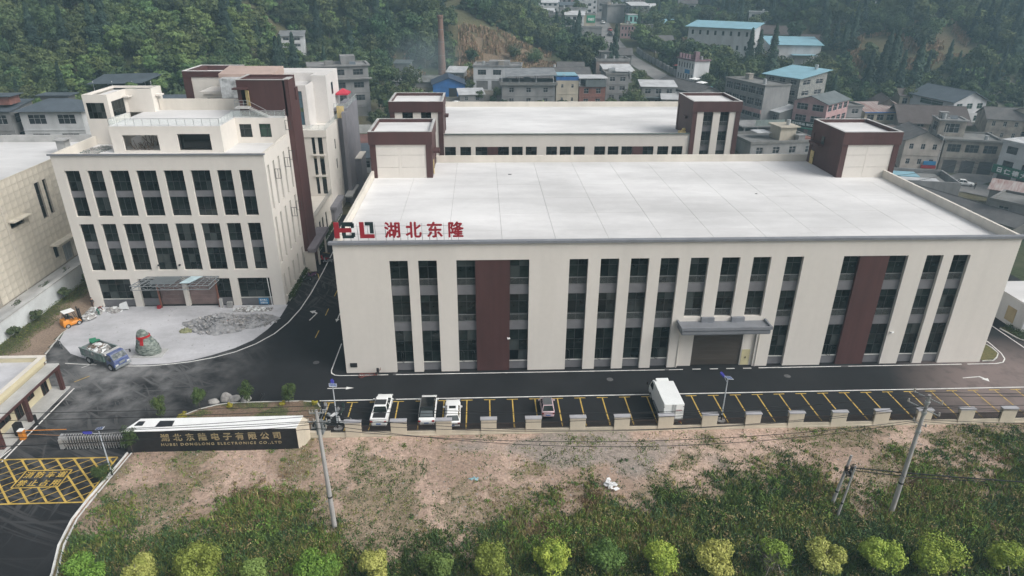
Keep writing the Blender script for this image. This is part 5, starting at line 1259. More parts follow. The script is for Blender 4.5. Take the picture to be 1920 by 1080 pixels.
h = house('green rooftop poster house with beige flank left of the far street', (65.5, 285.5, 20.2), 0, 7.6, 6, 5.6, 1, 1, VCREAM, 'flat', VCONC, None, blank_front=True)
part(h, 'billboard', mat('billboard_green', (0.03, 0.22, 0.12), 0.5), (3.3, -0.25, 1.8, 7.5, -0.12, 5.2))
t = text_mesh('农商行', 1.5, 0.05, bold=0.03); q = place_text(t, 'lettering', WHITE, None, (3.9, -0.3, 2.7), fit=(3.1, 1.3)); q.parent = h
i_ = 0
for (x, y, z, w, hh, fl, wm, rf, lab) in [
    (50, 327, 24.8, 9, 5, 2, VWHITE, 'gable', 'far pale house at the left end of the upper street houses'), (61, 331, 25.2, 9, 7, 2, VCONC, 'flat', 'far grey two storey house with flat roof above the stone wall'),
    (71.5, 316, 23.6, 7, 8, 3, VWHITE, 'flat', 'far three storey pale house left of the street top'), (64, 349, 27.2, 12, 6, 2, VCREAM, 'gable', 'far cream house at the upper picture edge left of the street'),
    (92.5, 318, 24.1, 10, 6, 2, VWHITE, 'mono', 'far pale house right of the street top'), (86, 345, 26.8, 9, 9, 3, VCONC, 'flat', 'far three storey grey house closing the street view'),
    (46, 300, 22.0, 8, 4, 1, VCONC, 'gable', 'far low grey cottage left of the street among trees'), (74, 372, 29, 10, 8, 3, VPINK, 'flat', 'far pinkish block at the end of the street'),
    (49, 292, 20.9, 9, 4, 1, VWHITE, 'mono', 'far white cottage with slanted roof below the street houses'), (98, 300, 23.4, 9, 5, 2, VCONCD, 'gable', 'far dark house half hidden by trees right of the street')]:
    house(lab, (x, y, z), rnd.uniform(-8, 8), w, 8, hh, fl, 3, wm, rf, [RLIGHT, RMETAL, RSLATE][i_ % 3], 'W' if x > 80 else None); i_ += 1
for (x, y, ang, w, d, hh, fl, n, wm, rf, rm_, sd, lab) in [
    (47.5, 279, -4, 8, 7, 6.4, 2, 3, VCONC, 'flat', VCONC, None, 'two storey grey flat roofed house in the far terrace row, leftmost of three'),
    (57.0, 276, -6, 9, 7, 7.0, 2, 3, VWHITE, 'mono', RLIGHT, None, 'pale slanted roof house in the far terrace row, middle of three'),
    (43, 333, 2, 12, 8, 8.0, 3, 4, VCONC, 'flat', VCONC, None, 'wide grey three storey house at the upper left of the street houses'),
    (80.5, 326, 0, 6, 7, 8.5, 3, 2, VCONC, 'flat', VCONC, None, 'slim grey three storey house beside the street top'),
    (101, 330, 4, 10, 8, 7, 2, 3, VWHITE, 'gable', RLIGHT, None, 'pale gabled house at the upper edge right of the street top'),
    (53, 352, 0, 9, 8, 9, 3, 3, VCREAM, 'flat', VCONC, None, 'cream three storey block at the upper edge left of the street top'),
    (66.5, 330, 3, 5, 7, 6.4, 2, 2, VPINK, 'flat', VCONC, None, 'small pinkish house squeezed among the upper street houses'),
    (60.0, 176, 3, 10, 7, 4.6, 1, 3, VCONC, 'mono', RLIGHT, None, 'low house with pale slanting roof directly below the brick rowhouse'),
    (44.0, 181, -3, 9, 7, 4.4, 1, 3, VCONCD, 'gable', RSLATE, None, 'dark roofed cottage at the right foot of the maize field'),
    (88.5, 252, -4, 7, 8, 5.0, 2, 2, VCONC, 'flat', VCONC, 'W', 'grey flat roofed house right of the far street below the turquoise one'),
    (89.0, 226, 0, 8, 8, 5.0, 2, 2, VCONC, 'gable', RSLATE, 'W', 'grey gabled house behind the wall right of the far street'),
    (93.5, 306, 4, 8, 8, 8.6, 3, 3, VCREAM, 'flat', VCONC, 'W', 'three storey cream house right of the street top'),
    (67.5, 303, 0, 7, 7, 9.0, 3, 2, VWHITE, 'flat', RLIGHT, None, 'slim white three storey house left of the street top'),
    (58.5, 311, 0, 8, 7, 6.2, 2, 3, VCONCD, 'mono', RMETAL, None, 'dark house with a slate blue roof among the upper street houses'),
    (41, 312, 5, 9, 7, 5, 2, 3, VWHITE, 'flat', RLIGHT, None, 'white two storey house at the left fringe of the upper street houses'),
    (100, 268, -8, 8, 8, 5.0, 2, 2, VWHITE, 'mono', RSKY, None, 'small house with a sky blue roof right of the turquoise house'),
    (150, 146, -8, 9, 7, 4.0, 1, 3, VCREAM, 'gable', RBROWN, None, 'cream cottage under brown tiles on the slope behind the old farmhouse'),
    (112, 152, -12, 10, 7, 4.2, 1, 3, VCONC, 'mono', RGREY, None, 'grey shed roofed house at the wood edge behind the sky blue roof'),
    (186, 132, -20, 12, 9, 5.5, 2, 4, VOLD, 'gable', RSLATE, None, 'grey tiled house at the right picture edge beyond the old hall'),
    (120, 127, 4, 8, 7, 5.6, 2, 2, VCONC, 'flat', VCONCD, None, 'small grey flat roofed house left of the rust striped roof'),
    (99, 133, -70, 9, 6, 4.0, 1, 3, VCONCD, 'mono', RLIGHT, None, 'low lean-to with a pale roof in front of the gallery building')]:
    house(lab, (x, y, Hs(x + w / 2, y) - .3), ang, w, d, hh, fl, n, wm, rf, rm_, sd)
# right of the street
h = house('long white school block with a sky blue metal roof on the wooded slope', (104.5, 232, 13.4), -39, 27, 10, 10.6, 2, 8, VWHITE, 'mono', RSKY, None, name='school_building', cat='school', fr=0.32, zr=0.34, rh=1.6, over=1.2)
h = house('white hall with pale blue roof beside the school block', (128.9, 203.0, 10.6), -10, 19, 14, 8.6, 1, 3, VWHITE, 'mono', RSKY, 'W', 1, name='school_hall', cat='hall', blank_front=True, rh=1.8, over=0.8)
mb = MB(); mb.box(2.0, -0.05, 1.2, 4.4, 0.02, 3.4); mb.build('window', GLASSR, h); part(h, 'side_roof', RSKY, (8, -3.5, 5.0, 17, -0.02, 5.2))
house('long house under a brown hipped roof behind the white hall', (131, 240, 15.4), -30, 24, 13, 5.2, 1, 4, VCREAM, 'hip', RBROWN, None)
house('brown roofed cream cottage right of the hipped roof house', (147, 217, 15.0), -26, 13, 9, 4.6, 1, 3, VCREAM, 'gable', RBROWN, None)
h = house('three storey building with open galleries, left of the blue roofed tiled house', (92.2, 144.5, 4.4), -73, 18.5, 9, 9.8, 3, 5, VCONC, 'flat', VCONCD, None, rh=0.4, fr=0.86, zr=0.62, name='gallery_building', cat='building')
part(h, 'shop_fascia', VPINK, (7.5, -0.35, 2.2, 18.5, -0.12, 3.3))
h = house('four storey speckled tile building under a sky blue sheet roof', (103.5, 142.0, 3.8), -62, 12.6, 12, 12.2, 4, 3, VSTONE, 'mono', RSKY, 'E', 2, rh=1.6, over=0.9, fr=0.55, name='tiled_apartment', cat='building')
tank(h, 9, 11.3, 13.8)
h = house('pink trimmed shop building with a green grey metal roof and dark green sign', (106.3, 125.5, 1.2), -50, 9.6, 14, 9.6, 3, 2, VPINK, 'gabley', RGREEN, 'E', 4, rh=1.6, over=0.5, fr=0.72, zr=0.55, name='shop_building', cat='shop', ground=VCONCD)
part(h, 'shop_sign', mat('dark_green_sign', (0.012, 0.045, 0.035), 0.5), (-0.2, -0.6, 2.7, 9.8, -0.12, 4.1)); part(h, 'awning', mat('green_awning', (0.03, 0.16, 0.11), 0.7), (0, -1.8, 2.3, 9.6, -0.62, 2.55))
t = text_mesh('农村药品 如江药房', 0.9, 0.04, bold=0.03); q = place_text(t, 'lettering', WHITE, None, (0.5, -0.66, 3.05), fit=(8.4, 0.72)); q.parent = h
h = house('low building with a rust striped sheet roof and blue gutter', (129.8, 128.7, 3.0), 2, 13.0, 8, 3.8, 1, 4, VCREAM, 'mono', RRUST, None, rh=1.4, over=0.5, fr=0.7)
part(h, 'gutter', RBLUE, (-0.5, -0.75, 3.6, 13.5, -0.55, 3.85)); part(h, 'base_wall', VCREAM, (-0.5, -1.6, -3, 14, -0.4, 0.3))
house('large old farmhouse under a dark weathered tile roof with dormer ridge', (137.5, 122.5, 1.4), -14, 17, 12, 4.2, 1, 5, VOLD, 'gable', RBROWN, None, rh=3.4, over=1.2)
house('dark tiled annexe roof crossing behind the old farmhouse', (143, 133, 2.6), 70, 12, 8, 4.4, 1, 3, VOLD, 'gable', RBROWN, None, rh=2.6, over=0.9)
house('low ruined tiled roof in front of the old farmhouse', (124.5, 117, 0.6), -20, 15, 8, 2.6, 1, 3, VOLD, 'gable', mat('ruined_tiles', (0.15, 0.125, 0.12), 0.95, var=0.25, scale=0.8, bump=0.6, bscale=3), None, rh=1.6)
house('white house with a slate blue ribbed metal roof and green ground floor windows', (156.0, 128.6, 2.6), 10, 11.5, 17, 7.2, 2, 3, VWHITE, 'gabley', RMETAL, 'W', 1, rh=2.6, over=0.8, gl=mat('green_dark_glass', (0.015, 0.045, 0.03), 0.2))
house('cream gabled old hall with a round attic vent at the right edge', (167.5, 121.0, 0.4), -58, 18, 26, 8.0, 2, 2, mat('hall_cream', (0.46, 0.42, 0.36), 0.9, var=0.1, scale=0.3), 'gabley', RSLATE, 'E', 4, rh=3.4, over=0.5, fr=0.25, zr=0.35)
house('small stone cottage with a dark tiled gable just left of the cream gabled old hall', (160.0, 118.5, 0.6), -20, 9, 10, 6.2, 2, 3, VOLD, 'gable', RSLATE, None, rh=2.4, fr=0.3)
h = house('old gabled factory house with six small windows on its cream gable', (128.4, 104.4, -4.0), -12, 9.2, 13, 8.0, 2, 3, mat('gable_cream', (0.43, 0.39, 0.35), 0.9, var=0.14, scale=0.4, fine=0.06), 'gabley', RSLATE, None, rh=2.2, over=0.6, fr=0.36, zr=0.36)
part(h, 'shop_sign', mat('signal_blue', (0.02, 0.2, 0.42)), (5.6, -0.5, 1.6, 8.6, -0.13, 2.6)); part(h, 'shop_sign', RED, (5.2, -0.45, 0.7, 8.8, -0.13, 1.55))
h = house('old grey factory wing with three wide barred windows and shuttered doors', (137.8, 102.4, -4.4), -16, 13.4, 11, 8.6, 2, 3, VOLD, 'flat', VCONCD, 'E', 1, rh=0.5, over=1.0, fr=0.74, zr=0.48, fm=VCONCD, ground=mat('grey_shutter', (0.09, 0.09, 0.095), 0.6))
h2 = house('small flat roofed block with a barred window standing on the old factory wing', (138.5, 107.5, 4.3), -16, 6.5, 6, 4.0, 1, 1, VOLD, 'flat', VCONC, 'W', 1, rh=0.3, over=0.9, fr=0.6, zr=0.6)
h = house('white two storey building over a green pharmacy sign at the right edge', (146.4, 93.4, -5.0), -73, 20, 10, 10.8, 3, 4, VWHITE, 'flat', RLIGHT, None, rh=0.6, over=0.8, fr=0.55, zr=0.5, name='pharmacy_building', cat='pharmacy', ground=mat('shopfront_dark', (0.05, 0.055, 0.06), 0.3), fm=BLACK)
part(h, 'shop_sign', mat('pharmacy_green', (0.01, 0.14, 0.085), 0.5), (-0.3, -0.7, 3.1, 20.3, -0.12, 5.2))
t = text_mesh('仁德大药房', 1.5, 0.06, bold=0.035, advance=1.9); q = place_text(t, 'lettering', WHITE, None, (2.8, -0.78, 3.45), fit=(10.0, 1.4)); q.parent = h
part(h, 'sign_emblem', WHITE, (1.0, -0.78, 3.6, 1.25, -0.71, 4.8), (1.25, -0.78, 4.55, 2.2, -0.71, 4.8), (1.95, -0.78, 3.6, 2.2, -0.71, 4.55), (1.25, -0.78, 3.6, 1.95, -0.71, 3.85), (1.35, -0.78, 4.05, 1.85, -0.71, 4.35))
h = house('jumbled grey flat roofed house with stair block between the two right maroon towers', (84.5, 98.5, -3.5), 8, 19, 12, 7.6, 2, 4, VCONC, 'flat', VCONCD, None, rh=0.7, over=0.5, fr=0.4)
part(h, 'stair_tower', VCREAM, (9.5, 3, 7.7, 14, 8, 11.0), (9.0, 2.4, 11.0, 14.6, 8.6, 11.3)); tank(h, 12.6, 5, 11.3); part(h, 'roof_sheet', RLIGHT, (4.6, 5.5, 9.2, 8.6, 9.5, 9.35)); part(h, 'planter', VBRICK, (14.6, 1, 7.8, 17.6, 4, 8.6))
h = house('low grey concrete yard house next to the jumbled flat roofed house', (104, 103, -4.2), -6, 12, 9, 6.4, 2, 3, VCONC, 'flat', VCONCD, None, rh=0.6, fr=0.4)
part(h, 'roof_sheet', RLIGHT, (3, 3, 8.0, 9, 8, 8.15)); posts(h, (3.2, 8.8), (3.2, 7.8), 6.5, 8.0)
h = thing('open_shelter', 'open sided concrete roof terrace with a wire fence behind the right maroon tower', 'shelter', (90, 119, 0.5), R_(4))
part(h, 'roof', VCONC, (-1, -1, 4.0, 12, 8, 4.3))
for a in (0, 4, 8, 11.5): posts(h, (a,), (-0.5,), -3, 4.0, VCONC, 0.2); posts(h, (a,), (7,), -3, 4.0, VCONC, 0.2); part(h, 'fence_panel', mat('pale_mesh', (0.42, 0.50, 0.48), 0.6), (3, -0.8, 4.3, 11.5, -0.75, 6.0))
LOTS.append((96, 122, 9))
h = thing('yard_building', 'low walled building with a blue and white sheet roof beside the right maroon tower', 'building', (112, 84, -5), R_(-14))
part(h, 'wall', VCONC, (-6, 0, -1, 17, 0.4, 4.2), (16.6, 0.4, -1, 17, 12, 4.2), (-6, 11.6, -1, 16.6, 12, 4.2)); part(h, 'sheet_roof', RSKY, (-5, 5.8, 3.6, 10, 10.5, 3.75)); part(h, 'sheet_roof', RLIGHT, (-5.5, 0.6, 3.4, 13.5, 5.79, 3.55)); part(h, 'ground_floor', VCONCD, (-5, 0.8, -1, 15, 11, 3.35))
LOTS.append((118, 88, 12))
h = house('long dark tiled roof running beside the east parapet of the factory', (111.5, 76.5, -5), -69, 26, 8, 3.4, 1, 4, VCONCD, 'gable', mat('dark_dusty_tiles', (0.085, 0.085, 0.088), 0.85, var=0.2, scale=0.4, col2=(0.12, 0.12, 0.12), fine=0.1, wave=('X', 2.0, 0.7)), None, cat='shed', name='shed', rh=1.3, over=0.6)
h = house('grey house with one white curtained window below the striped roof at the right edge', (121.5, 61.0, -5), -52, 14, 9, 6.0, 2, 3, VCONC, 'flat', VCONCD, 'W', 1, fr=0.4)
h = house('small shed with rusty striped roof sheets in front of the pharmacy', (131.5, 74.5, -5), -42, 9, 6, 4.4, 1, 2, VCONC, 'mono', RRUST, None, cat='shed', name='shed', rh=0.9)
h = thing('guard_hut', 'small flat roofed white building past the east end of the factory', 'building', (87.1, 6.9, 0))
part(h, 'wall', VWHITE, (0, 0, 0, 8, 7.2, 3.9)); part(h, 'roof', ROOFW, (-0.3, -0.3, 3.9, 8.3, 7.5, 4.15), ); part(h, 'door', mat('tan_board', (0.35, 0.29, 0.17), 0.8), (-0.05, 1.6, 0.6, -0.002, 3.2, 2.6))
h = house('narrow slate blue roofed wall along the lane past the east end', (86.5, 24, -0.5), 88, 22, 6, 5.2, 1, 5, VWHITE, 'gable', RMETAL, None, cat='building')
# left edge houses
h = house('two storey grey tiled house with white barred windows at the left edge', (-95.5, 84.0, 7.0), 2, 9.6, 9, 8.2, 2, 2, VCONC, 'mono', RMETAL, 'E', 1, rh=1.0, fr=0.72, zr=0.5)
part(h, 'roof_hut', VBRICK, (5.5, 2, 9.2, 9, 6, 11.0)); part(h, 'roof_sheet', RMETAL, (4.8, 1.4, 11.0, 9.8, 6.6, 11.15))
h = house('two storey pale house under a slate blue hipped metal roof behind the tiled building', (-84.0, 84.5, 7.0), 1, 13.0, 9, 8.2, 2, 2, VWHITE, 'hip', RMETAL, None, rh=2.0, over=1.0, fr=0.6, zr=0.5)
part(h, 'roof_hut', VCONCD, (2, 5.5, 9.6, 8, 8.5, 10.6)); part(h, 'upper_roof', RMETAL, (1.4, 4.8, 10.6, 8.8, 9, 10.8))
h = thing('open_shelter', 'open rooftop shelter with a slate grey sheet roof, above the office stair tower', 'shelter', (-85.5, 118, 12.5), R_(4))
part(h, 'terrace_block', VCONCD, (0, 0, -4, 15, 9, 1.6)); posts(h, (0.3, 5, 10, 14.7), (0.3, 8.6), 1.6, 4.3)
mb = MB(); mb.hexa([(-0.8, -1, 3.7), (13, -1, 3.9), (15.8, 9.5, 5.2), (-0.4, 9.5, 4.9), (-0.8, -1, 3.8), (13, -1, 4.0), (15.8, 9.5, 5.3), (-0.4, 9.5, 5.0)]); mb.build('sheet_roof', RMETAL, h)
LOTS.append((-78, 122, 9))
house('low white walled cottage with a grey roof half hidden right of the shelter', (-66, 112, 9), 8, 8, 6, 3.4, 1, 2, VWHITE, 'gable', RMETAL, None)
house('white farmhouse among the trees high on the right hillside', (183, 232, 30.5), -20, 10, 7, 5.5, 2, 3, VWHITE, 'gable', RLIGHT, None)
house('small white hillside house at the upper edge above the school', (118, 300, 26.0), -15, 9, 7, 4.6, 1, 2, VWHITE, 'gable', RSLATE, None)
house('pale two storey house at the upper edge between the tall conifers', (141, 262, 21), -20, 8, 6, 7.0, 2, 2, VWHITE, 'flat', RLIGHT, None)
for l in ((110, 224, 20), (128, 215, 10), (150, 132, 12), (112, 214, 8), (120, 207, 9), (138, 197, 11), (146, 191, 8), (130, 193, 9)): LOTS.append(l)
# low green boundary wall + pavements of the village street
VROAD = mat('village_road', (0.20, 0.195, 0.19), 0.9, var=0.12, scale=0.3, fine=0.06)
def draped(name, pts, wd, m, dz=0.08):
    """road laid on the terrain along a polyline"""
    P = []
    for (a, b) in zip(pts[:-1], pts[1:]):
        n = max(1, int(math.dist(a, b) / 4))
        P += [(a[0] + (b[0] - a[0]) * i / n, a[1] + (b[1] - a[1]) * i / n) for i in range(n)]
    P.append(pts[-1]); mb = MB(); prev = None
    for i, p in enumerate(P):
        d = (Vector(P[min(i + 1, len(P) - 1)]) - Vector(P[max(i - 1, 0)])).normalized(); nn = Vector((-d.y, d.x))
        row = [(p[0] + nn.x * wd * k, p[1] + nn.y * wd * k, Hs(p[0] + nn.x * wd * k, p[1] + nn.y * wd * k) + dz + 0.12) for k in (0.5, 0.17, -0.17, -0.5)]
        if prev:
            for k in range(3): mb.face([prev[k + 1], row[k + 1], row[k], prev[k]])
        prev = row
    o = add_mesh(name, mb.mesh(name, m), 'structure'); return o
draped('village_street', [(100, 120), (96, 135), (91, 150), (86.0, 164), (81.5, 188), (76.3, 215), (75.3, 232), (75.4, 246), (76.8, 278), (79, 316), (82, 348), (86, 400)], 7.5, VROAD)
draped('village_street', [(100, 120), (112, 108), (124, 98), (138, 90), (147, 78), (160, 62)], 11, VROAD)
draped('village_street', [(138, 94), (150, 100), (165, 108), (180, 118)], 8, VROAD)
mb = MB(); 
for k in range(20):
    a = 163 + k * 3.2; x = float(street_x(a)) + 5.6; mb.box(x, a, Hs(x, a) - 1, x + 0.5, a + 3.2, Hs(x, a) + 2.4)
o = mb.build('street_wall', VCONC); tag(o, 'grey stone retaining wall along the right side of the far street', 'wall')
# ------------------------------------------------------------------ chimney
ch = thing('brick_chimney', 'tall slender weathered brick factory chimney standing among trees', 'chimney', (2.6, 180.4, 8.6))
mb = MB()
BR = mat('chimney_brick', (0.20, 0.115, 0.085), 0.9, var=0.2, scale=0.5, col2=(0.13, 0.085, 0.07), fine=0.12, stretch=(1, 1, 0.4))
L = []
for i in range(13):
    t = i / 12; r = 1.5 * (1 - t) + 0.85 * t; L.append([(r * math.cos(k * math.pi / 6), r * math.sin(k * math.pi / 6), -2 + 23.5 * t) for k in range(12)])
mb.loft(L); mb.build('shaft', BR, ch, smooth=True)
mb = MB(); mb.loft([[(r * math.cos(k * math.pi / 6), r * math.sin(k * math.pi / 6), z) for k in range(12)] for r, z in ((0.86, 20.6), (1.05, 20.8), (1.05, 21.5), (0.9, 21.7))]); mb.build('rim', BR, ch)
for z in (4, 8.5, 13, 17): mb = MB(); r = 1.5 - 0.65 * (z + 2) / 23.5 + 0.04; mb.loft([[(r * math.cos(k * math.pi / 6), r * math.sin(k * math.pi / 6), z + q) for k in range(12)] for q in (0, 0.12)], cap=False); mb.build('iron_band', STEELG, ch)

# ------------------------------------------------------------------ foliage
def leaf_mat(name, dark, light, rand=0.35, hue=0.0, scale=0.5, rough=0.75, stand=0.0):
    """leaf colour differs from clump to clump (noise) and from plant to plant (object random)"""
    m = bpy.data.materials.new(name); m.use_nodes = True
    nt = m.node_tree; n, l = nt.nodes, nt.links; b = n['Principled BSDF']
    b.inputs['Roughness'].default_value = rough; b.inputs['Specular IOR Level'].default_value = 0.25
    tc = n.new('ShaderNodeTexCoord'); oi = n.new('ShaderNodeObjectInfo')
    ns = n.new('ShaderNodeTexNoise'); ns.inputs['Scale'].default_value = scale; ns.inputs['Detail'].default_value = 4
    ad = n.new('ShaderNodeVectorMath'); ad.operation = 'ADD'
    sc = n.new('ShaderNodeVectorMath'); sc.operation = 'SCALE'; sc.inputs[0].default_value = (31, 17, 11); l.new(oi.outputs['Random'], sc.inputs['Scale'])
    l.new(tc.outputs['Object'], ad.inputs[0]); l.new(sc.outputs[0], ad.inputs[1]); l.new(ad.outputs[0], ns.inputs['Vector'])
    cr = n.new('ShaderNodeValToRGB'); cr.color_ramp.elements[0].position = 0.35; cr.color_ramp.elements[1].position = 0.65
    cr.color_ramp.elements[0].color = (*dark, 1); cr.color_ramp.elements[1].color = (*light, 1)
    l.new(ns.outputs['Fac'], cr.inputs['Fac'])
    mr = n.new('ShaderNodeMapRange'); mr.inputs['To Min'].default_value = 1 - rand; mr.inputs['To Max'].default_value = 1 + rand; l.new(oi.outputs['Random'], mr.inputs['Value'])
    mm = n.new('ShaderNodeMath'); mm.operation = 'MULTIPLY'; mm.inputs[1].default_value = 7.13; l.new(oi.outputs['Random'], mm.inputs[0])
    fr = n.new('ShaderNodeMath'); fr.operation = 'FRACT'; l.new(mm.outputs[0], fr.inputs[0])
    hv = n.new('ShaderNodeHueSaturation'); mh = n.new('ShaderNodeMapRange'); mh.inputs['To Min'].default_value = 0.5 - hue; mh.inputs['To Max'].default_value = 0.5 + hue
    l.new(fr.outputs[0], mh.inputs['Value']); l.new(mh.outputs[0], hv.inputs['Hue']); l.new(mr.outputs[0], hv.inputs['Value']); l.new(cr.outputs['Color'], hv.inputs['Color'])
    # stands of trees differ: a broad noise over where each plant stands shifts it towards a paler, yellower green
    n6 = n.new('ShaderNodeTexNoise'); n6.inputs['Scale'].default_value = 0.045; n6.inputs['Detail'].default_value = 2; l.new(oi.outputs['Location'], n6.inputs['Vector'])
    m6 = n.new('ShaderNodeMapRange'); m6.inputs['From Min'].default_value = 0.42; m6.inputs['From Max'].default_value = 0.62; m6.inputs['To Max'].default_value = stand; l.new(n6.outputs['Fac'], m6.inputs['Value'])
    x6 = n.new('ShaderNodeMixRGB'); x6.inputs[2].default_value = (light[0] * 1.9, light[1] * 1.55, light[2] * 1.3, 1); l.new(m6.outputs[0], x6.inputs[0]); l.new(hv.outputs[0], x6.inputs[1])
    l.new(x6.outputs[0], b.inputs['Base Color'])
    return m
LF = leaf_mat('broadleaf_foliage', (0.024, 0.044, 0.022), (0.075, 0.110, 0.046), 0.5, 0.05, stand=0.45)
LB = leaf_mat('bamboo_foliage', (0.055, 0.095, 0.035), (0.14, 0.21, 0.075), 0.3, 0.03, stand=0.3)
LC = leaf_mat('conifer_foliage', (0.016, 0.034, 0.026), (0.042, 0.072, 0.046), 0.3, 0.02)
BARK = mat('bark', (0.10, 0.08, 0.06), 0.9, var=0.2, scale=3)
BARKL = mat('pale_bark', (0.33, 0.30, 0.25), 0.9, var=0.2, scale=3)
def quads(C, N, S, rs, asp=1.0, tw=None):
    """square leaves: centres C, normals N, half sizes S -> V, F"""
    n = len(C); N = N / np.linalg.norm(N, axis=1, keepdims=True)
    r = rs.randn(n, 3); U = np.cross(N, r); U /= np.linalg.norm(U, axis=1, keepdims=True); Wv = np.cross(N, U)
    S = np.asarray(S)[:, None] if np.ndim(S) else S
    a, b = U * S, Wv * S * asp
    V = np.stack([C - a - b * 0.3, C - b, C + a + b * 0.25, C + b], 1).reshape(-1, 3)
    return V, np.arange(4 * n).reshape(-1, 4)
def broad_crown(name, seed, R, h0, h1, nb, nl, leaf, m, squash=0.8, gap=0.25):
    """crown of nb leafy boughs between heights h0 and h1, radius R"""
    rs = np.random.RandomState(seed); zc, hz = (h0 + h1) / 2, (h1 - h0) / 2
    B = []
    while len(B) < nb:
        p = rs.uniform(-1, 1, 3)
        if np.linalg.norm(p) < 1: B.append(p * [R * 0.72, R * 0.72, hz * 0.75] + [0, 0, zc])
    B = np.array(B); rb = rs.uniform(0.28, 0.5, nb) * R
    k = rs.randint(0, nb, nl); d = rs.randn(nl, 3); d[:, 2] = d[:, 2] * 0.8 + 0.35; d /= np.linalg.norm(d, axis=1, keepdims=True)
    C = B[k] + d * (rb[k] * rs.uniform(0.7, 1.08, nl))[:, None] * [1, 1, squash]
    V, F = quads(C, d + rs.randn(nl, 3) * 0.45, leaf * rs.uniform(0.6, 1.3, nl), rs)
    return np_mesh(name, V, F, m)
def cone_crown(name, seed, R, h0, h1, nl, leaf, m):
    rs = np.random.RandomState(seed); t = rs.rand(nl) ** 0.75; z = h0 + (h1 - h0) * t; a = rs.rand(nl) * 6.283
    lay = 0.78 + 0.22 * np.sin(z * 5.5 / (h1 - h0) * 6 + np.sin(a * 3) * 0.9); r = R * (1 - t) ** 0.85 * lay * rs.uniform(0.45, 1.05, nl) + 0.1
    C = np.stack([r * np.cos(a), r * np.sin(a), z - r * 0.22], 1); N = np.stack([np.cos(a), np.sin(a), 0.9 + 0 * a], 1) + rs.randn(nl, 3) * 0.35
    V, F = quads(C, N, leaf * rs.uniform(0.6, 1.3, nl), rs, 0.55); return np_mesh(name, V, F, m)
def trunk_mesh(name, h, r, seed, limbs=4, m=BARK, spread=0.35):
    mb = MB(); r_ = random.Random(seed); mb.tube((0, 0, -1), (0.1, 0, h * 0.6), r, 6, r * 0.7); mb.tube((0.1, 0, h * 0.6), (0, 0.1, h), r * 0.7, 5, r * 0.3)
    for i in range(limbs):
        a = r_.random() * 6.28; z = h * r_.uniform(0.4, 0.75); mb.tube((0.08, 0, z), (math.cos(a) * h * spread, math.sin(a) * h * spread, z + h * 0.28), r * 0.4, 4, r * 0.15)
    return mb.mesh(name, m)
PROTO = []          # (crown mesh, trunk mesh, kind)
for s in range(5): PROTO.append((broad_crown('crown', 10 + s, 3.6 + 0.4 * (s % 3), 2.2, 8.6 + 0.7 * (s % 2), 17 + s, 1500, 0.30, LF), trunk_mesh('trunk', 6.5, 0.22, s), 'broad'))
for s in range(2): PROTO.append((broad_crown('crown', 30 + s, 3.0, 1.2, 9.5, 20, 1500, 0.27, LB, 0.6), trunk_mesh('trunk', 7, 0.12, s + 9), 'bamboo'))
for s in range(3): PROTO.append((cone_crown('crown', 50 + s, 2.5 + 0.3 * s, 1.2, 13.0 + s, 1700, 0.36, LC), trunk_mesh('trunk', 12.0, 0.2, s + 20, 0), 'conifer'))
def density(x, y):
    """how wooded the terrain is (0..1) and which mix grows there"""
    d = 0.0
    if x < -26: d = float(ss((y - 101 - (4 if x > -70 else 0)) / 6))
    elif x < 22: d = 0.85 * float(ss((y - 150) / 25)) * (0.25 if -18 < x < 14 and y < 190 else 1)
    elif x < 55: d = 0.07 if y < 224 else 1.0
    elif x < 88: d = 0.95 if y > 178 else 0.06
    else: d = 0.95 if y > 150 else 0.05
    if 6 < x < 46 and 172 < y < 222: d = min(d, 0.025)
    sx = float(street_x(y))
    if 118 < y < 420 and abs(x - sx) < 7: return 0
    if 150 < y < 300 and -19 < x - sx < 9: return 0.0 if x - sx > -13 else 0.12
    if y > 246 and sx - 30 < x < sx + 22: d *= 0.16
    if x > 120 and y < 141: d = 0
    if 88 <= x and 141 < y < 150 and x < 120: d = 0
    if 140 < x < 205 and 176 < y < 212: d *= 0.10 if float(vnoise(x, y, 16)) < 0.62 else 0.8
    elif 100 < x < 205 and y < 232: d *= 0.72          # dry fields on the right slope
    if 108 < x < 132 and 244 < y < 268: d *= 0.15
    for lx, ly, lr in LOTS:
        if (x - lx) ** 2 + (y - ly) ** 2 < lr * lr: return 0
    return d
CAMP = np.array((16.2554, -67.8151, 42.3371))
cands = []
r5 = random.Random(5)
for iy in range(0, 400):
    y = 98 + iy * 4.3 if iy < 60 else 98 + 60 * 4.3 + (iy - 60) * 6.5
    if y > 640: break
    st = 4.3 if y < 320 else 6.5
    xl, xr = 16 - 0.90 * (y + 68), 16 + 0.86 * (y + 68)
    x = xl + r5.random() * st
    while x < xr:
        px, py = x + r5.uniform(-0.45, 0.45) * st, y + r5.uniform(-0.45, 0.45) * st
        if r5.random() < density(px, py):
            n = float(fbm(px, py, 40, 2)); con = 0.08
            if px > 100: con = 0.30 if n > 0.5 else 0.1
            if px > 135 and py > 170: con = 0.3 if n > 0.45 else 0.1
            if 48 < px < 76 and 176 < py < 240: con = 0.4
            k = r5.randint(7, 9) if r5.random() < con else (r5.randint(5, 6) if (r5.random() < (0.7 if -95 < px < -36 and n > 0.42 and py < 190 else 0.06)) else r5.randint(0, 4))
            s = r5.uniform(0.62, 1.15) * (0.8 if py < 135 and px < -26 else 1)
            if px > 48 and py < 172: s *= 0.7
            cands.append((px, py, Hs(px, py) - 0.3, s, r5.random() * 6.28, k))
        x += st
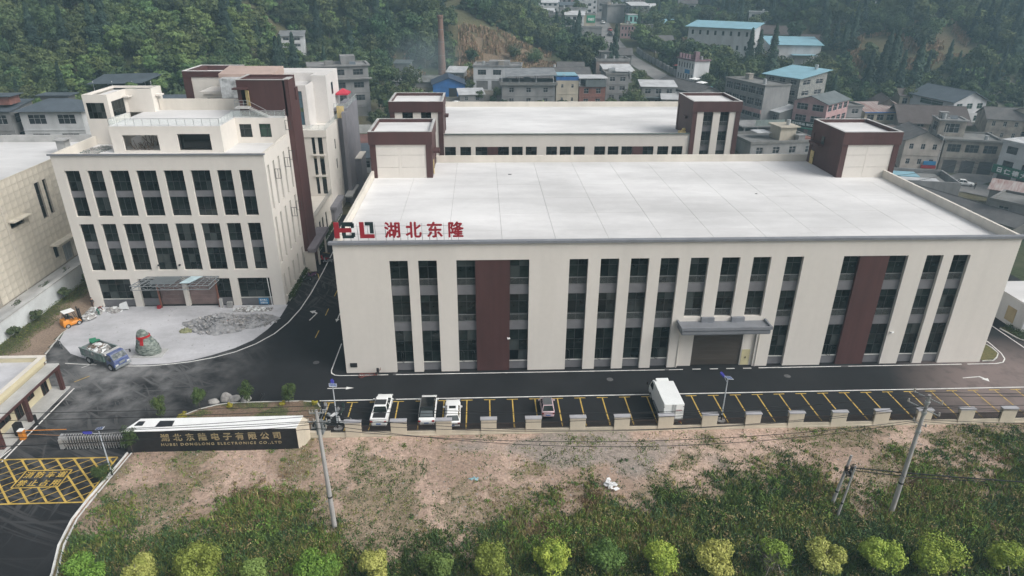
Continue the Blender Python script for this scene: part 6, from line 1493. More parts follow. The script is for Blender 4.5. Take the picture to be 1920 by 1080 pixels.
# hand placed trees that stand out in the picture
N0 = len(cands)
for x, y, s, k in ((57.5, 197, 1.5, 1), (54, 190, 1.2, 3), (66, 192, 1.15, 7), (63.5, 145, 0.75, 2), (61, 142.5, 0.6, 4), (66.5, 143.5, 0.55, 0), (119, 176, 1.35, 8), (113, 182, 1.3, 7), (158, 168, 1.25, 8), (150, 160, 1.2, 9), (145, 158, 1.15, 7), (154, 155, 1.1, 8), (161, 158, 1.2, 9),
                   (106, 188, 1.25, 1), (100, 196, 1.3, 0), (96, 178, 1.1, 3), (104, 170, 1.0, 2), (-9, 128, 0.9, 1), (-13, 124, 0.8, 0), (-3, 131, 0.8, 4), (-11, 136, 1.0, 3), (-4, 141, 0.9, 2), (2, 145, 0.5, 1), (-15, 143, 0.9, 0), (-8, 150, 0.8, 4), (-40, 119, 0.8, 0), (-33, 121, 0.7, 3), (-47, 117, 0.9, 7),
                   (16, 152, 0.4, 1), (12.5, 163, 0.55, 0), (147, 149, 0.8, 3), (154, 147, 0.8, 4), (140, 147, 0.7, 5), (131, 143, 0.65, 6), (136, 145, 0.6, 1), (162, 149, 0.8, 0), (173, 139, 0.8, 2)):
    cands.append((x, y, Hs(x, y) - 0.3, s, r5.random() * 6.28, k))
def appsize(c): return -(c[3] * (0.95 if c[5] > 6 else 1.0)) / math.dist((c[0], c[1]), (16, -68))
hand = cands[N0:]; rest = cands[:N0]; rest.sort(key=appsize)
NIND = 225
def zone(x, y):
    for lim, w in ((-95, 'behind the far left houses'), (-78, 'above the slate roofed left houses'), (-60, 'above the office stair tower'), (-45, 'behind the office penthouse'), (-28, 'above the unfinished grey block'), (-5, 'left of the chimney'), (22, 'around the chimney'), (50, 'beside the maize field'), (88, 'left of the far street'), (118, 'right of the far street'), (145, 'above the old farmhouse'), (999, 'above the old gabled hall')):
        if x < lim: return w
LAB = {'broad': ('broadleaf_tree', 'dark green broadleaf tree in the woods', 'woodland broadleaf trees'), 'bamboo': ('bamboo_clump', 'light green bamboo clump in the woods', 'woodland bamboo clumps'), 'conifer': ('conifer_tree', 'dark pointed conifer in the woods', 'woodland conifers')}
for c in hand + rest[:NIND]:
    x, y, z, s, a, k = c; kind = PROTO[k][2]
    nm, lab, grp = LAB[kind]
    hgt = ' low' if y < 128 else ' halfway up' if y < 160 else ' high'
    lab = lab.replace(' in the woods', hgt + ' on the slope'); where = ' ' + zone(x, y)
    if s > 0.98: lab = 'tall ' + lab
    g2 = lab + where
    t = thing(nm, lab + where, 'bamboo' if kind == 'bamboo' else 'tree', (x, y, z), a, grp + ', ' + g2)
    t.scale = (s, s, s * r5.uniform(0.9, 1.15))
    child('crown', PROTO[k][0], t); child('trunk', PROTO[k][1], t)
# everything beyond reads as one wood: geometry nodes scatter the same trees on one object
def scatter(name, pts, protos, parent=None):
    coll = bpy.data.collections.new(name + '_source')
    for i, (cm, tm) in enumerate(protos):
        mb_ = cm.copy(); mb_.name = '%02d_%s' % (i, name)
        o = bpy.data.objects.new('%02d_%s' % (i, name), mb_); coll.objects.link(o)
    P = np.array(pts)
    me = bpy.data.meshes.new(name); me.vertices.add(len(P)); me.vertices.foreach_set('co', P[:, :3].astype(np.float32).ravel())
    for an, col_, ty in (('scl', 3, 'FLOAT'), ('rot', 4, 'FLOAT'), ('idx', 5, 'INT')):
        at = me.attributes.new(an, ty, 'POINT'); at.data.foreach_set('value', P[:, col_].astype(np.int32 if ty == 'INT' else np.float32))
    o = add_mesh(name, me, 'stuff')
    ng = bpy.data.node_groups.new(name, 'GeometryNodeTree')
    ng.interface.new_socket('Geometry', in_out='INPUT', socket_type='NodeSocketGeometry'); ng.interface.new_socket('Geometry', in_out='OUTPUT', socket_type='NodeSocketGeometry')
    N, L = ng.nodes, ng.links
    gi, go = N.new('NodeGroupInput'), N.new('NodeGroupOutput')
    ci = N.new('GeometryNodeCollectionInfo'); ci.inputs['Collection'].default_value = coll; ci.inputs['Separate Children'].default_value = True; ci.inputs['Reset Children'].default_value = True
    ip = N.new('GeometryNodeInstanceOnPoints'); ip.inputs['Pick Instance'].default_value = True
    def na(nm, ty):
        q = N.new('GeometryNodeInputNamedAttribute'); q.data_type = ty; q.inputs['Name'].default_value = nm; return q.outputs['Attribute']
    cx = N.new('ShaderNodeCombineXYZ'); L.new(na('rot', 'FLOAT'), cx.inputs['Z'])
    L.new(gi.outputs[0], ip.inputs['Points']); L.new(ci.outputs[0], ip.inputs['Instance']); L.new(na('idx', 'INT'), ip.inputs['Instance Index'])
    L.new(cx.outputs[0], ip.inputs['Rotation']); L.new(na('scl', 'FLOAT'), ip.inputs['Scale']); L.new(ip.outputs[0], go.inputs[0])
    md = o.modifiers.new('scatter', 'NODES'); md.node_group = ng
    return o
fr = scatter('forest', rest[NIND:], [(p[0], p[1]) for p in PROTO])
fr['label'] = 'dense wood covering the far hillsides behind the village'; fr['category'] = 'forest'
print('TREES', len(cands))
# undergrowth on all wooded slopes
ug = []
UGP = [(broad_crown('shrub', 70 + i, 1.7, 0.0, 2.2, 9, 420, 0.24, [LF, LB, LF][i]), None) for i in range(3)]
for _ in range(15000):
    y = 100 + 300 * r5.random() ** 1.5; x = r5.uniform(16 - 0.88 * (y + 68), 16 + 0.84 * (y + 68))
    if r5.random() < density(x, y) * 0.9 + (0.10 if y < 180 and density(x, y) > 0 else 0): ug.append((x, y, Hs(x, y) - 0.2, r5.uniform(0.6, 1.9), r5.random() * 6.28, r5.randint(0, 2)))
    if len(ug) > 6500: break
u = scatter('undergrowth', ug, UGP); u['label'] = 'low shrubs covering the slopes between the trees'; u['category'] = 'undergrowth'
# dry maize rows on the terraced slope and the right hill
CORN = tint_mat('dry_maize', nscale=2, amount=0.3, bump=0)
rs = np.random.RandomState(3); C = []; T = []
def maize(x0, x1, y0, y1, row, thr):
    y = y0
    while y < y1:
        n = int((x1 - x0) / 0.42); x = np.linspace(x0, x1, n) + rs.uniform(-.12, .12, n); yy = y + rs.uniform(-.15, .15, n)
        k = fbm(x, yy, 11) > thr; x, yy = x[k], yy[k]
        for q in range(3):
            h = rs.uniform(0.8, 1.9, len(x)); C.append((x + rs.uniform(-.2, .2, len(x)), yy, H(x, yy) + h * 0.5, h)); T.append(rs.rand(len(x)))
        y += row
maize(8, 45, 178, 221, 1.7, 0.40); maize(158, 204, 178, 212, 1.9, 0.42); maize(108, 140, 250, 300, 2.2, 0.4); maize(144, 160, 180, 192, 2.2, 0.45); maize(-20, -4, 184, 200, 2.0, 0.5)
X = np.concatenate([c[0] for c in C]); Y = np.concatenate([c[1] for c in C]); Z = np.concatenate([c[2] for c in C]); Hh = np.concatenate([c[3] for c in C]); T = np.concatenate(T)
a = rs.rand(len(X)) * 3.14; w = 0.16; dx, dy = np.cos(a) * w, np.sin(a) * w
V = np.stack([np.stack([X - dx, Y - dy, Z - Hh / 2], 1), np.stack([X + dx, Y + dy, Z - Hh / 2], 1), np.stack([X + dx * 1.6 + 0.1, Y + dy * 1.6, Z + Hh / 2], 1), np.stack([X - dx * 1.6, Y - dy * 1.6, Z + Hh / 2], 1)], 1).reshape(-1, 3)
col = np.repeat(mixc((0.33, 0.215, 0.15), (0.19, 0.16, 0.085), T), 4, axis=0)
o = add_mesh('dry_maize', np_mesh('dry_maize', V, np.arange(len(V)).reshape(-1, 4), CORN, col), 'stuff'); o['label'] = 'rows of dry reddish maize on the terraced slopes'; o['category'] = 'crop'

# ------------------------------------------------------------------ weeds and grass on the foreground field
rs = np.random.RandomState(8)
WEED = tint_mat('weed_leaf', nscale=1.2, amount=0.25, bump=0)
PAL = np.array([(0.115, 0.165, 0.045), (0.075, 0.125, 0.042), (0.21, 0.22, 0.065), (0.27, 0.22, 0.105), (0.13, 0.22, 0.045), (0.22, 0.145, 0.09), (0.075, 0.13, 0.058)])
def inside_field(x, y): return x > np.interp(y, [-60, -42, -31.5, -28.5, -25.6, -22.7, -13.9], [-15.6, -15.6, -16, -16.7, -17.8, -18.3, -17.6])
def grass(n, seed):
    rs = np.random.RandomState(seed); x = rs.uniform(-19, 98, n); y = rs.uniform(-48, -12.4, n)
    k = inside_field(x, y) & (rs.rand(n) < green(x, y) * 1.0 + 0.07 + 0.28 * (fbm(x + 11, y + 5, 3.4) > 0.53)); x, y = x[k], y[k]; n = len(x)
    z = field_z(x, y); pn = fbm(x + 50, y + 50, 4.5, 3); g = green(x, y)
    pi = np.clip((pn * 9.2 - 1.6 + rs.randn(n) * 0.9).astype(int), 0, 6)
    base = PAL[[1, 0, 6, 2, 4, 3, 5]][pi] * rs.uniform(0.7, 1.35, (n, 1))
    nb = 6; Xs = np.repeat(x, nb) + rs.randn(n * nb) * 0.16; Ys = np.repeat(y, nb) + rs.randn(n * nb) * 0.16; Zs = np.repeat(z, nb)
    h = np.repeat((0.13 + 0.38 * g) * rs.uniform(0.5, 1.4, n), nb) * rs.uniform(0.6, 1.2, n * nb); a = rs.rand(n * nb) * 6.28; lean = rs.randn(n * nb, 2) * 0.38 * h[:, None]; w = 0.05 + 0.03 * rs.rand(n * nb)
    dx, dy = np.cos(a) * w, np.sin(a) * w
    V = np.stack([np.stack([Xs - dx, Ys - dy, Zs - .02], 1), np.stack([Xs + dx, Ys + dy, Zs - .02], 1), np.stack([Xs + lean[:, 0], Ys + lean[:, 1], Zs + h], 1)], 1).reshape(-1, 3)
    return V, np.repeat(np.repeat(base, nb, 0) * rs.uniform(0.75, 1.25, (n * nb, 1)), 3, 0)
V, Cc = grass(105000, 21)
o = add_mesh('wild_grass', np_mesh('wild_grass', V, np.arange(len(V)).reshape(-1, 3), WEED, Cc), 'stuff'); o['label'] = 'patchy wild grass growing over the pinkish field'; o['category'] = 'grass'
def weeds(n, seed):
    rs = np.random.RandomState(seed); x = rs.uniform(-19, 98, n); y = rs.uniform(-48, -13, n); g = green(x, y)
    k = inside_field(x, y) & (rs.rand(n) < g ** 1.6 * 0.75 + 0.012); x, y, g = x[k], y[k], g[k]; n = len(x); z = field_z(x, y)
    pn = fbm(x + 9, y + 31, 6, 3); pi = np.clip((pn * 9.5 - 1.9 + rs.randn(n) * 0.9).astype(int), 0, 6)
    base = PAL[[1, 6, 3, 0, 4, 2, 5]][pi] * rs.uniform(0.65, 1.25, (n, 1)); R = rs.uniform(0.25, 0.75, n) * (0.55 + 0.65 * g)
    nl = 42; d = rs.randn(n * nl, 3); d[:, 2] = np.abs(d[:, 2]); d /= np.linalg.norm(d, axis=1, keepdims=True)
    Rr = np.repeat(R, nl); C = np.stack([np.repeat(x, nl), np.repeat(y, nl), np.repeat(z, nl)], 1) + d * (Rr * rs.uniform(0.35, 1.05, n * nl))[:, None] * [1, 1, 1.15]
    V, F = quads(C, d + rs.randn(n * nl, 3) * 0.5, (0.055 + 0.05 * rs.rand(n * nl)), rs, 0.6)
    return V, np.repeat(np.repeat(base, nl, 0) * rs.uniform(0.7, 1.3, (n * nl, 1)), 4, 0)
V, Cc = weeds(16500, 5)
print('WEED QUADS', len(V) // 4)
o = add_mesh('weeds', np_mesh('weeds', V, np.arange(len(V)).reshape(-1, 4), WEED, Cc), 'stuff'); o['label'] = 'bushy green and brown weeds massed along the bottom of the field'; o['category'] = 'weeds'
# loose stones on the bare ground
rs = np.random.RandomState(9); n = 9000; x = rs.uniform(-18, 90, n); y = rs.uniform(-30, -12.5, n); k = inside_field(x, y) & (green(x, y) < 0.6) & (fbm(x, y, 3.5) > 0.45); x, y = x[k], y[k]; n = len(x)
z = field_z(x, y); s = 0.025 + 0.09 * rs.rand(n) ** 3
oc = np.array([(1, 0, 0), (0, 1, 0), (-1, 0, 0), (0, -1, 0), (0, 0, 0.8), (0, 0, -0.8)], float); of = np.array([(0, 1, 4), (1, 2, 4), (2, 3, 4), (3, 0, 4)])
P = np.stack([x, y, z], 1)[:, None, :] + oc[None] * rs.uniform(0.6, 1.4, (n, 6, 1)) * s[:, None, None]
F = (np.arange(n) * 6)[:, None, None] + of[None]
o = add_mesh('loose_stones', np_mesh('loose_stones', P.reshape(-1, 3), F.reshape(-1, 3), tint_mat('stone', nscale=8, amount=0.3, bump=0), np.repeat(mixc((0.42, 0.34, 0.28), (0.30, 0.29, 0.28), rs.rand(n)), 6, 0)), 'stuff'); o['label'] = 'loose stones strewn over the bare part of the field'; o['category'] = 'stones'

# ------------------------------------------------------------------ roadside trees along the bottom, each its own thing
RT = [(-13.6, -30.5, 'G', 'bright green bushy roadside tree at the kerb, leftmost of the bottom row'), (-9.9, -30.5, 'P', 'pale yellow roadside tree, second from the left in the bottom row'), (-5.45, -30.4, 'O', 'olive yellow roadside tree, third from the left in the bottom row'),
      (-1.0, -30.8, 'S', 'small pale green roadside tree left of the concrete pole'), (3.6, -30.75, 'G', 'round fresh green roadside tree directly below the left concrete pole'), (7.7, -30.8, 'P', 'pale yellow round roadside tree right of the one below the left pole'),
      (12.35, -30.8, 'D', 'dull green roadside tree between the pale yellow and the broad olive one'), (16.7, -30.7, 'O', 'broad olive green roadside tree in the middle of the bottom row'), (21.3, -30.4, 'Y', 'lime green loose roadside tree right of the broad olive one'),
      (25.5, -30.5, 'D', 'dim green roadside tree with hazy outline right of the lime green one'), (29.9, -30.8, 'Y', 'yellow green round roadside tree below the white rag'), (33.9, -31.1, 'P', 'pale lime roadside tree left of the half bare one'),
      (38.4, -30.9, 'B', 'half bare roadside tree with grey twigs and two pale props'), (42.4, -31.0, 'P', 'dense pale olive roadside tree right of the half bare one'), (46.9, -31.0, 'Y', 'lime roadside tree with a slanting prop near the small twin poles'),
      (51.0, -31.2, 'Y', 'large lime roadside tree right of the tall right pole'), (56.3, -31.6, 'Y', 'lime green roadside tree at the right end of the bottom row')]
TC = {'G': ((0.10, 0.19, 0.03), (0.21, 0.34, 0.06)), 'P': ((0.27, 0.30, 0.07), (0.46, 0.47, 0.14)), 'O': ((0.16, 0.20, 0.035), (0.28, 0.33, 0.075)), 'S': ((0.14, 0.21, 0.05), (0.26, 0.35, 0.10)), 'D': ((0.08, 0.14, 0.035), (0.15, 0.23, 0.06)), 'Y': ((0.19, 0.27, 0.04), (0.40, 0.47, 0.085)), 'B': ((0.16, 0.23, 0.035), (0.30, 0.41, 0.075))}
TM = {k: leaf_mat('roadside_leaf_' + {'G': 'green', 'P': 'pale', 'O': 'olive', 'S': 'soft', 'D': 'dull', 'Y': 'lime', 'B': 'fresh'}[k], a, b, 0.08, 0.01, 1.4) for k, (a, b) in TC.items()}
for i, (x, y, c, lab) in enumerate(RT):
    R = {'S': 1.0, 'D': 1.45, 'O': 1.55, 'G': 1.55, 'P': 1.45, 'Y': 1.6, 'B': 1.3}[c] * (1.0 if i != 15 else 1.15)
    t = thing('roadside_tree', lab, 'tree', (x, y + 0.1, 0.1), r5.random() * 6.28, 'young trees in a row along the road')
    rq = random.Random(i * 7 + 1); R *= rq.uniform(.95, 1.15); cm = broad_crown('crown', 200 + i, R, (1.0 if c != 'B' else 1.7) - rq.uniform(0, .25), 3.1 + (0.25 if c in 'YO' else 0) + rq.uniform(-.2, .3), rq.randint(14, 24), 6000 if c not in 'B' else 2600, 0.07, TM[c], 0.85)
    child('crown', cm, t); child('trunk', trunk_mesh('trunk', 2.6, 0.055, i, 5, BARKL, 0.22), t)
    if c == 'B' or i in (13, 14, 16):
        mb = MB(); mb.tube((-1.1, -0.5, 0), (-0.1, 0, 1.9), 0.035, 5); mb.tube((0.5, -0.9, 0), (0.05, 0, 1.9), 0.035, 5); mb.build('prop_stake', BARKL, t)
    if c == 'B':
        mb = MB(); q = random.Random(3)
        for _ in range(260):
            a = (q.gauss(-0.5, 0.4), q.gauss(0, 0.5), q.uniform(1.3, 2.6)); mb.tube(a, (a[0] + q.gauss(0, .3), a[1] + q.gauss(0, .3), a[2] + q.uniform(.1, .45)), 0.012, 3, cap=False)
        mb.build('bare_twigs', mat('grey_twig', (0.13, 0.12, 0.105), 0.9), t)
# wispy saplings in and around the gate bed
WISP = leaf_mat('wispy_leaf', (0.045, 0.075, 0.022), (0.09, 0.13, 0.04), 0.15, 0.01, 1.5)
for i, (x, y, h, lab) in enumerate(((-17.4, -8.7, 3.0, 'wispy green sapling standing left of the gate bed on the drive'), (-14.2, -6.9, 2.7, 'wispy green sapling beside the first pale boulder'), (-9.4, -6.2, 2.8, 'wispy green sapling behind the right end of the boulders'), (-4.9, -6.3, 2.9, 'wispy green sapling at the right part of the gate bed'), (-17.7, -14.4, 3.4, 'feathery dark sapling in front of the left end of the name wall'), (-19.0, -17.7, 1.6, 'small bush hanging over the verge kerb by the solar lamp'))):
    t = thing('sapling', lab, 'sapling', (x, y, 0), r5.random() * 6, 'saplings around the gate')
    child('crown', broad_crown('crown', 300 + i, 0.85 if h > 2 else 0.9, 0.5 if h > 2 else 0, h * 1.1, 16, 2200, 0.05, WISP, 1.3), t); child('trunk', trunk_mesh('trunk', h * 0.8, 0.03, i, 3), t)
YEL = leaf_mat('golden_shrub', (0.26, 0.24, 0.03), (0.42, 0.37, 0.05), 0.1, 0.0, 2)
for x, y, r_, lab in ((-15.3, -8.6, 0.55, 'round golden shrub at the left tip of the gate bed'), (-2.2, -6.5, 0.4, 'small golden shrub at the right corner of the gate bed'), (-5.6, -6.4, 0.35, 'small yellow green shrub near the middle of the gate bed'), (-11.2, -6.5, 0.35, 'small yellow green shrub behind the second boulder')):
    o = add_mesh('golden_shrub', broad_crown('golden_shrub', int(x * 10) % 97, r_, 0, r_ * 1.5, 10, 900, 0.05, YEL)); o.location = (x, y, 0.05); tag(o, lab, 'shrub', 'golden shrubs in the gate bed')
GB = leaf_mat('ball_shrub_leaf', (0.05, 0.075, 0.035), (0.10, 0.13, 0.06), 0.15, 0.01, 1.5)
for x, y, r_, lab in ((-43.3, 9.4, 0.85, 'round clipped shrub against the white wall, lowest left'), (-43.0, 13.8, 0.9, 'round clipped shrub against the white wall above the forklift'), (-43.0, 20.6, 0.85, 'round loose shrub on the white wall by the tiled building'), (-42.7, 25.7, 0.8, 'round shrub at the far end of the white wall beside the office')):
    o = add_mesh('ball_shrub', broad_crown('ball_shrub', int(y * 7) % 97, r_, 0.5, 2.0, 14, 1500, 0.075, GB)); o.location = (x, y, 0.1); tag(o, lab, 'shrub', 'round shrubs along the white wall')
for x, y, h, lab in ((-46.8, 16.3, 2.2, 'thin nearly bare shrub on the terrace, nearer one'), (-46.6, 22.3, 2.0, 'thin nearly bare shrub on the terrace near the tiled porch'), (-45.9, 26.7, 2.2, 'spindly green shrub beside the office corner')):
    t = thing('thin_shrub', lab, 'shrub', (x, y, 0.6), 0, 'thin shrubs on the terrace'); child('crown', broad_crown('crown', int(y * 3), 0.8, 0.6, h, 8, 220, 0.06, GB), t); child('trunk', trunk_mesh('trunk', h, 0.03, 3, 6, BARK, 0.4), t)
V = []; 
HED = leaf_mat('hedge_leaf', (0.025, 0.045, 0.02), (0.06, 0.09, 0.03), 0.1, 0.01, 1.5)
rs = np.random.RandomState(2); C = np.stack([rs.uniform(-11.95, -11.3, 7000) + 0.25 * rs.randn(7000), rs.uniform(19.8, 57, 7000), 0.1 + 0.7 * rs.rand(7000)], 1); V, F = quads(C, rs.randn(7000, 3) + [0, 0, .6], 0.09 * np.ones(7000), rs)
o = add_mesh('lane_hedge', np_mesh('lane_hedge', V, F, HED), 'stuff'); o['label'] = 'low dark planting strip along the east foot of the office block'; o['category'] = 'hedge'
rs = np.random.RandomState(4); C = np.stack([rs.uniform(85.8, 90, 1500), rs.uniform(5, 8.6, 1500), 0.1 + 0.5 * rs.rand(1500)], 1); V, F = quads(C, rs.randn(1500, 3) + [0, 0, .6], 0.08 * np.ones(1500), rs)
o = add_mesh('low_shrubs', np_mesh('low_shrubs', V, F, HED), 'stuff'); o['label'] = 'low shrubs in the kerbed bed past the east end of the factory'; o['category'] = 'shrubs'
rs = np.random.RandomState(6); n = 9000; x = rs.uniform(-44.2, -38.4, n); y = rs.uniform(-3, 27, n); k = (x < -41.0 + (fbm(x, y, 3) - .5) * 3) ; x, y = x[k], y[k]; n = len(x)
C = np.stack([x, y, 0.12 + 0.35 * rs.rand(n)], 1); V, F = quads(C, rs.randn(n, 3) + [0, 0, .4], 0.09 * np.ones(n), rs, 0.5)
o = add_mesh('strip_grass', np_mesh('strip_grass', V, F, WEED, np.repeat(PAL[rs.randint(0, 3, n)] * 0.8, 4, 0)), 'stuff'); o['label'] = 'rough grass along the foot of the white wall'; o['category'] = 'grass'
# bed weeds
rs = np.random.RandomState(16); n = 2600; x = rs.uniform(-16.5, -1.6, n); y = rs.uniform(-11.8, -6.0, n); k = (y > -11.8) & (x > -17 + (-5.6 - y) * -0.1) & (fbm(x + 50, y, 2.2) > 0.5) & (y < np.interp(x, [-17, -15.5, -13.8, -11], [-10.5, -8.3, -6.8, -6.0])); x, y = x[k], y[k]; n = len(x)
C = np.stack([x, y, 0.12 + 0.2 * rs.rand(n)], 1); V, F = quads(C, rs.randn(n, 3) + [0, 0, .4], 0.07 * np.ones(n), rs, 0.5)
o = add_mesh('bed_weeds', np_mesh('bed_weeds', V, F, WEED, np.repeat(PAL[rs.randint(0, 5, n)], 4, 0)), 'stuff'); o['label'] = 'sparse weeds in the gate planting bed'; o['category'] = 'weeds'

# ------------------------------------------------------------------ boundary wall with piers and railings
bw = thing('boundary_wall', 'long low cream boundary wall with square capped piers and dark railings along the parking bays', 'wall', (30, -12, 0), world_coords=True)
WALLC = mat('boundary_cream', (0.56, 0.50, 0.40), 0.85, var=0.10, scale=0.5, stretch=(1, 1, 0.4), fine=0.03)
mb = MB(); mb.box(-1.6, -12.2, -0.3, 100, -11.95, 0.55); mb.box(-1.6, -12.28, -0.3, 100, -12.21, 0.22); mb.build('plinth', WALLC, bw)
pm = None; cm_ = None; rm_ = None
RAILM = mat('rust_black_rail', (0.045, 0.033, 0.03), 0.6)
k = 0; x = 2.23
pier = MB(); pier.box(0, -12.27, 0.0, 1.57, -11.87, 1.82); cap = MB(); cap.box(-0.06, -12.33, 1.82, 1.63, -11.81, 1.93)
pmesh = None
rmb = MB()
for j in range(27): rmb.box(0.06 + j * 0.109, -12.10, 0.57, 0.10 + j * 0.109, -12.06, 1.40)
for z in (0.66, 1.22): rmb.box(0.0, -12.105, z, 2.96, -12.055, z + 0.05)
pmesh = pier.mesh('pier', WALLC, (0, -12, 0)); cmesh = cap.mesh('pier_cap', COPING if False else mat('pale_grey_cap', (0.36, 0.36, 0.38), 0.7, var=0.1), (0, -12, 0)); rmesh = rmb.mesh('railing', RAILM, (0, -12, 0))
while x < 99:
    p = child('pier', pmesh, bw, (x - 30, 0, 0)); child('pier_cap', cmesh, p); 
    child('railing', rmesh, bw, (x + 1.575 - 30, 0, 0)); x += 4.535
child('railing', rmesh, bw, (2.23 - 2.97 - 30, 0, 0))
# ------------------------------------------------------------------ gate name wall
nw = thing('name_wall', 'black stone name wall with gold Chinese and English lettering and a white slanting top', 'sign wall', (-10, -14, 0), world_coords=True)
GRAN = mat('black_granite', (0.018, 0.020, 0.024), 0.35, var=0.2, scale=2, fine=0.05)
f_, b_ = -14.0, -12.15
mb = MB()
mb.box(-18.45, f_, 0, -2.05, f_ + 0.2, 2.62); mb.build('granite_face', GRAN, nw)
mb = MB(); mb.hexa([(-18.45, f_ + 0.201, 0), (-2.05, f_ + 0.201, 0), (-1.85, b_, 0), (-17.6, b_, 0), (-18.45, f_ + 0.201, 2.6), (-2.05, f_ + 0.201, 2.6), (-1.85, b_, 2.6), (-17.6, b_, 2.6)])
mb.hexa([(-2.04, -14.0, 0), (-1.55, -13.3, 0), (-1.3, -12.2, 0), (-1.84, b_, 0), (-2.04, -14.0, 2.6), (-1.55, -13.3, 2.45), (-1.3, -12.2, 2.3), (-1.84, b_, 2.58)])
mb.box(-1.84, -12.25, 0, 0.7, -11.9, 0.75); mb.build('rendered_core', WALLC, nw)
mb = MB(); mb.hexa([(-18.5, f_ - 0.04, 2.62), (-2.0, f_ - 0.04, 2.62), (-1.8, b_ + .1, 2.62), (-17.55, b_ + .1, 2.62), (-18.5, f_ - 0.04, 2.66), (-2.0, f_ - 0.04, 2.66), (-1.8, b_ + .1, 2.70), (-17.55, b_ + .1, 2.70)]); mb.build('top_slab', WHITE, nw)
mb = MB(); mb.face([(-17.7, -13.2, 2.705), (-16.9, -13.2, 2.705), (-16.9, -12.5, 2.725), (-17.5, -12.5, 2.725)]); mb.face([(-15.6, -13.4, 2.705), (-14.0, -13.4, 2.705), (-14.1, -12.5, 2.725), (-15.5, -12.5, 2.725)]); mb.build('missing_cladding', GRAN, nw)
GOLD = mat('gold_letters', (0.42, 0.35, 0.20), 0.35, metal=0.3, var=0.12, scale=3)
mb_c = text_mesh('湖北东隆电子有限公司', 0.85, 0.05, bold=0.02, advance=1.18)
o = place_text(mb_c, 'lettering', GOLD, None, (-15.0, f_ - 0.04, 1.42), fit=(11.4, 0.86)); o.location = Vector(o.location) - Vector((-10, -14, 0)); o.parent = nw
mb_c = text_mesh('HUBEI DONGLONG ELECTRONICS CO.,LTD', 0.4, 0.04, bold=0.012, spacing=1.35)
o = place_text(mb_c, 'lettering', GOLD, None, (-15.1, f_ - 0.035, 0.82), fit=(11.5, 0.34)); o.location = Vector(o.location) - Vector((-10, -14, 0)); o.parent = nw
# ------------------------------------------------------------------ folding gate and barrier
fg = thing('folding_gate', 'stainless accordion gate pulled back against the black name wall', 'gate', (-22, -12.8, 0), world_coords=True)
INOX = mat('stainless_steel', (0.62, 0.62, 0.62), 0.35, metal=0.5, var=0.1); INOXD = mat('gate_bronze', (0.16, 0.12, 0.09), 0.4, metal=0.5)
n = 24; x0, x1 = -24.9, -19.2
q = MB(); q.tube((0, -0.35, 0.08), (0, -0.35, 1.35), 0.035, 6); q.tube((0, 0.35, 0.08), (0, 0.35, 1.35), 0.035, 6); q.tube((0, -0.35, 1.35), (0.05, 0.0, 1.62), 0.035, 6); q.tube((0, 0.35, 1.35), (0.05, 0, 1.62), 0.035, 6); q.tube((0, -0.35, 0.35), (0, 0.35, 0.35), 0.02, 4); fm_ = q.mesh('gate_frame', INOX)
q = MB()
for z in (0.55, 0.95): q.tube((0, -0.37, z - 0.18), (0.19, -0.37, z + 0.18), 0.018, 4); q.tube((0.19, -0.37, z - 0.18), (0, -0.37, z + 0.18), 0.018, 4)
xm_ = q.mesh('scissor_link', INOXD)
q = MB(); q.tube((0, -0.42, 0.08), (0, -0.34, 0.08), 0.08, 8); wm_ = q.mesh('wheel', RUBBER)
for i in range(n):
    x = x0 + (x1 - x0) * i / (n - 1); child('gate_frame', fm_, fg, (x + 22, 0, 0))
    if i < n - 1: child('scissor_link', xm_, fg, (x + 22, 0, 0))
    if i % 3 == 0: child('wheel', wm_, fg, (x + 22, 0, 0))
q = MB(); q.box(-25.3, -13.2, 0.1, -24.95, -12.4, 1.2); q.box(-25.25, -13.1, 1.2, -25.0, -12.5, 1.45); q.build('drive_head', INOX, fg)
bg_ = thing('barrier_gate', 'orange barrier gate box with a long thin orange boom across the drive', 'barrier', (-30.0, -11.3, 0), world_coords=True)
ORG = mat('signal_orange', (0.62, 0.23, 0.025), 0.45, var=0.06)
q = MB(); q.box(-30.2, -11.5, 0, -29.75, -11.05, 1.05); q.build('cabinet', ORG, bg_)
q = MB(); q.box(-30.22, -11.55, 1.05, -29.72, -11.0, 1.12); q.build('cabinet_top', WHITE, bg_)
q = MB(); q.tube((-29.7, -11.2, 0.95), (-25.6, -11.2, 1.0), 0.04, 5); q.build('boom', ORG, bg_)
q = MB(); q.tube((-29.7, -11.2, 0.55), (-25.2, -11.6, 0.5), 0.03, 5); q.build('lower_boom', mat('dull_orange', (0.32, 0.16, 0.07), 0.6), bg_)
q = MB(); q.box(-30.9, -11.0, 0.12, -30.3, -10.4, 1.5); tag(q.build('control_post', BLACK), 'dark equipment cabinet behind the orange barrier box', 'cabinet')
q = MB(); q.tube((-29.95, -9.0, 0), (-29.95, -9.0, 1.25), 0.14, 8); tag(q.build('bollard', BLACK), 'black round bollard beside the gatehouse porch', 'bollard')
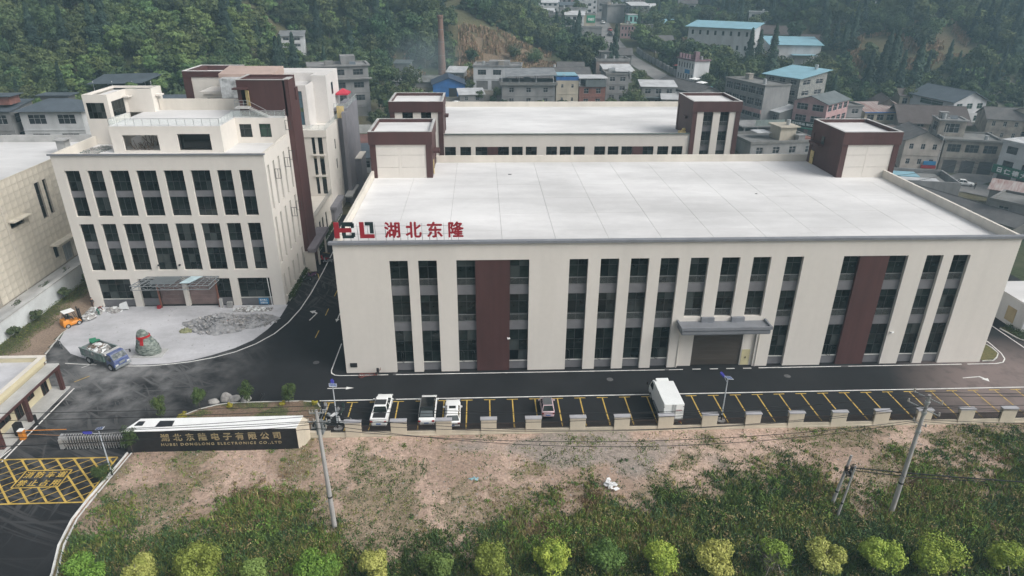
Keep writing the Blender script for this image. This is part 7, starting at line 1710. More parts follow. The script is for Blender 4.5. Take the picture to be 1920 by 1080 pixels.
# ------------------------------------------------------------------ solar street lamps
def lamp(label, x, y, rz):
    t = thing('solar_lamp', label, 'street lamp', (x, y, 0), rz, 'solar street lamps')
    q = MB(); q.tube((0, 0, 0), (0, 0, 5.1), 0.075, 8, 0.05); q.tube((0, 0, 4.7), (-0.55, 0, 5.0), 0.03, 5); q.build('pole', mat('pale_blue_grey_pole', (0.46, 0.50, 0.54), 0.5), t)
    q = MB(); q.tube((0, 0, 0), (0, 0, 0.75), 0.078, 8, 0.075); q.build('pole_foot', BLACK, t)
    q = MB(); q.loft([[(-0.55 - a, w * c * 0.5, 5.0 + d * 0.1 + a * .2) for c, d in ((-1, 0), (-.7, 1), (.7, 1), (1, 0), (.7, -.6), (-.7, -.6))] for a, w in ((0, 0.16), (0.12, 0.34), (0.55, 0.40), (0.72, 0.2))]); q.build('lamp_head', mat('indigo_lamp', (0.035, 0.035, 0.28), 0.4), t)
    q = MB(); q.rbox((0.12, 0.02, 5.35), (0.62, 0.75, 0.035), 0, tilt=R_(-14)); p = q.build('solar_panel', mat('panel_frame', (0.6, 0.62, 0.66), 0.4), t)
    q = MB(); M = Matrix.Translation((0.12, 0.02, 5.35)) @ Matrix.Rotation(R_(-14), 4, 'X')
    for i in range(4):
        for j in range(5):
            a, b = -0.28 + i * 0.143, -0.345 + j * 0.14; pts = [M @ Vector(v) for v in ((a, b, .021), (a + .128, b, .021), (a + .128, b + .125, .021), (a, b + .125, .021))]; q.face(pts)
    q.build('solar_cell', mat('solar_cells', (0.05, 0.09, 0.22), 0.25), p)
    q = MB(); q.tube((0, 0, -0.02), (0, 0, 0.06), 0.45, 10); q.build('base', CONCL, t)
lamp('blue headed solar street lamp standing on the verge kerb by the yellow hatched box', -18.4, -17.2, 0.2)
lamp('blue headed solar street lamp by the electric scooters in the leftmost parking bay', 1.1, -10.65, R_(-75))
lamp('blue headed solar street lamp in the parking bay right of the white box truck', 41.15, -10.65, R_(-75))
# ------------------------------------------------------------------ utility poles and wires
PC = mat('spun_concrete', (0.38, 0.37, 0.36), 0.85, var=0.12, scale=1.5, stretch=(3, 3, 0.4), fine=0.06)
def pole(label, x, y, h, lean=(0, 0), r=0.17, arms=(), name='utility_pole', cat='utility pole'):
    t = thing(name, label, cat, (x, y, 0)); top = Vector((lean[0], lean[1], h))
    q = MB(); q.tube((0, 0, -0.3), top, r * 1.25, 12, r * 0.75); q.build('shaft', PC, t)
    q = MB(); P = top * 0.28; q.tube(P, P + Vector((0, 0, 0.16)), r * 1.22, 12); q.build('band', BLACK, t)
    for z, L, dy in arms:
        q = MB(); q.box(-L + lean[0], dy - 0.05, z, L + lean[0], dy + 0.05, z + 0.08); q.tube((-L * .6, dy, z), (0, 0, z - 0.7), 0.025, 4); q.tube((L * .6, dy, z), (0, 0, z - 0.7), 0.025, 4)
        q.build('crossarm', STEEL, t)
        for xx in (-L * 0.92, 0 if L > 1 else -0.3, L * 0.92):
            q = MB(); q.tube((xx + lean[0], dy, z + 0.08), (xx + lean[0], dy, z + 0.34), 0.06, 7, 0.04); q.build('insulator', mat('glazed_insulator', (0.45, 0.42, 0.38), 0.2), t)
    return t
pole('tall grey concrete pole left of centre in front of the cream wall corner', 3.47, -24.5, 12.0, (-0.2, 0), arms=((11.7, 0.55, 0), (10.9, 0.75, 0.0), (10.2, 0.6, 0.15)))
q = thing('pole_switch', 'grey switch box clamped near the top of the left concrete pole', 'switch box', (3.3, -24.5, 9.6)); m_ = MB(); m_.box(-0.25, 0.1, 0, 0.25, 0.55, 1.2); m_.build('case', STEELG, q); m_ = MB(); m_.box(-0.05, 0.0, 0.4, 0.05, 0.1, 0.6); m_.build('bracket', STEEL, q)
t = pole('tall concrete pole on the right with steel crossarms and insulators', 51.5, -24.7, 12.4, (0.1, 0), arms=())
for z, dy, L in ((12.1, 0.0, 1.1), (11.0, 0.1, 1.25), (9.6, 0.0, 0.5)):
    q = MB(); A, B = Vector((-L * 0.45, dy + L * 0.9, z)), Vector((L * 0.55, dy - L * 0.75, z)); q.tube(A, B, 0.045, 4); q.build('crossarm', STEEL, t)
    for P in (A, B): q = MB(); q.tube(P, P + Vector((0, 0, 0.3)), 0.09, 7, 0.06); q.build('insulator', mat('glazed_insulator', (0.45, .42, .38)), t)
for z in (10.6, 11.6, 8.8): q = MB(); q.tube((0.08, 0, z), (0.1, 0, z + 0.22), 0.2, 10); q.build('clamp', STEEL, t)
pole('short grey pole with a black transformer bundle at its top, left of the twin poles', 46.85, -23.4, 5.5, (0.6, 0.0), 0.13)
pole('thin short pole right beside the bundled pole in the weeds', 46.6, -24.9, 5.6, (0.45, 0.05), 0.09)
q = thing('cable_bundle', 'tangled black cable coils and splice boxes hanging between the twin short poles', 'cable bundle', (47.2, -24.0, 4.2)); r6 = random.Random(2)
for i in range(7):
    m_ = MB(); c = Vector((r6.uniform(-.35, .35), r6.uniform(-.3, .3), r6.uniform(-.4, .6))); R0 = r6.uniform(.18, .32); ax = r6.uniform(0, 3)
    pts = [c + Vector((R0 * math.cos(k * .63) * math.cos(ax), R0 * math.cos(k * .63) * math.sin(ax), R0 * math.sin(k * .63))) for k in range(11)]; m_.path(pts, 0.035, 4); m_.build('cable_coil', BLACK, q)
for i in range(3): m_ = MB(); m_.rbox((r6.uniform(-.3, .3), r6.uniform(-.2, .2), r6.uniform(-.4, .5)), (0.22, 0.2, 0.5), r6.uniform(0, 3)); m_.build('splice_box', mat('dark_brown_box', (0.05, 0.035, 0.03), 0.6), q)
def wire(label, pts, sag, r=0.022, n=22, name='overhead_wire'):
    m_ = MB()
    for a, b in zip(pts[:-1], pts[1:]):
        a, b = Vector(a), Vector(b); P = [a.lerp(b, i / n) - Vector((0, 0, sag * 4 * (i / n) * (1 - i / n))) for i in range(n + 1)]; m_.path(P, r, 4)
    tag(m_.build(name, BLACK), label, 'wire', 'overhead wires')
tops = [('nearest high wire', (-0.5, 12.2), (-0.4, 12.5), 0.9), ('second high wire', (0.0, 11.0), (0.5, 12.5), 1.2), ('third high wire', (0.5, 12.2), (0.2, 11.3), 0.7), ('middle wire', (-0.7, 11.2), (-0.5, 11.4), 1.5), ('lower middle wire', (0.7, 11.2), (0.6, 11.2), 1.9), ('low wire', (-0.5, 10.5), (0.1, 10.0), 1.7), ('lowest wire', (0.55, 10.5), (0.2, 9.8), 2.4)]
for lab, (dy, z), (dy2, z2), s in tops:
    wire('thin black overhead %s slung between the two tall concrete poles and beyond' % lab, [(-75, -22 + dy, z - 0.3), (3.3, -24.5 + dy * 0.6, z), (51.6, -24.7 + dy2 * 0.6, z2), (118, -22 + dy2, z2 - 0.6)], s)
wire('thick black cable running right from the twin short poles', [(47.3, -24.0, 4.7), (72, -27.5, 4.6), (110, -32, 4.6)], 0.25, 0.05)
wire('second black cable running right from the twin short poles just under the thick one', [(47.3, -24.1, 4.5), (58, -25.7, 4.35)], 0.15, 0.035)
wire('steel stay wire slanting down to the ground right of the right pole', [(50.2, -24.0, 6.0), (54.5, -27.5, 0.2)], 0, 0.02, name='stay_wire')
wire('cable sagging above the village road past the east parapet', [(98, 62, 6), (131, 84, 3.5), (150, 74, 2.5)], 0.8, 0.05); wire('lower cable above the village road past the east parapet', [(98, 60, 5.0), (131, 82, 2.6), (150, 72, 1.6)], 0.8, 0.05)
for i, (x, y, h) in enumerate(((28.5, 208, 6), (88, 158, 8), (93.5, 147, 8), (134, 98, 9), (-35, 124, 8))):
    pole(['thin village pole at the top of the maize field', 'village lamp pole by the far street', 'village pole near the gallery building', 'village pole in front of the old factory wing', 'thin village pole among the bushes left of the maroon towers'][i], x, y, h, r=0.1)
    bpy.context.view_layer.update(); COL.objects[-1]
# ------------------------------------------------------------------ vehicles (front towards +y)
def wheels(t, xs, ys, r, w=0.2):
    q = MB(); q.tube((-w / 2, 0, 0), (w / 2, 0, 0), r, 16); tm = q.mesh('tyre', RUBBER); q = MB(); q.tube((-w / 2 - 0.012, 0, 0), (w / 2 + 0.012, 0, 0), r * 0.6, 10); rm2 = q.mesh('rim', STEEL)
    q = MB(); q.tube((-0.03, 0, 0), (0.03, 0, 0), r * 0.25, 8); hm = q.mesh('wheel', BLACK)
    for x in xs:
        for y in ys: o = child('wheel', hm, t, (x, y, r)); child('tyre', tm, o); child('rim', rm2, o)
def car(label, x, y, rz, L=4.6, Wd=1.82, Hh=1.5, body=WHITE, kind='suv', roofm=None, topm=None, cat='car', name='parked_car', group='cars parked in the bays', z=0.0):
    t = thing(name, label, cat, (x, y, z), rz, group)
    Wd *= .92; hw = Wd / 2; gc = 0.2; belt = Hh * 0.60
    cab0, cab1 = (-L * .42, L * .31) if topm else {'suv': (-L * .47, L * .20), 'pickup': (-L * .23, L * .27), 'hatch': (-L * .44, L * .17), 'sedan': (-L * .36, L * .17), 'mini': (-L * .44, L * .30)}[kind]
    st = [(-L / 2, .74, gc + .18, belt * .72), (-L / 2 + .08, .86, gc + .04, belt * .90), (-L * .455, .94, gc, belt * .98), (-L * .36, 1, gc, belt), (L * .12, 1, gc, belt), (cab1, 1, gc, belt * .985), (L * .33, .97, gc, belt * .95), (L * .39, .90, gc, belt * .91), (L * .44, .79, gc, belt * .84), (L * .48, .62, gc + .02, belt * .74), (L / 2, .42, gc + .14, belt * .58)]
    q = MB(); loops = []
    for yy, wf, zb, zt in st:
        a = hw * wf; loops.append([(-a * .92, yy, zb), (a * .92, yy, zb), (a, yy, zb + (zt - zb) * .45), (a * .985, yy, zt - .07), (a * .90, yy, zt), (-a * .90, yy, zt), (-a * .985, yy, zt - .07), (-a, yy, zb + (zt - zb) * .45)])
    if kind == 'pickup': loops = [lp for lp in loops]
    q.loft(loops); bo = q.build('body', body, t); bv = bo.modifiers.new('round', 'BEVEL'); bv.width = 0.09; bv.segments = 3; bv.limit_method = 'ANGLE'; bv.angle_limit = 0.5; [setattr(p, 'use_smooth', True) for p in bo.data.polygons]
    bt, tt = hw * .90, hw * (.76 if topm else .70); y0, y1 = cab0, cab1; ry0, ry1 = y0 + (Hh - belt) * (1.5 if topm else .45 if kind in ('suv', 'hatch', 'mini') else 1.0 if kind == 'sedan' else .3), y1 - (Hh - belt) * 1.15
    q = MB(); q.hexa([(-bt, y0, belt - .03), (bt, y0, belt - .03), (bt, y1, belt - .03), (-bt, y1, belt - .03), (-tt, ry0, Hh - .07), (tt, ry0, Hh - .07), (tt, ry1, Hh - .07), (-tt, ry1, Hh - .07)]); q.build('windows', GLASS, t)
    q = MB(); e = .025
    q.hexa([(-tt - e, ry0 - .06, Hh - .085), (tt + e, ry0 - .06, Hh - .085), (tt + e, ry1 + .05, Hh - .085), (-tt - e, ry1 + .05, Hh - .085), (-tt + .08, ry0 + .04, Hh), (tt - .08, ry0 + .04, Hh), (tt - .08, ry1 - .08, Hh - .01), (-tt + .08, ry1 - .08, Hh - .01)])
    for s in (-1, 1):
        for (a, b) in (((bt, y0, belt - .02), (tt, ry0, Hh - .08)), ((bt, y1, belt - .02), (tt, ry1, Hh - .08)), ((bt, (y0 + y1) / 2, belt - .02), (tt, (ry0 + ry1) / 2, Hh - .08))):
            q.tube((s * a[0], a[1], a[2]), (s * b[0], b[1], b[2]), .045 if a[1] != (y0 + y1) / 2 else .03, 5)
    rf = q.build('roof', topm or body, t)
    if topm or kind == 'hatch':
        q = MB(); k = lambda s_, f: (s_ * (bt * (1 - f) + tt * f) * .86, y0 + (ry0 - y0) * f - .015, belt - .03 + (Hh - .07 - belt) * f + .012); q.face([k(-1, .12), k(1, .12), k(1, .9), k(-1, .9)]); q.build('rear_window', mat('grey_rear_glass', (.10, .115, .12), .15), t)
    if roofm:
        m0, m1, f = roofm; q = MB(); q.box(-tt * f, ry0 + (ry1 - ry0) * m0, Hh - .02, tt * f, ry0 + (ry1 - ry0) * m1, Hh + .012); q.build('sunroof', GLASS, rf)
    for s in (-1, 1):
        q = MB(); q.rbox((s * (hw + .09), cab1 - .35, belt + .06), (.2, .12, .14)); q.build('wing_mirror', body, t)
        q = MB(); q.rbox((s * hw * .72, L / 2 - .11, belt * .64), (hw * .4, .16, .13)); q.build('headlight', mat('lamp_glass', (0.6, 0.62, 0.62), 0.15), t)
        q = MB(); q.rbox((s * hw * .80, -L / 2 + .035, belt * .80), (hw * .30, .09, .16)); q.build('tail_light', mat('tail_red', (0.30, 0.01, 0.012), 0.25), t)
        q = MB(); q.box(s * hw * 1.0 - .012, -L * .28, belt * .55, s * hw * 1.0 + .012, L * .22, belt * .57); q.build('door_trim', BLACK, t)
    q = MB(); q.box(-hw * .8, -L / 2 - .03, gc + .06, hw * .8, -L / 2 + .12, gc + .2); q.box(-hw * .8, L / 2 - .12, gc + .04, hw * .8, L / 2 + .02, gc + .16); q.build('bumper', BLACK, t)
    q = MB(); q.box(-.24, -L / 2 - .02, belt * .52, .24, -L / 2 + .02, belt * .66); q.build('number_plate', mat('plate_blue', (0.05, 0.15, 0.42), 0.5), t)
    r = .36 if Hh > 1.6 else .31 if kind != 'mini' else .27
    wheels(t, (-hw + .12, hw - .12), (-L * .30, L * .31), r)
    return t, belt, hw
t, belt, hw = car('white pickup truck with a black covered load bed', 5.35, -8.25, R_(-1), 5.3, 1.92, 1.78, kind='pickup', cat='pickup truck')
q = MB(); q.box(-hw * .74, -2.3, belt + .005, hw * .74, -1.35, belt + .03); q.build('bed_cover', BLACK, t)
q = MB(); q.box(-hw * .96, -2.55, belt - .1, -hw * .78, -1.25, belt + .10); q.box(hw * .78, -2.55, belt - .1, hw * .96, -1.25, belt + .10); q.box(-hw * .78, -2.55, belt - .15, hw * .78, -2.34, belt + .10); q.build('bed_side', WHITE, t)
q = MB(); q.box(-hw * .66, -.85, 1.79, hw * .66, .05, 1.805); q.build('roof_decal', mat('charcoal_roof', (0.03, 0.033, 0.036), 0.35), t)
t, belt, hw = car('white car with an all black glass roof, middle of the left three', 10.2, -8.35, 0, 4.95, 1.93, 1.62, kind='suv', topm=mat('black_gloss', (.012, .014, .015), .12))
car('white hatchback with a small black sunroof, close right of the black roofed car', 12.85, -9.0, R_(1), 4.5, 1.80, 1.50, kind='hatch', roofm=(.60, .85, .6))
t, belt, hw = car('small pale pink car with a grey roof standing alone in the middle bays', 22.9, -8.35, 0, 3.1, 1.52, 1.58, body=mat('pale_pink_paint', (0.60, 0.45, 0.48), 0.4, coat=0.5), kind='mini', roofm=(.0, .97, .95)); 
for o in t.children:
    if o.name.startswith('roof') and o.children: o.children[0].data.materials[0] = mat('grey_roof_panel', (0.09, 0.10, 0.105), 0.35)
# box truck
t = thing('box_truck', 'white box truck with plain rear doors parked among the empty bays', 'truck', (35.55, -8.6, 0), R_(0.5))
PW = mat('truck_white', (0.76, 0.78, 0.77), 0.4, var=0.03)
q = MB(); q.box(-1.05, -3.15, .95, 1.05, 1.15, 2.95); o = q.build('cargo_box', PW, t); bv = o.modifiers.new('b', 'BEVEL'); bv.width = .04; bv.segments = 2
q = MB(); q.loft([[(-.93, y, .45), (.93, y, .45), (.95, y, z * .6), (.82 if z > 1.9 else .93, y, z), (-.82 if z > 1.9 else -.93, y, z), (-.95, y, z * .6)] for y, z in ((1.25, 2.25), (1.5, 2.35), (2.4, 2.3), (2.85, 1.45), (3.05, 1.2))]); q.build('cab', PW, t)
q = MB(); q.loft([[(-.75, y, zt), (.75, y, zt), (.66, y, zt + .5), (-.66, y, zt + .5)] for y, zt in ((1.1, 2.2), (1.9, 2.35))]); q.build('wind_deflector', PW, t)
q = MB(); q.face([(-.85, 2.86, 1.48), (.85, 2.86, 1.48), (.76, 2.44, 2.22), (-.76, 2.44, 2.22)]); q.face([(-.96, 1.55, 1.45), (-.96, 2.7, 1.45), (-.86, 2.35, 2.15), (-.88, 1.55, 2.15)]); q.face([(.96, 1.55, 1.45), (.88, 1.55, 2.15), (.86, 2.35, 2.15), (.96, 2.7, 1.45)]); q.build('windows', GLASS, t)
for s in (-1, 1):
    q = MB(); q.box(s * .525 - .5, -3.18, 1.0, s * .525 + .5, -3.152, 2.9); d = q.build('rear_door', PW, t)
    q = MB(); q.tube((s * .08, -3.2, 1.0), (s * .08, -3.2, 2.9), .018, 4); q.tube((s * .18, -3.2, 1.0), (s * .18, -3.2, 2.9), .018, 4); q.build('lock_bar', STEELG, d)
    q = MB()
    for z in (1.2, 2.6): q.box(s * 1.0 - .12, -3.2, z, s * 1.0 + .05, -3.181, z + .06)
    q.build('hinge', BLACK, d)
    q = MB(); q.tube((s * 1.0, 2.6, 1.7), (s * 1.25, 2.75, 1.75), .02, 4); q.box(s * 1.28 - .06, 2.7, 1.5, s * 1.28 + .06, 2.76, 1.85); q.build('wing_mirror', BLACK, t)
    q = MB(); q.box(s * .8 - .12, -3.1, .62, s * .8 + .12, -3.0, .75); q.build('tail_light', mat('tail_red', (.3, .01, .012)), t)
    q = MB(); q.box(s * 1.02 - .02, -2.0, .5, s * 1.02 + .02, .8, .8); q.build('side_guard', STEELG, t)
q = MB(); q.box(-.85, -3.05, .6, .85, 2.6, .94); q.build('chassis', STEELG, t)
wheels(t, (-.85, .85), (-1.9, 2.2), .38, .24)
tx = text_mesh('ITOYAR', .2, .01, bold=.01); q = place_text(tx, 'lettering', mat('pale_red_print', (0.45, 0.10, 0.12), 0.6), None, (.25, -3.205, 2.1), fit=(.6, .16)); q.parent = t
# blue dump truck
t = thing('dump_truck', 'dusty blue dump truck loaded with rubble in front of the plaza', 'truck', (-28.9, 3.25, 0), R_(-118))
BP = mat('dusty_blue_paint', (0.045, 0.075, 0.22), 0.5, var=0.2, scale=1.2, col2=(0.13, 0.15, 0.24), coat=0.2); BED = mat('scuffed_bed', (0.24, 0.25, 0.26), 0.8, scale=1.3, col2=(0.12, 0.19, 0.17), fine=0.1)
q = MB(); L0 = []
for y, z, w in ((1.45, 2.05, .95), (1.6, 2.15, .97), (2.3, 2.12, .97), (2.75, 1.45, 1.0), (2.85, 1.3, 1.0), (2.9, .55, .98)): L0.append([(-w, y, .55), (w, y, .55), (w, y, max(.6, z * .62)), (w * .9, y, z), (-w * .9, y, z), (-w, y, max(.6, z * .62))])
q.loft(L0); q.build('cab', BP, t)
q = MB(); q.face([(-.88, 2.77, 1.47), (.88, 2.77, 1.47), (.80, 2.37, 2.05), (-.80, 2.37, 2.05)]); q.face([(1.0, 1.65, 1.35), (.92, 1.65, 1.95), (.90, 2.3, 1.95), (1.0, 2.6, 1.35)]); q.face([(-1.0, 1.65, 1.35), (-1.0, 2.6, 1.35), (-.90, 2.3, 1.95), (-.92, 1.65, 1.95)]); q.build('windscreen', mat('dusty_glass', (0.05, 0.06, 0.065), 0.25, var=0.3, scale=2, col2=(0.22, 0.24, 0.24)), t)
q = MB(); q.box(-1.0, 2.88, .42, 1.0, 3.02, .68); q.box(-.35, 2.91, .85, .35, 2.94, 1.15); q.build('bumper', STEELG, t)
for s in (-1, 1):
    q = MB(); q.box(s * .72 - .16, 2.9, .72, s * .72 + .16, 2.96, .9); q.build('headlight', mat('lamp_glass', (.6, .62, .62)), t)
    q = MB(); q.tube((s * .95, 2.5, 1.95), (s * 1.25, 2.8, 2.0), .02, 4); q.box(s * 1.28 - .09, 2.78, 1.6, s * 1.28 + .09, 2.85, 2.0); q.build('wing_mirror', BLACK, t)
q = MB(); q.box(-1.08, -2.75, .95, 1.08, 1.3, 1.05); q.box(-1.12, -2.75, 1.0, -1.05, 1.3, 2.0); q.box(1.05, -2.75, 1.0, 1.12, 1.3, 2.0); q.box(-1.12, 1.25, 1.0, 1.12, 1.33, 2.15); q.box(-1.12, -2.82, 1.0, 1.12, -2.752, 1.95)
for y in (-2.2, -1.2, -.2, .8): q.box(-1.17, y, .95, -1.121, y + .1, 1.95); q.box(1.121, y, .95, 1.17, y + .1, 1.95)
q.box(-1.18, -2.85, 1.96, -1.03, 1.35, 2.06); q.box(1.03, -2.85, 1.96, 1.18, 1.35, 2.06); q.build('dump_bed', BED, t)
q = MB(); q.box(-1.1, 1.36, 1.95, 1.1, 1.75, 2.25); q.build('bed_hood', CONCL, t)
q = MB(); q.box(-.4, -2.7, .55, .4, 2.6, .94); q.build('chassis', STEELG, t); wheels(t, (-.92, .92), (-1.75, 2.1), .46, .28)
RUB = mat('rubble', (0.42, 0.41, 0.40), 0.95, scale=3, col2=(0.16, 0.15, 0.14), fine=0.12, rand=0.3)
def rubble(name, label, cx, cy, cz, sx, sy, hz, n, smin, smax, m, seed, kind='stuff', cols=None):
    """a heap: bumpy mound plus angular lumps"""
    rs = np.random.RandomState(seed); q = MB()
    nr, na = 9, 26; g = [[None] * na for _ in range(nr + 1)]; base = len(q.v)
    for i in range(nr + 1):
        for j in range(na):
            r = i / nr; a = j / na * 6.283; rr = r * (1 + .18 * math.sin(a * 3 + seed) + .1 * math.sin(a * 7)); h = hz * (max(0, 1 - r) ** 1.2) * (0.75 + .5 * float(vnoise(cx + rr * sx * math.cos(a), cy + rr * sy * math.sin(a), .8)))
            q.v.append((cx + sx * rr * math.cos(a), cy + sy * rr * math.sin(a), cz + h + .02))
    for i in range(nr):
        for j in range(na): a0 = base + i * na + j; a1 = base + i * na + (j + 1) % na; q.f.append((a0, a0 + na, a1 + na, a1)); q.mi.append(0)
    for k in range(n):
        r = rs.rand() ** .6; a = rs.rand() * 6.283; s = rs.uniform(smin, smax) ; h = hz * max(0, 1 - r) ** 1.2
        q.rbox((cx + sx * r * math.cos(a) * 1.05, cy + sy * r * math.sin(a) * 1.05, cz + h + s * .15), (s, s * rs.uniform(.4, 1), s * rs.uniform(.2, .7)), rs.rand() * 3, rs.randint(0, len(cols) + 1) if cols else 0, rs.uniform(-.8, .8))
    o = q.build(name, [m] + (cols or [])); tag(o, label, 'rubble', kind=kind); return o
PINKR = mat('pink_brick_rubble', (0.42, 0.22, 0.19), 0.95); WHR = mat('white_scrap', (0.66, 0.68, 0.68), 0.8, var=0.1); GRR = mat('green_net', (0.03, 0.20, 0.11), 0.9); TIM = mat('old_timber', (.16, .12, .09), .9)
q = rubble('rubble_load', 'white bags, timber and rubble filling the blue dump truck bed', 0, 0, 0, 1.7, .95, .75, 90, .15, .6, RUB, 3, None, [WHR, WHR, TIM, RUB])
q.rotation_euler = (0, 0, R_(-28)); q.location = (-29.6, 3.65, 1.5)
m_ = MB(); m_.rbox((-31.0, 5.0, 2.15), (.7, .5, .35), .5, tilt=.3); m_.rbox((-30.5, 4.6, 2.3), (1.0, .5, .1), .9, tilt=-.2); tag(m_.build('green_netting', GRR), 'crumpled green netting on the rear of the dump truck load', 'netting')
rubble('rubble_pile', 'wide grey heap of broken concrete on the plaza', -19.0, 12.7, 0.01, 4.2, 2.7, 1.5, 420, .08, .5, mat('grey_rubble', (0.33, 0.33, 0.335), .95, scale=2, col2=(0.19, 0.19, 0.195), fine=.12), 5, cols=[RUB, mat('grey_rubble', (.27, .27, .28))])
rubble('rubble_pile', 'grey gravelly heap right of the wide rubble heap on the plaza', -14.6, 13.6, 0.01, 2.9, 1.9, .95, 240, .06, .35, mat('grey_rubble', (.27, .27, .28)), 6, cols=[RUB])
rubble('rubble_pile', 'small pink brick heap lying on the wide grey heap', -18.0, 12.3, .55, .9, .55, .3, 60, .1, .35, PINKR, 7)
rubble('rubble_pile', 'yellowish green bag and tile scraps at the left foot of the wide grey heap', -22.6, 10.9, .01, .8, .55, .35, 40, .12, .45, mat('yellow_green_scrap', (0.27, 0.28, 0.16), .9, var=.2), 8)
rubble('rubble_pile', 'strewn pale tile fragments at the foot of the office bay', -15.9, 17.0, .01, 2.6, .8, .2, 160, .08, .4, RUB, 9, cols=[WHR])
rubble('rubble_pile', 'white and grey scrap heap at the office corner behind the forklift', -37.2, 16.9, .01, 1.1, .9, .55, 110, .12, .5, RUB, 10, cols=[WHR, RUB])
rubble('rubble_pile', 'white bags and scrap beside the bending worker', -34.9, 17.3, .01, 1.0, .7, .4, 80, .12, .55, WHR, 11, cols=[RUB])
rubble('rubble_pile', 'grey gravel spread on the left roof terrace of the office', -36.4, 25.5, 20.41, 1.5, 2.6, .12, 260, .06, .25, RUB, 12, cols=[mat('green_grey_gravel', (0.2, .23, .21), .9)])
rs = np.random.RandomState(77); q = MB()
for _ in range(260):
    x, y = rs.uniform(-38, -12.5), rs.uniform(5, 18); 
    if y > 4 + 0.35 * abs(x + 20): s = .03 + .14 * rs.rand() ** 3; q.rbox((x, y, .03), (s, s * .7, s * .4), rs.rand() * 3)
tag(q.build('scattered_debris', mat('pale_debris', (.40, .40, .40), .95, var=.2)), 'small scattered debris over the dusty plaza', 'debris', kind='stuff')
m_ = MB(); m_.hexa([(-34.2, 17.2, .2), (-33.0, 17.4, .2), (-33.0, 17.6, .2), (-34.2, 17.5, .2), (-34.0, 17.3, 1.0), (-33.1, 17.5, 1.3), (-33.1, 17.55, 1.3), (-34.0, 17.4, 1.0)]); tag(m_.build('plastic_sheet', WHR), 'white plastic sheet propped up beside the bending worker', 'sheet')
m_ = MB(); m_.box(-29.2, 17.6, .02, -28.8, 18.0, .45); tag(m_.build('red_bucket', RED), 'red bucket at the foot of the left red canopy column', 'bucket')
m_ = MB(); m_.box(-20.6, 17.7, .02, -20.2, 18.0, 1.35); tag(m_.build('leaning_slab', CONCL), 'upright grey slab beside the right red canopy column', 'slab')
m_ = MB(); m_.box(-19.6, 17.6, .02, -18.9, 18.1, .85); tag(m_.build('cement_sacks', CONC), 'grey cement sacks stacked right of the upright slab', 'sacks')
# forklift
t = thing('forklift', 'orange forklift with a white roof carrying scrap on the planting strip edge', 'forklift', (-38.2, 13.3, 0), R_(-40))
q = MB(); q.loft([[(-.6, y, .3), (.6, y, .3), (.62, y, z * .7), (.52, y, z), (-.52, y, z), (-.62, y, z * .7)] for y, z in ((-1.35, .85), (-1.25, 1.15), (-.6, 1.2), (-.35, .75), (.6, .7), (.8, .6))]); o = q.build('body', ORG, t)
q = MB(); q.box(-.45, -.75, 1.2, .45, -.3, 1.3); q.box(-.4, -.8, 1.3, .4, -.7, 1.7); q.build('seat', BLACK, t)
q = MB()
for a, b in (((-.5, -1.0, 1.1), (-.5, -.7, 2.1)), ((.5, -1.0, 1.1), (.5, -.7, 2.1)), ((-.5, .55, .7), (-.48, .2, 2.1)), ((.5, .55, .7), (.48, .2, 2.1))): q.tube(a, b, .04, 5)
q.build('cab_post', BLACK, t); q = MB(); q.box(-.58, -.95, 2.1, .58, .35, 2.17); q.build('cab_roof', WHITE, t)
q = MB(); q.box(-.5, .85, .1, -.4, .97, 2.2); q.box(.4, .85, .1, .5, .97, 2.2); q.box(-.4, .87, 1.9, .4, .95, 2.0); q.box(-.5, .98, .4, .5, 1.02, .9); q.tube((0, .9, .2), (0, .9, 1.9), .05, 6); q.build('mast', BLACK, t)
for s in (-.3, .3): q = MB(); q.box(s - .06, 1.02, .12, s + .06, 2.1, .17); q.box(s - .06, 1.021, .17, s + .06, 1.06, .8); q.build('fork', STEELG, t)
wheels(t, (-.52, .52), (-.85, .5), .3, .2)
rubble('scrap_load', 'grey scrap pile lying at the forks of the orange forklift', -37.0, 14.9, .15, .75, .7, .45, 60, .1, .4, RUB, 13, None, [WHR])
# carved boulder with a red ribbon
def boulder(name, label, x, y, sx, sy, sz, seed, m, cat='boulder', sub=3, group=None, rz=0, flat=.12):
    import bmesh
    bm = bmesh.new(); bmesh.ops.create_icosphere(bm, subdivisions=sub, radius=1)
    rr_ = random.Random(seed); off_ = (rr_.uniform(0, 50), rr_.uniform(0, 50))
    from mathutils import noise as mn
    for v in bm.verts:
        p = v.co.copy(); k = 1 + .16 * mn.noise(p * 1.3 + Vector((seed, 0, 0))) + .07 * mn.noise(p * 3.1 + Vector((seed, 4, 0)))
        v.co = Vector((p.x * sx * k, p.y * sy * k, max(-flat, p.z) * sz * k))
    me = bpy.data.meshes.new(name); bm.to_mesh(me); bm.free(); me.materials.append(m)
    o = add_mesh(name, me); o.location = (x, y, 0.02); o.rotation_euler = (0, 0, rz); tag(o, label, cat, group); return o
VEIN = mat('veined_green_stone', (0.27, 0.30, 0.27), 0.75, scale=2.2, col2=(0.035, 0.06, 0.048), fine=.12, stretch=(1, 1, 1.9), bump=.5, bscale=5)
bt_ = thing('landscape_stone', 'tall green veined landscape stone tied with a red ribbon on the plaza edge', 'stone', (-24.9, 5.3, 0.12))
import bmesh
from mathutils import noise as mnoise
bm = bmesh.new(); bmesh.ops.create_icosphere(bm, subdivisions=5, radius=1)
def stone_r(z): return float(np.interp(z, [0, .35, .9, 1.6, 2.3, 2.8, 3.15, 3.3], [1.25, 1.42, 1.38, 1.15, .80, .62, .38, .05]))
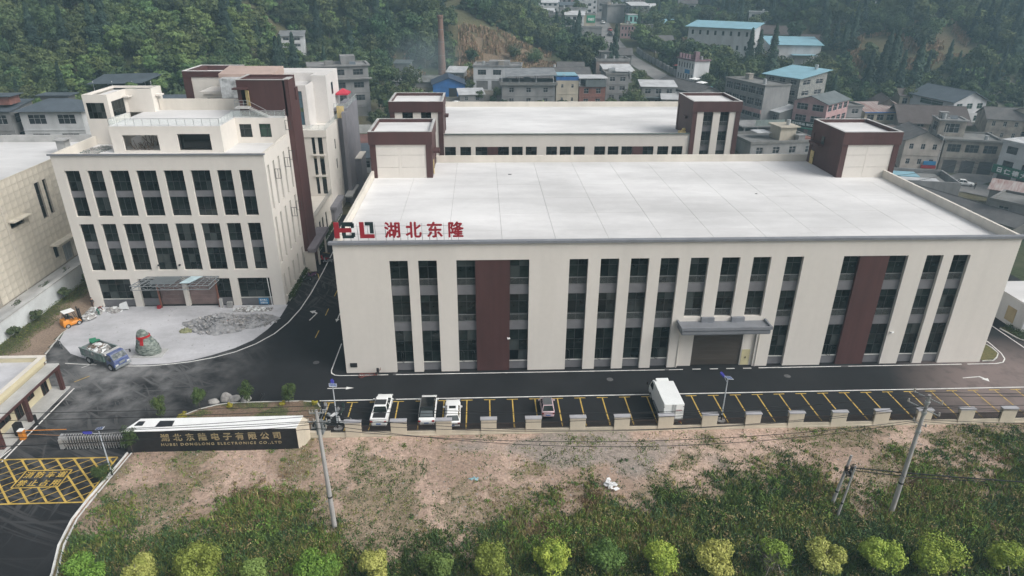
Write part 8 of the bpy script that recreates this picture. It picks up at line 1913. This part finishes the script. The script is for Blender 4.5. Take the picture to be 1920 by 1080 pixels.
for v in bm.verts:
    p = v.co.normalized(); z = (p.z * .5 + .5); z = 3.3 * z; r = stone_r(z); h = math.hypot(p.x, p.y) or 1e-6
    n_ = 1 + .10 * mnoise.noise(Vector((p.x * 1.6, p.y * 1.6, z * .9))) + .05 * mnoise.noise(Vector((p.x * 4, p.y * 4, z * 2.5)))
    sh = -.42 * ss(z / 3.3) + .12
    v.co = Vector((p.x / h * r * n_ + float(sh), p.y / h * r * n_ * .72, z))
me = bpy.data.meshes.new('stone'); bm.to_mesh(me); bm.free(); me.materials.append(VEIN)
for p in me.polygons: p.use_smooth = True
child('stone', me, bt_)
q = MB(); 
pts = [(-.22 + (stone_r(2.35) * 1.07) * math.cos(a), (stone_r(2.35) * 1.07) * .76 * math.sin(a), 2.35 + .12 * math.cos(a)) for a in [k * math.pi / 12 for k in range(25)]]
RIB = mat('red_ribbon', (0.50, 0.015, 0.02), .6)
for a, b in zip(pts[:-1], pts[1:]): q.hexa([(a[0], a[1], a[2] - .13), (b[0], b[1], b[2] - .13), (b[0] * .93, b[1] * .93, b[2] - .13), (a[0] * .93, a[1] * .93, a[2] - .13), (a[0], a[1], a[2] + .13), (b[0], b[1], b[2] + .13), (b[0] * .93, b[1] * .93, b[2] + .13), (a[0] * .93, a[1] * .93, a[2] + .13)])
for dx in (0, .22): q.hexa([(-.35 + dx, -.92, 1.55), (-.18 + dx, -.94, 1.5), (-.18 + dx, -.88, 1.5), (-.35 + dx, -.86, 1.55), (-.28 + dx * .5, -.70, 2.4), (-.10 + dx * .5, -.70, 2.4), (-.10 + dx * .5, -.6, 2.4), (-.28 + dx * .5, -.6, 2.4)])
q.rbox((-.2, -.70, 2.32), (.5, .18, .34), 0); q.build('ribbon', RIB, bt_)
m_ = MB(); m_.box(-26.6, 4.3, 0.0, -23.0, 6.3, .13); tag(m_.build('stone_plinth', CONCL), 'low pale slab under the green landscape stone', 'plinth')
BOU = mat('pale_boulder', (0.42, 0.41, 0.39), .9, scale=1.5, col2=(0.22, .21, .2), fine=.1, bump=.5, bscale=6)
for i, (x, y, sx, sy, sz, lab) in enumerate(((-13.3, -5.5, .65, .38, .42, 'long low pale boulder, leftmost on the gate bed kerb'), (-12.1, -5.0, .62, .5, .85, 'tallest pale boulder on the gate bed kerb'), (-11.2, -5.1, .72, .45, .55, 'pale boulder touching the tallest one on its right'), (-9.9, -5.2, .62, .4, .55, 'grey boulder standing apart right of the group on the kerb'))):
    boulder('boulder', lab, x, y, sx, sy, sz, i + 3, BOU, group='boulders on the gate bed kerb', rz=i * .3)
m_ = MB(); m_.tube((-8.4, -5.6, 0), (-8.0, -5.2, .75), .12, 6, .2); m_.tube((-8.3, -5.5, .3), (-7.8, -5.3, .9), .1, 6); tag(m_.build('dark_stump', BLACK), 'dark leaning stump right of the boulders on the kerb', 'stump')
# ------------------------------------------------------------------ two wheelers
def scooter(label, x, y, rz, col, basket=True, name='electric_scooter', s=1.0, group='scooters in the leftmost bay'):
    t = thing(name, label, 'scooter', (x, y, 0), rz, group); t.scale = (s, s, s)
    q = MB(); q.loft([[(-.13 * w, yy, z0), (.13 * w, yy, z0), (.15 * w, yy, (z0 + z1) / 2), (.09 * w, yy, z1), (-.09 * w, yy, z1), (-.15 * w, yy, (z0 + z1) / 2)] for yy, z0, z1, w in ((-.78, .48, .66, .8), (-.5, .34, .72, 1.2), (-.1, .30, .66, 1.1), (.08, .24, .34, 1.2), (.36, .24, .36, 1.1), (.46, .3, .95, 1.3), (.56, .45, .98, .9))]); q.build('body', col, t)
    q = MB(); q.loft([[(-.13, yy, z), (.13, yy, z), (.12, yy, z + .09), (-.12, yy, z + .09)] for yy, z in ((-.72, .68), (-.3, .72), (-.02, .68))]); q.build('seat', BLACK, t)
    q = MB(); q.tube((0, .5, .9), (0, .42, 1.08), .03, 5); q.tube((-.32, .38, 1.1), (.32, .38, 1.1), .02, 5); q.tube((-.28, .4, 1.1), (-.34, .46, 1.3), .01, 4); q.tube((.28, .4, 1.1), (.34, .46, 1.3), .01, 4); q.build('handlebar', BLACK, t)
    for yy in (-.6, .68):
        q = MB(); n = 14
        for k in range(n): a, b = 6.283 * k / n, 6.283 * (k + 1) / n; q.tube((0, yy + .2 * math.cos(a), .25 + .2 * math.sin(a)), (0, yy + .2 * math.cos(b), .25 + .2 * math.sin(b)), .05, 5, cap=False)
        w = q.build('wheel', RUBBER, t); q = MB(); q.tube((-.05, yy, .25), (.05, yy, .25), .1, 8); q.build('hub', STEEL, w)
    q = MB(); q.tube((0, .68, .25), (0, .5, .8), .035, 5); q.build('fork', STEELG, t)
    if basket: q = MB(); q.box(-.17, -1.0, .68, .17, -.75, .95); q.build('rear_box', STEELG, t)
    return t
GYS = mat('grey_scooter', (0.30, 0.31, 0.32), .5); WHS = mat('pale_scooter', (0.55, 0.56, 0.57), .5); DKS = mat('dark_scooter', (.03, .05, .045), .4)
scooter('grey electric scooter with a pale rear box, leftmost by the gate bed', -.75, -7.8, R_(4), GYS); scooter('pale electric scooter beside the solar lamp pole', .45, -8.6, R_(-35), WHS)
scooter('dark green electric scooter behind the solar lamp pole', 1.05, -7.9, R_(-3), DKS, False); scooter('white framed electric scooter half hidden by the railing', 1.6, -9.9, R_(88), WHS, False); scooter('small dark scooter beneath the leftmost cream railing panel', -.6, -10.3, R_(75), DKS, True)
t = thing('hand_cart', 'small rusty red two wheeled cart frame by the factory wall corner', 'cart', (2.9, -.95, 0), R_(-80))
RUST = mat('rust_red', (0.20, 0.06, 0.05), .8)
q = MB()
for a, b in (((-.25, -1.0, .35), (-.25, .9, .35)), ((.25, -1.0, .35), (.25, .9, .35)), ((-.25, -.6, .36), (.25, -.6, .36)), ((-.25, 0, .36), (.25, 0, .36)), ((-.25, .6, .36), (.25, .6, .36)), ((0, .9, .35), (0, 1.3, .95)), ((-.3, 1.3, .95), (.3, 1.3, .95))): q.tube(a, b, .03, 5)
q.build('frame', RUST, t)
for yy, r in ((-.9, .3), (.85, .26)):
    q = MB(); n = 14
    for k in range(n): a, b = 6.283 * k / n, 6.283 * (k + 1) / n; q.tube((0, yy + r * math.cos(a), r + r * math.sin(a)), (0, yy + r * math.cos(b), r + r * math.sin(b)), .04, 5, cap=False)
    q.tube((-.25, yy, r), (.25, yy, r), .03, 5); q.build('wheel', RUST if yy < 0 else RUBBER, t)
q = MB(); q.rbox((-.05, 1.0, .75), (.3, .25, .5), .3); q.build('seat', BLACK, t)
# bicycle on the kerb by the plaza strip
t = thing('bicycle', 'pale bicycle fallen beside the kerb left of the dump truck', 'bicycle', (-36.5, 7.2, 0), R_(40))
for yy in (-.5, .5):
    q = MB(); n = 16
    for k in range(n): a, b = 6.283 * k / n, 6.283 * (k + 1) / n; q.tube((0, yy + .33 * math.cos(a), .34 + .33 * math.sin(a)), (0, yy + .33 * math.cos(b), .34 + .33 * math.sin(b)), .03, 5, cap=False)
    w = q.build('wheel', RUBBER, t); q = MB()
    for k in range(8): a = 6.283 * k / 8; q.tube((0, yy, .34), (0, yy + .32 * math.cos(a), .34 + .32 * math.sin(a)), .008, 3)
    q.build('spokes', STEEL, w)
q = MB()
for a, b in (((0, -.5, .34), (0, -.05, .32)), ((0, -.05, .32), (0, -.18, .85)), ((0, -.18, .8), (0, .38, .85)), ((0, -.05, .32), (0, .38, .8)), ((0, .38, .95), (0, .5, .34)), ((0, -.5, .34), (0, -.18, .75))): q.tube(a, b, .022, 5)
q.build('frame', WHS, t); q = MB(); q.tube((-.28, .34, 1.0), (.28, .34, 1.0), .018, 5); q.build('handlebar', STEEL, t); q = MB(); q.rbox((0, -.2, .9), (.15, .27, .06)); q.build('saddle', BLACK, t)
for i, (x, y, lab) in enumerate(((-9.6, 34.5, 'red and white scooter parked far up the lane under the office canopy'), (-8.9, 33.6, 'second scooter up the lane near the red line'), (-10.7, 26.5, 'dark scooter parked beside the yellow line at the office east foot'), (-10.2, 28.0, 'purple scooter parked beside the yellow line'))):
    scooter(lab, x, y, R_(70 + 20 * i), [RED, GYS, DKS, mat('purple_paint', (.15, .06, .14), .5)][i], False, group='scooters along the lane')
# manholes and litter
for x, y, lab in ((51.8, -2.4, 'round iron manhole cover on the drive right of the entrance'), (30.8, -2.4, 'round iron manhole cover on the drive at mid facade'), (-4.0, 2.5, 'round iron manhole cover where the side road meets the drive')):
    m_ = MB(); m_.tube((x, y, .007), (x, y, .018), .38, 18); tag(m_.build('manhole_cover', mat('iron_cover', (0.10, 0.10, 0.10), .8, var=.2, scale=4)), lab, 'manhole')
for x0, y0, w, d in ((5.55, -.62, .9, .3), (37.7, -.62, .5, .3), (49.5, -5.75, 0, 0), (59.2, -.6, .9, .3), (5.6, -5.75, .9, .3)):
    if w: m_ = MB(); m_.box(x0, y0, .007, x0 + w, y0 + d, .02); tag(m_.build('drain_grate', mat('iron_cover', (.1, .1, .1))), 'iron drain grate let into the white edge line', 'drain', 'drain grates in the edge lines')
rs = np.random.RandomState(31); m_ = MB()
for _ in range(34): m_.rbox((27.6 + rs.randn() * .28, -20.7 + rs.randn() * .3, .5 + .25 * rs.rand()), (.4 * rs.rand() + .1, .3 * rs.rand() + .1, .05), rs.rand() * 3, tilt=rs.randn() * .5)
tag(m_.build('white_rag', mat('white_cloth', (.80, .80, .80), .9)), 'crumpled white plastic lying in the weeds at mid field', 'litter')
m_ = MB()
for _ in range(12): m_.rbox((15.2 + rs.randn() * .2, -19.2 + rs.randn() * .15, .25 + .1 * rs.rand()), (.3 * rs.rand() + .08, .2 * rs.rand() + .05, .04), rs.rand() * 3)
tag(m_.build('blue_rag', mat('pale_blue_cloth', (.30, .48, .52), .9)), 'small pale blue scrap on the pinkish soil', 'litter')
# village vehicles and street life
def vcar(label, x, y, rz, **k): return car(label, x, y, rz, z=Hs(x, y) + .22, group='vehicles in the village', name='village_car', **k)
vcar('white car driving down the village road past the pharmacy', 138, 91.5, R_(-118), L=4.5, kind='sedan', Hh=1.45)
for i, (x, y, lab) in enumerate(((163.5, 116.0, 'white car parked above the pharmacy, left one'), (167.5, 117.5, 'white car parked above the pharmacy, middle one'), (171.5, 119, 'white car parked above the pharmacy, right one'))): vcar(lab, x, y, R_(-75), L=4.4, kind='sedan', Hh=1.45)
vcar('white off-road car at the foot of the far street', 85.0, 171.5, R_(170), L=4.6, kind='suv', Hh=1.8); vcar('white van halfway up the far street', 74.6, 222, R_(175), L=4.6, kind='suv', Hh=1.9)
vcar('silver car on the far street beside the slate roofed row', 81.2, 168, R_(165), L=4.2, kind='hatch', body=mat('silver_paint', (.45, .46, .47), .3, metal=.3)); vcar('dark car climbing the upper far street', 76.5, 262, R_(5), L=4.4, kind='sedan', body=mat('dark_car_paint', (.03, .035, .04), .3))
vcar('red car on the upper far street', 78.3, 272, R_(185), L=4.2, kind='hatch', body=mat('red_car_paint', (.3, .03, .03), .3)); vcar('white car at the top of the far street', 78.0, 292, R_(5), L=4.4, kind='sedan'); vcar('small white car parked in the yard by the grey outbuilding', 7.8, 147.5, R_(60), L=4.0, kind='hatch')
def umbrella(label, x, y, R0, m, h=2.5, n=8, name='market_umbrella', z=None):
    z = Hs(x, y) + .2 if z is None else z; t = thing(name, label, 'umbrella', (x, y, z)); q = MB()
    for k in range(n): a, b = 6.283 * k / n, 6.283 * (k + 1) / n; q.face([(R0 * math.cos(a), R0 * math.sin(a), h - .5), (R0 * math.cos(b), R0 * math.sin(b), h - .5), (0, 0, h)])
    q.build('canopy', m, t); q = MB(); q.tube((0, 0, 0), (0, 0, h), .04, 5); q.build('pole', STEEL, t)
umbrella('pink umbrella in front of the pharmacy', 149.5, 87.0, 1.9, mat('pink_canvas', (.50, .17, .19), .8)); umbrella('red market tent by the far street wall', 89.3, 186, 2.6, mat('faded_red_canvas', (.42, .12, .12), .8), 4.2, 4)
umbrella('white market tent at the foot of the far street', 90.2, 169.5, 2.4, WHITE, 3.4, 4); umbrella('second white market tent nearer the white battlemented building', 91.0, 164.5, 2.4, WHITE, 3.4, 4); umbrella('turquoise market canopy below the white tents', 92.0, 160.2, 2.2, mat('turquoise_canvas', (.08, .30, .32), .8), 3.0, 4)
# ------------------------------------------------------------------ people (skin-modifier bodies)
def person(label, x, y, z, rz, J, shirt, trouser, hair=True, name='person'):
    """J: joint positions; one continuous skinned body, coloured by height along the chain"""
    t = thing(name, label, 'person', (x, y, z), rz)
    names = ['pelvis', 'chest', 'neck', 'head', 'headtop', 'kneeL', 'footL', 'toeL', 'kneeR', 'footR', 'toeR', 'elbL', 'handL', 'elbR', 'handR', 'shL', 'shR', 'hipL', 'hipR']
    E = [('pelvis', 'chest'), ('chest', 'neck'), ('neck', 'head'), ('head', 'headtop'), ('pelvis', 'hipL'), ('hipL', 'kneeL'), ('kneeL', 'footL'), ('footL', 'toeL'), ('pelvis', 'hipR'), ('hipR', 'kneeR'), ('kneeR', 'footR'), ('footR', 'toeR'), ('chest', 'shL'), ('shL', 'elbL'), ('elbL', 'handL'), ('chest', 'shR'), ('shR', 'elbR'), ('elbR', 'handR')]
    Rd = dict(pelvis=.145, chest=.155, neck=.06, head=.095, headtop=.07, kneeL=.062, footL=.045, toeL=.04, kneeR=.062, footR=.045, toeR=.04, elbL=.045, handL=.038, elbR=.045, handR=.038, shL=.065, shR=.065, hipL=.095, hipR=.095)
    me = bpy.data.meshes.new('body'); me.from_pydata([J[n] for n in names], [(names.index(a), names.index(b)) for a, b in E], [])
    o = bpy.data.objects.new('body', me); COL.objects.link(o)
    bm = bmesh.new(); bm.from_mesh(me); ly = bm.verts.layers.skin.verify(); bm.verts.ensure_lookup_table()
    for i, n in enumerate(names):
        bm.verts[i][ly].radius = (Rd[n], Rd[n] * (.8 if n in ('chest', 'pelvis') else 1)); bm.verts[i][ly].use_root = i == 0
    bm.to_mesh(me); bm.free()
    o.modifiers.new('skin', 'SKIN'); s = o.modifiers.new('sub', 'SUBSURF'); s.levels = 1; s.render_levels = 1
    bpy.context.view_layer.update()
    m2 = bpy.data.meshes.new_from_object(o.evaluated_get(bpy.context.evaluated_depsgraph_get())); bpy.data.objects.remove(o)
    SK = mat('skin', (.40, .24, .17), .6)
    for m_ in (shirt, trouser, SK, BLACK): m2.materials.append(m_)
    seg = {'pelvis': 1, 'kneeL': 1, 'kneeR': 1, 'hipL': 1, 'hipR': 1, 'footL': 1, 'footR': 1, 'toeL': 3, 'toeR': 3, 'chest': 0, 'shL': 0, 'shR': 0, 'elbL': 0, 'elbR': 0, 'handL': 2, 'handR': 2, 'neck': 2, 'head': 2, 'headtop': 2}
    for p in m2.polygons:
        c = p.center; n = min(names, key=lambda k: (Vector(J[k]) - c).length); p.material_index = seg[n]; p.use_smooth = True
    b = child('body', m2, t)
    if hair:
        q = MB(); h, top = Vector(J['head']), Vector(J['headtop']); d = (top - h).normalized(); c = h + d * .07
        import bmesh as _b
        bm = _b.new(); _b.ops.create_icosphere(bm, subdivisions=2, radius=.115)
        _b.ops.delete(bm, geom=[v for v in bm.verts if v.co.z < -.02], context='VERTS')
        rot = d.to_track_quat('Z', 'Y').to_matrix()
        for v in bm.verts: v.co = rot @ v.co + c
        mm_ = bpy.data.meshes.new('hair'); bm.to_mesh(mm_); bm.free(); mm_.materials.append(BLACK); child('hair', mm_, b)
    return t
STAND = dict(pelvis=(0, 0, .92), chest=(0, .01, 1.32), neck=(0, 0, 1.48), head=(0, .03, 1.58), headtop=(0, .03, 1.68), hipL=(-.1, 0, .86), hipR=(.1, 0, .86), kneeL=(-.11, .1, .48), footL=(-.12, .18, .07), toeL=(-.12, .33, .04), kneeR=(.11, .02, .48), footR=(.12, -.2, .08), toeR=(.12, -.06, .04), shL=(-.2, 0, 1.38), shR=(.2, 0, 1.38), elbL=(-.27, -.08, 1.1), handL=(-.26, .08, .86), elbR=(.27, -.02, 1.1), handR=(.26, .14, .88))
BEND = dict(pelvis=(0, -.25, .88), chest=(0, .18, 1.12), neck=(0, .33, 1.16), head=(0, .43, 1.14), headtop=(0, .53, 1.12), hipL=(-.1, -.24, .82), hipR=(.1, -.24, .82), kneeL=(-.14, -.12, .46), footL=(-.16, -.22, .07), toeL=(-.16, -.07, .04), kneeR=(.14, -.02, .46), footR=(.16, -.1, .07), toeR=(.16, .05, .04), shL=(-.19, .22, 1.12), shR=(.19, .22, 1.12), elbL=(-.2, .34, .82), handL=(-.12, .5, .6), elbR=(.2, .36, .84), handR=(.12, .52, .62))
person('worker in a dark red shirt and green trousers bending over scrap by the office corner', -36.2, 16.1, .02, R_(-60), BEND, mat('dark_red_shirt', (.12, .03, .03), .9), mat('green_trousers', (.03, .14, .10), .9))
person('person in dark clothes between the two left columns of the office corner', -38.0, 18.0, .02, R_(160), STAND, BLACK, mat('brown_trousers', (.10, .07, .06), .9))
person('person in black walking along the village road near the white car', 138.3, 88.0, Hs(138.3, 88.0) + .25, R_(-60), STAND, BLACK, BLACK)
person('driver in dark clothes sitting on the orange forklift', -38.45, 13.0, .4, R_(-40), dict(STAND, kneeL=(-.13, .4, .85), kneeR=(.13, .4, .85), footL=(-.13, .45, .45), footR=(.13, .45, .45), toeL=(-.13, .6, .42), toeR=(.13, .6, .42), handL=(-.12, .4, 1.15), handR=(.12, .4, 1.15)), mat('dark_green_jacket', (.02, .05, .04), .9), BLACK)

# ------------------------------------------------------------------ chimney smoke drifting low, and the valley haze
def volume_box(name, x0, y0, z0, x1, y1, z1, dens, col, label, cat):
    m_ = MB(); m_.box(x0, y0, z0, x1, y1, z1); mt_ = bpy.data.materials.new(name); mt_.use_nodes = True; nt = mt_.node_tree; nt.nodes.clear()
    out = nt.nodes.new('ShaderNodeOutputMaterial'); v = nt.nodes.new('ShaderNodeVolumePrincipled'); v.inputs['Color'].default_value = (*col, 1); v.inputs['Density'].default_value = dens; v.inputs['Anisotropy'].default_value = 0.1
    nt.links.new(v.outputs[0], out.inputs['Volume']); o = m_.build(name, mt_); o['kind'] = 'stuff'; return o
volume_box('haze', -480, -160, -7, 560, 980, 100, 0.00062, (0.55, 0.84, 1.0), 'haze', 'haze')
sm_ = bpy.data.materials.new('smoke'); sm_.use_nodes = True; nt = sm_.node_tree; nt.nodes.clear()
out = nt.nodes.new('ShaderNodeOutputMaterial'); v = nt.nodes.new('ShaderNodeVolumePrincipled'); v.inputs['Color'].default_value = (0.72, 0.90, 0.97, 1)
tc = nt.nodes.new('ShaderNodeTexCoord'); ln = nt.nodes.new('ShaderNodeVectorMath'); ln.operation = 'LENGTH'; nt.links.new(tc.outputs['Object'], ln.inputs[0])
mr = nt.nodes.new('ShaderNodeMapRange'); mr.inputs['From Min'].default_value = .2; mr.inputs['From Max'].default_value = 1; mr.inputs['To Min'].default_value = 1; mr.inputs['To Max'].default_value = 0; nt.links.new(ln.outputs['Value'], mr.inputs['Value'])
ns = nt.nodes.new('ShaderNodeTexNoise'); ns.inputs['Scale'].default_value = 2.2; ns.inputs['Detail'].default_value = 3; nt.links.new(tc.outputs['Object'], ns.inputs['Vector'])
m1 = nt.nodes.new('ShaderNodeMath'); m1.operation = 'MULTIPLY'; nt.links.new(mr.outputs[0], m1.inputs[0]); nt.links.new(ns.outputs['Fac'], m1.inputs[1])
m2_ = nt.nodes.new('ShaderNodeMath'); m2_.operation = 'MULTIPLY'; m2_.inputs[1].default_value = 0.055; nt.links.new(m1.outputs[0], m2_.inputs[0]); nt.links.new(m2_.outputs[0], v.inputs['Density']); nt.links.new(v.outputs[0], out.inputs['Volume'])
bm = bmesh.new(); bmesh.ops.create_icosphere(bm, subdivisions=3, radius=1); me = bpy.data.meshes.new('smoke'); bm.to_mesh(me); bm.free(); me.materials.append(sm_)
o = add_mesh('smoke', me, 'stuff'); o.location = (-3, 177, 16); o.scale = (15, 8, 11); o['label'] = 'thin bluish smoke drifting round the foot of the brick chimney'; o['category'] = 'smoke'
for o in bpy.data.objects:
    if '_abs' in o: del o['_abs']
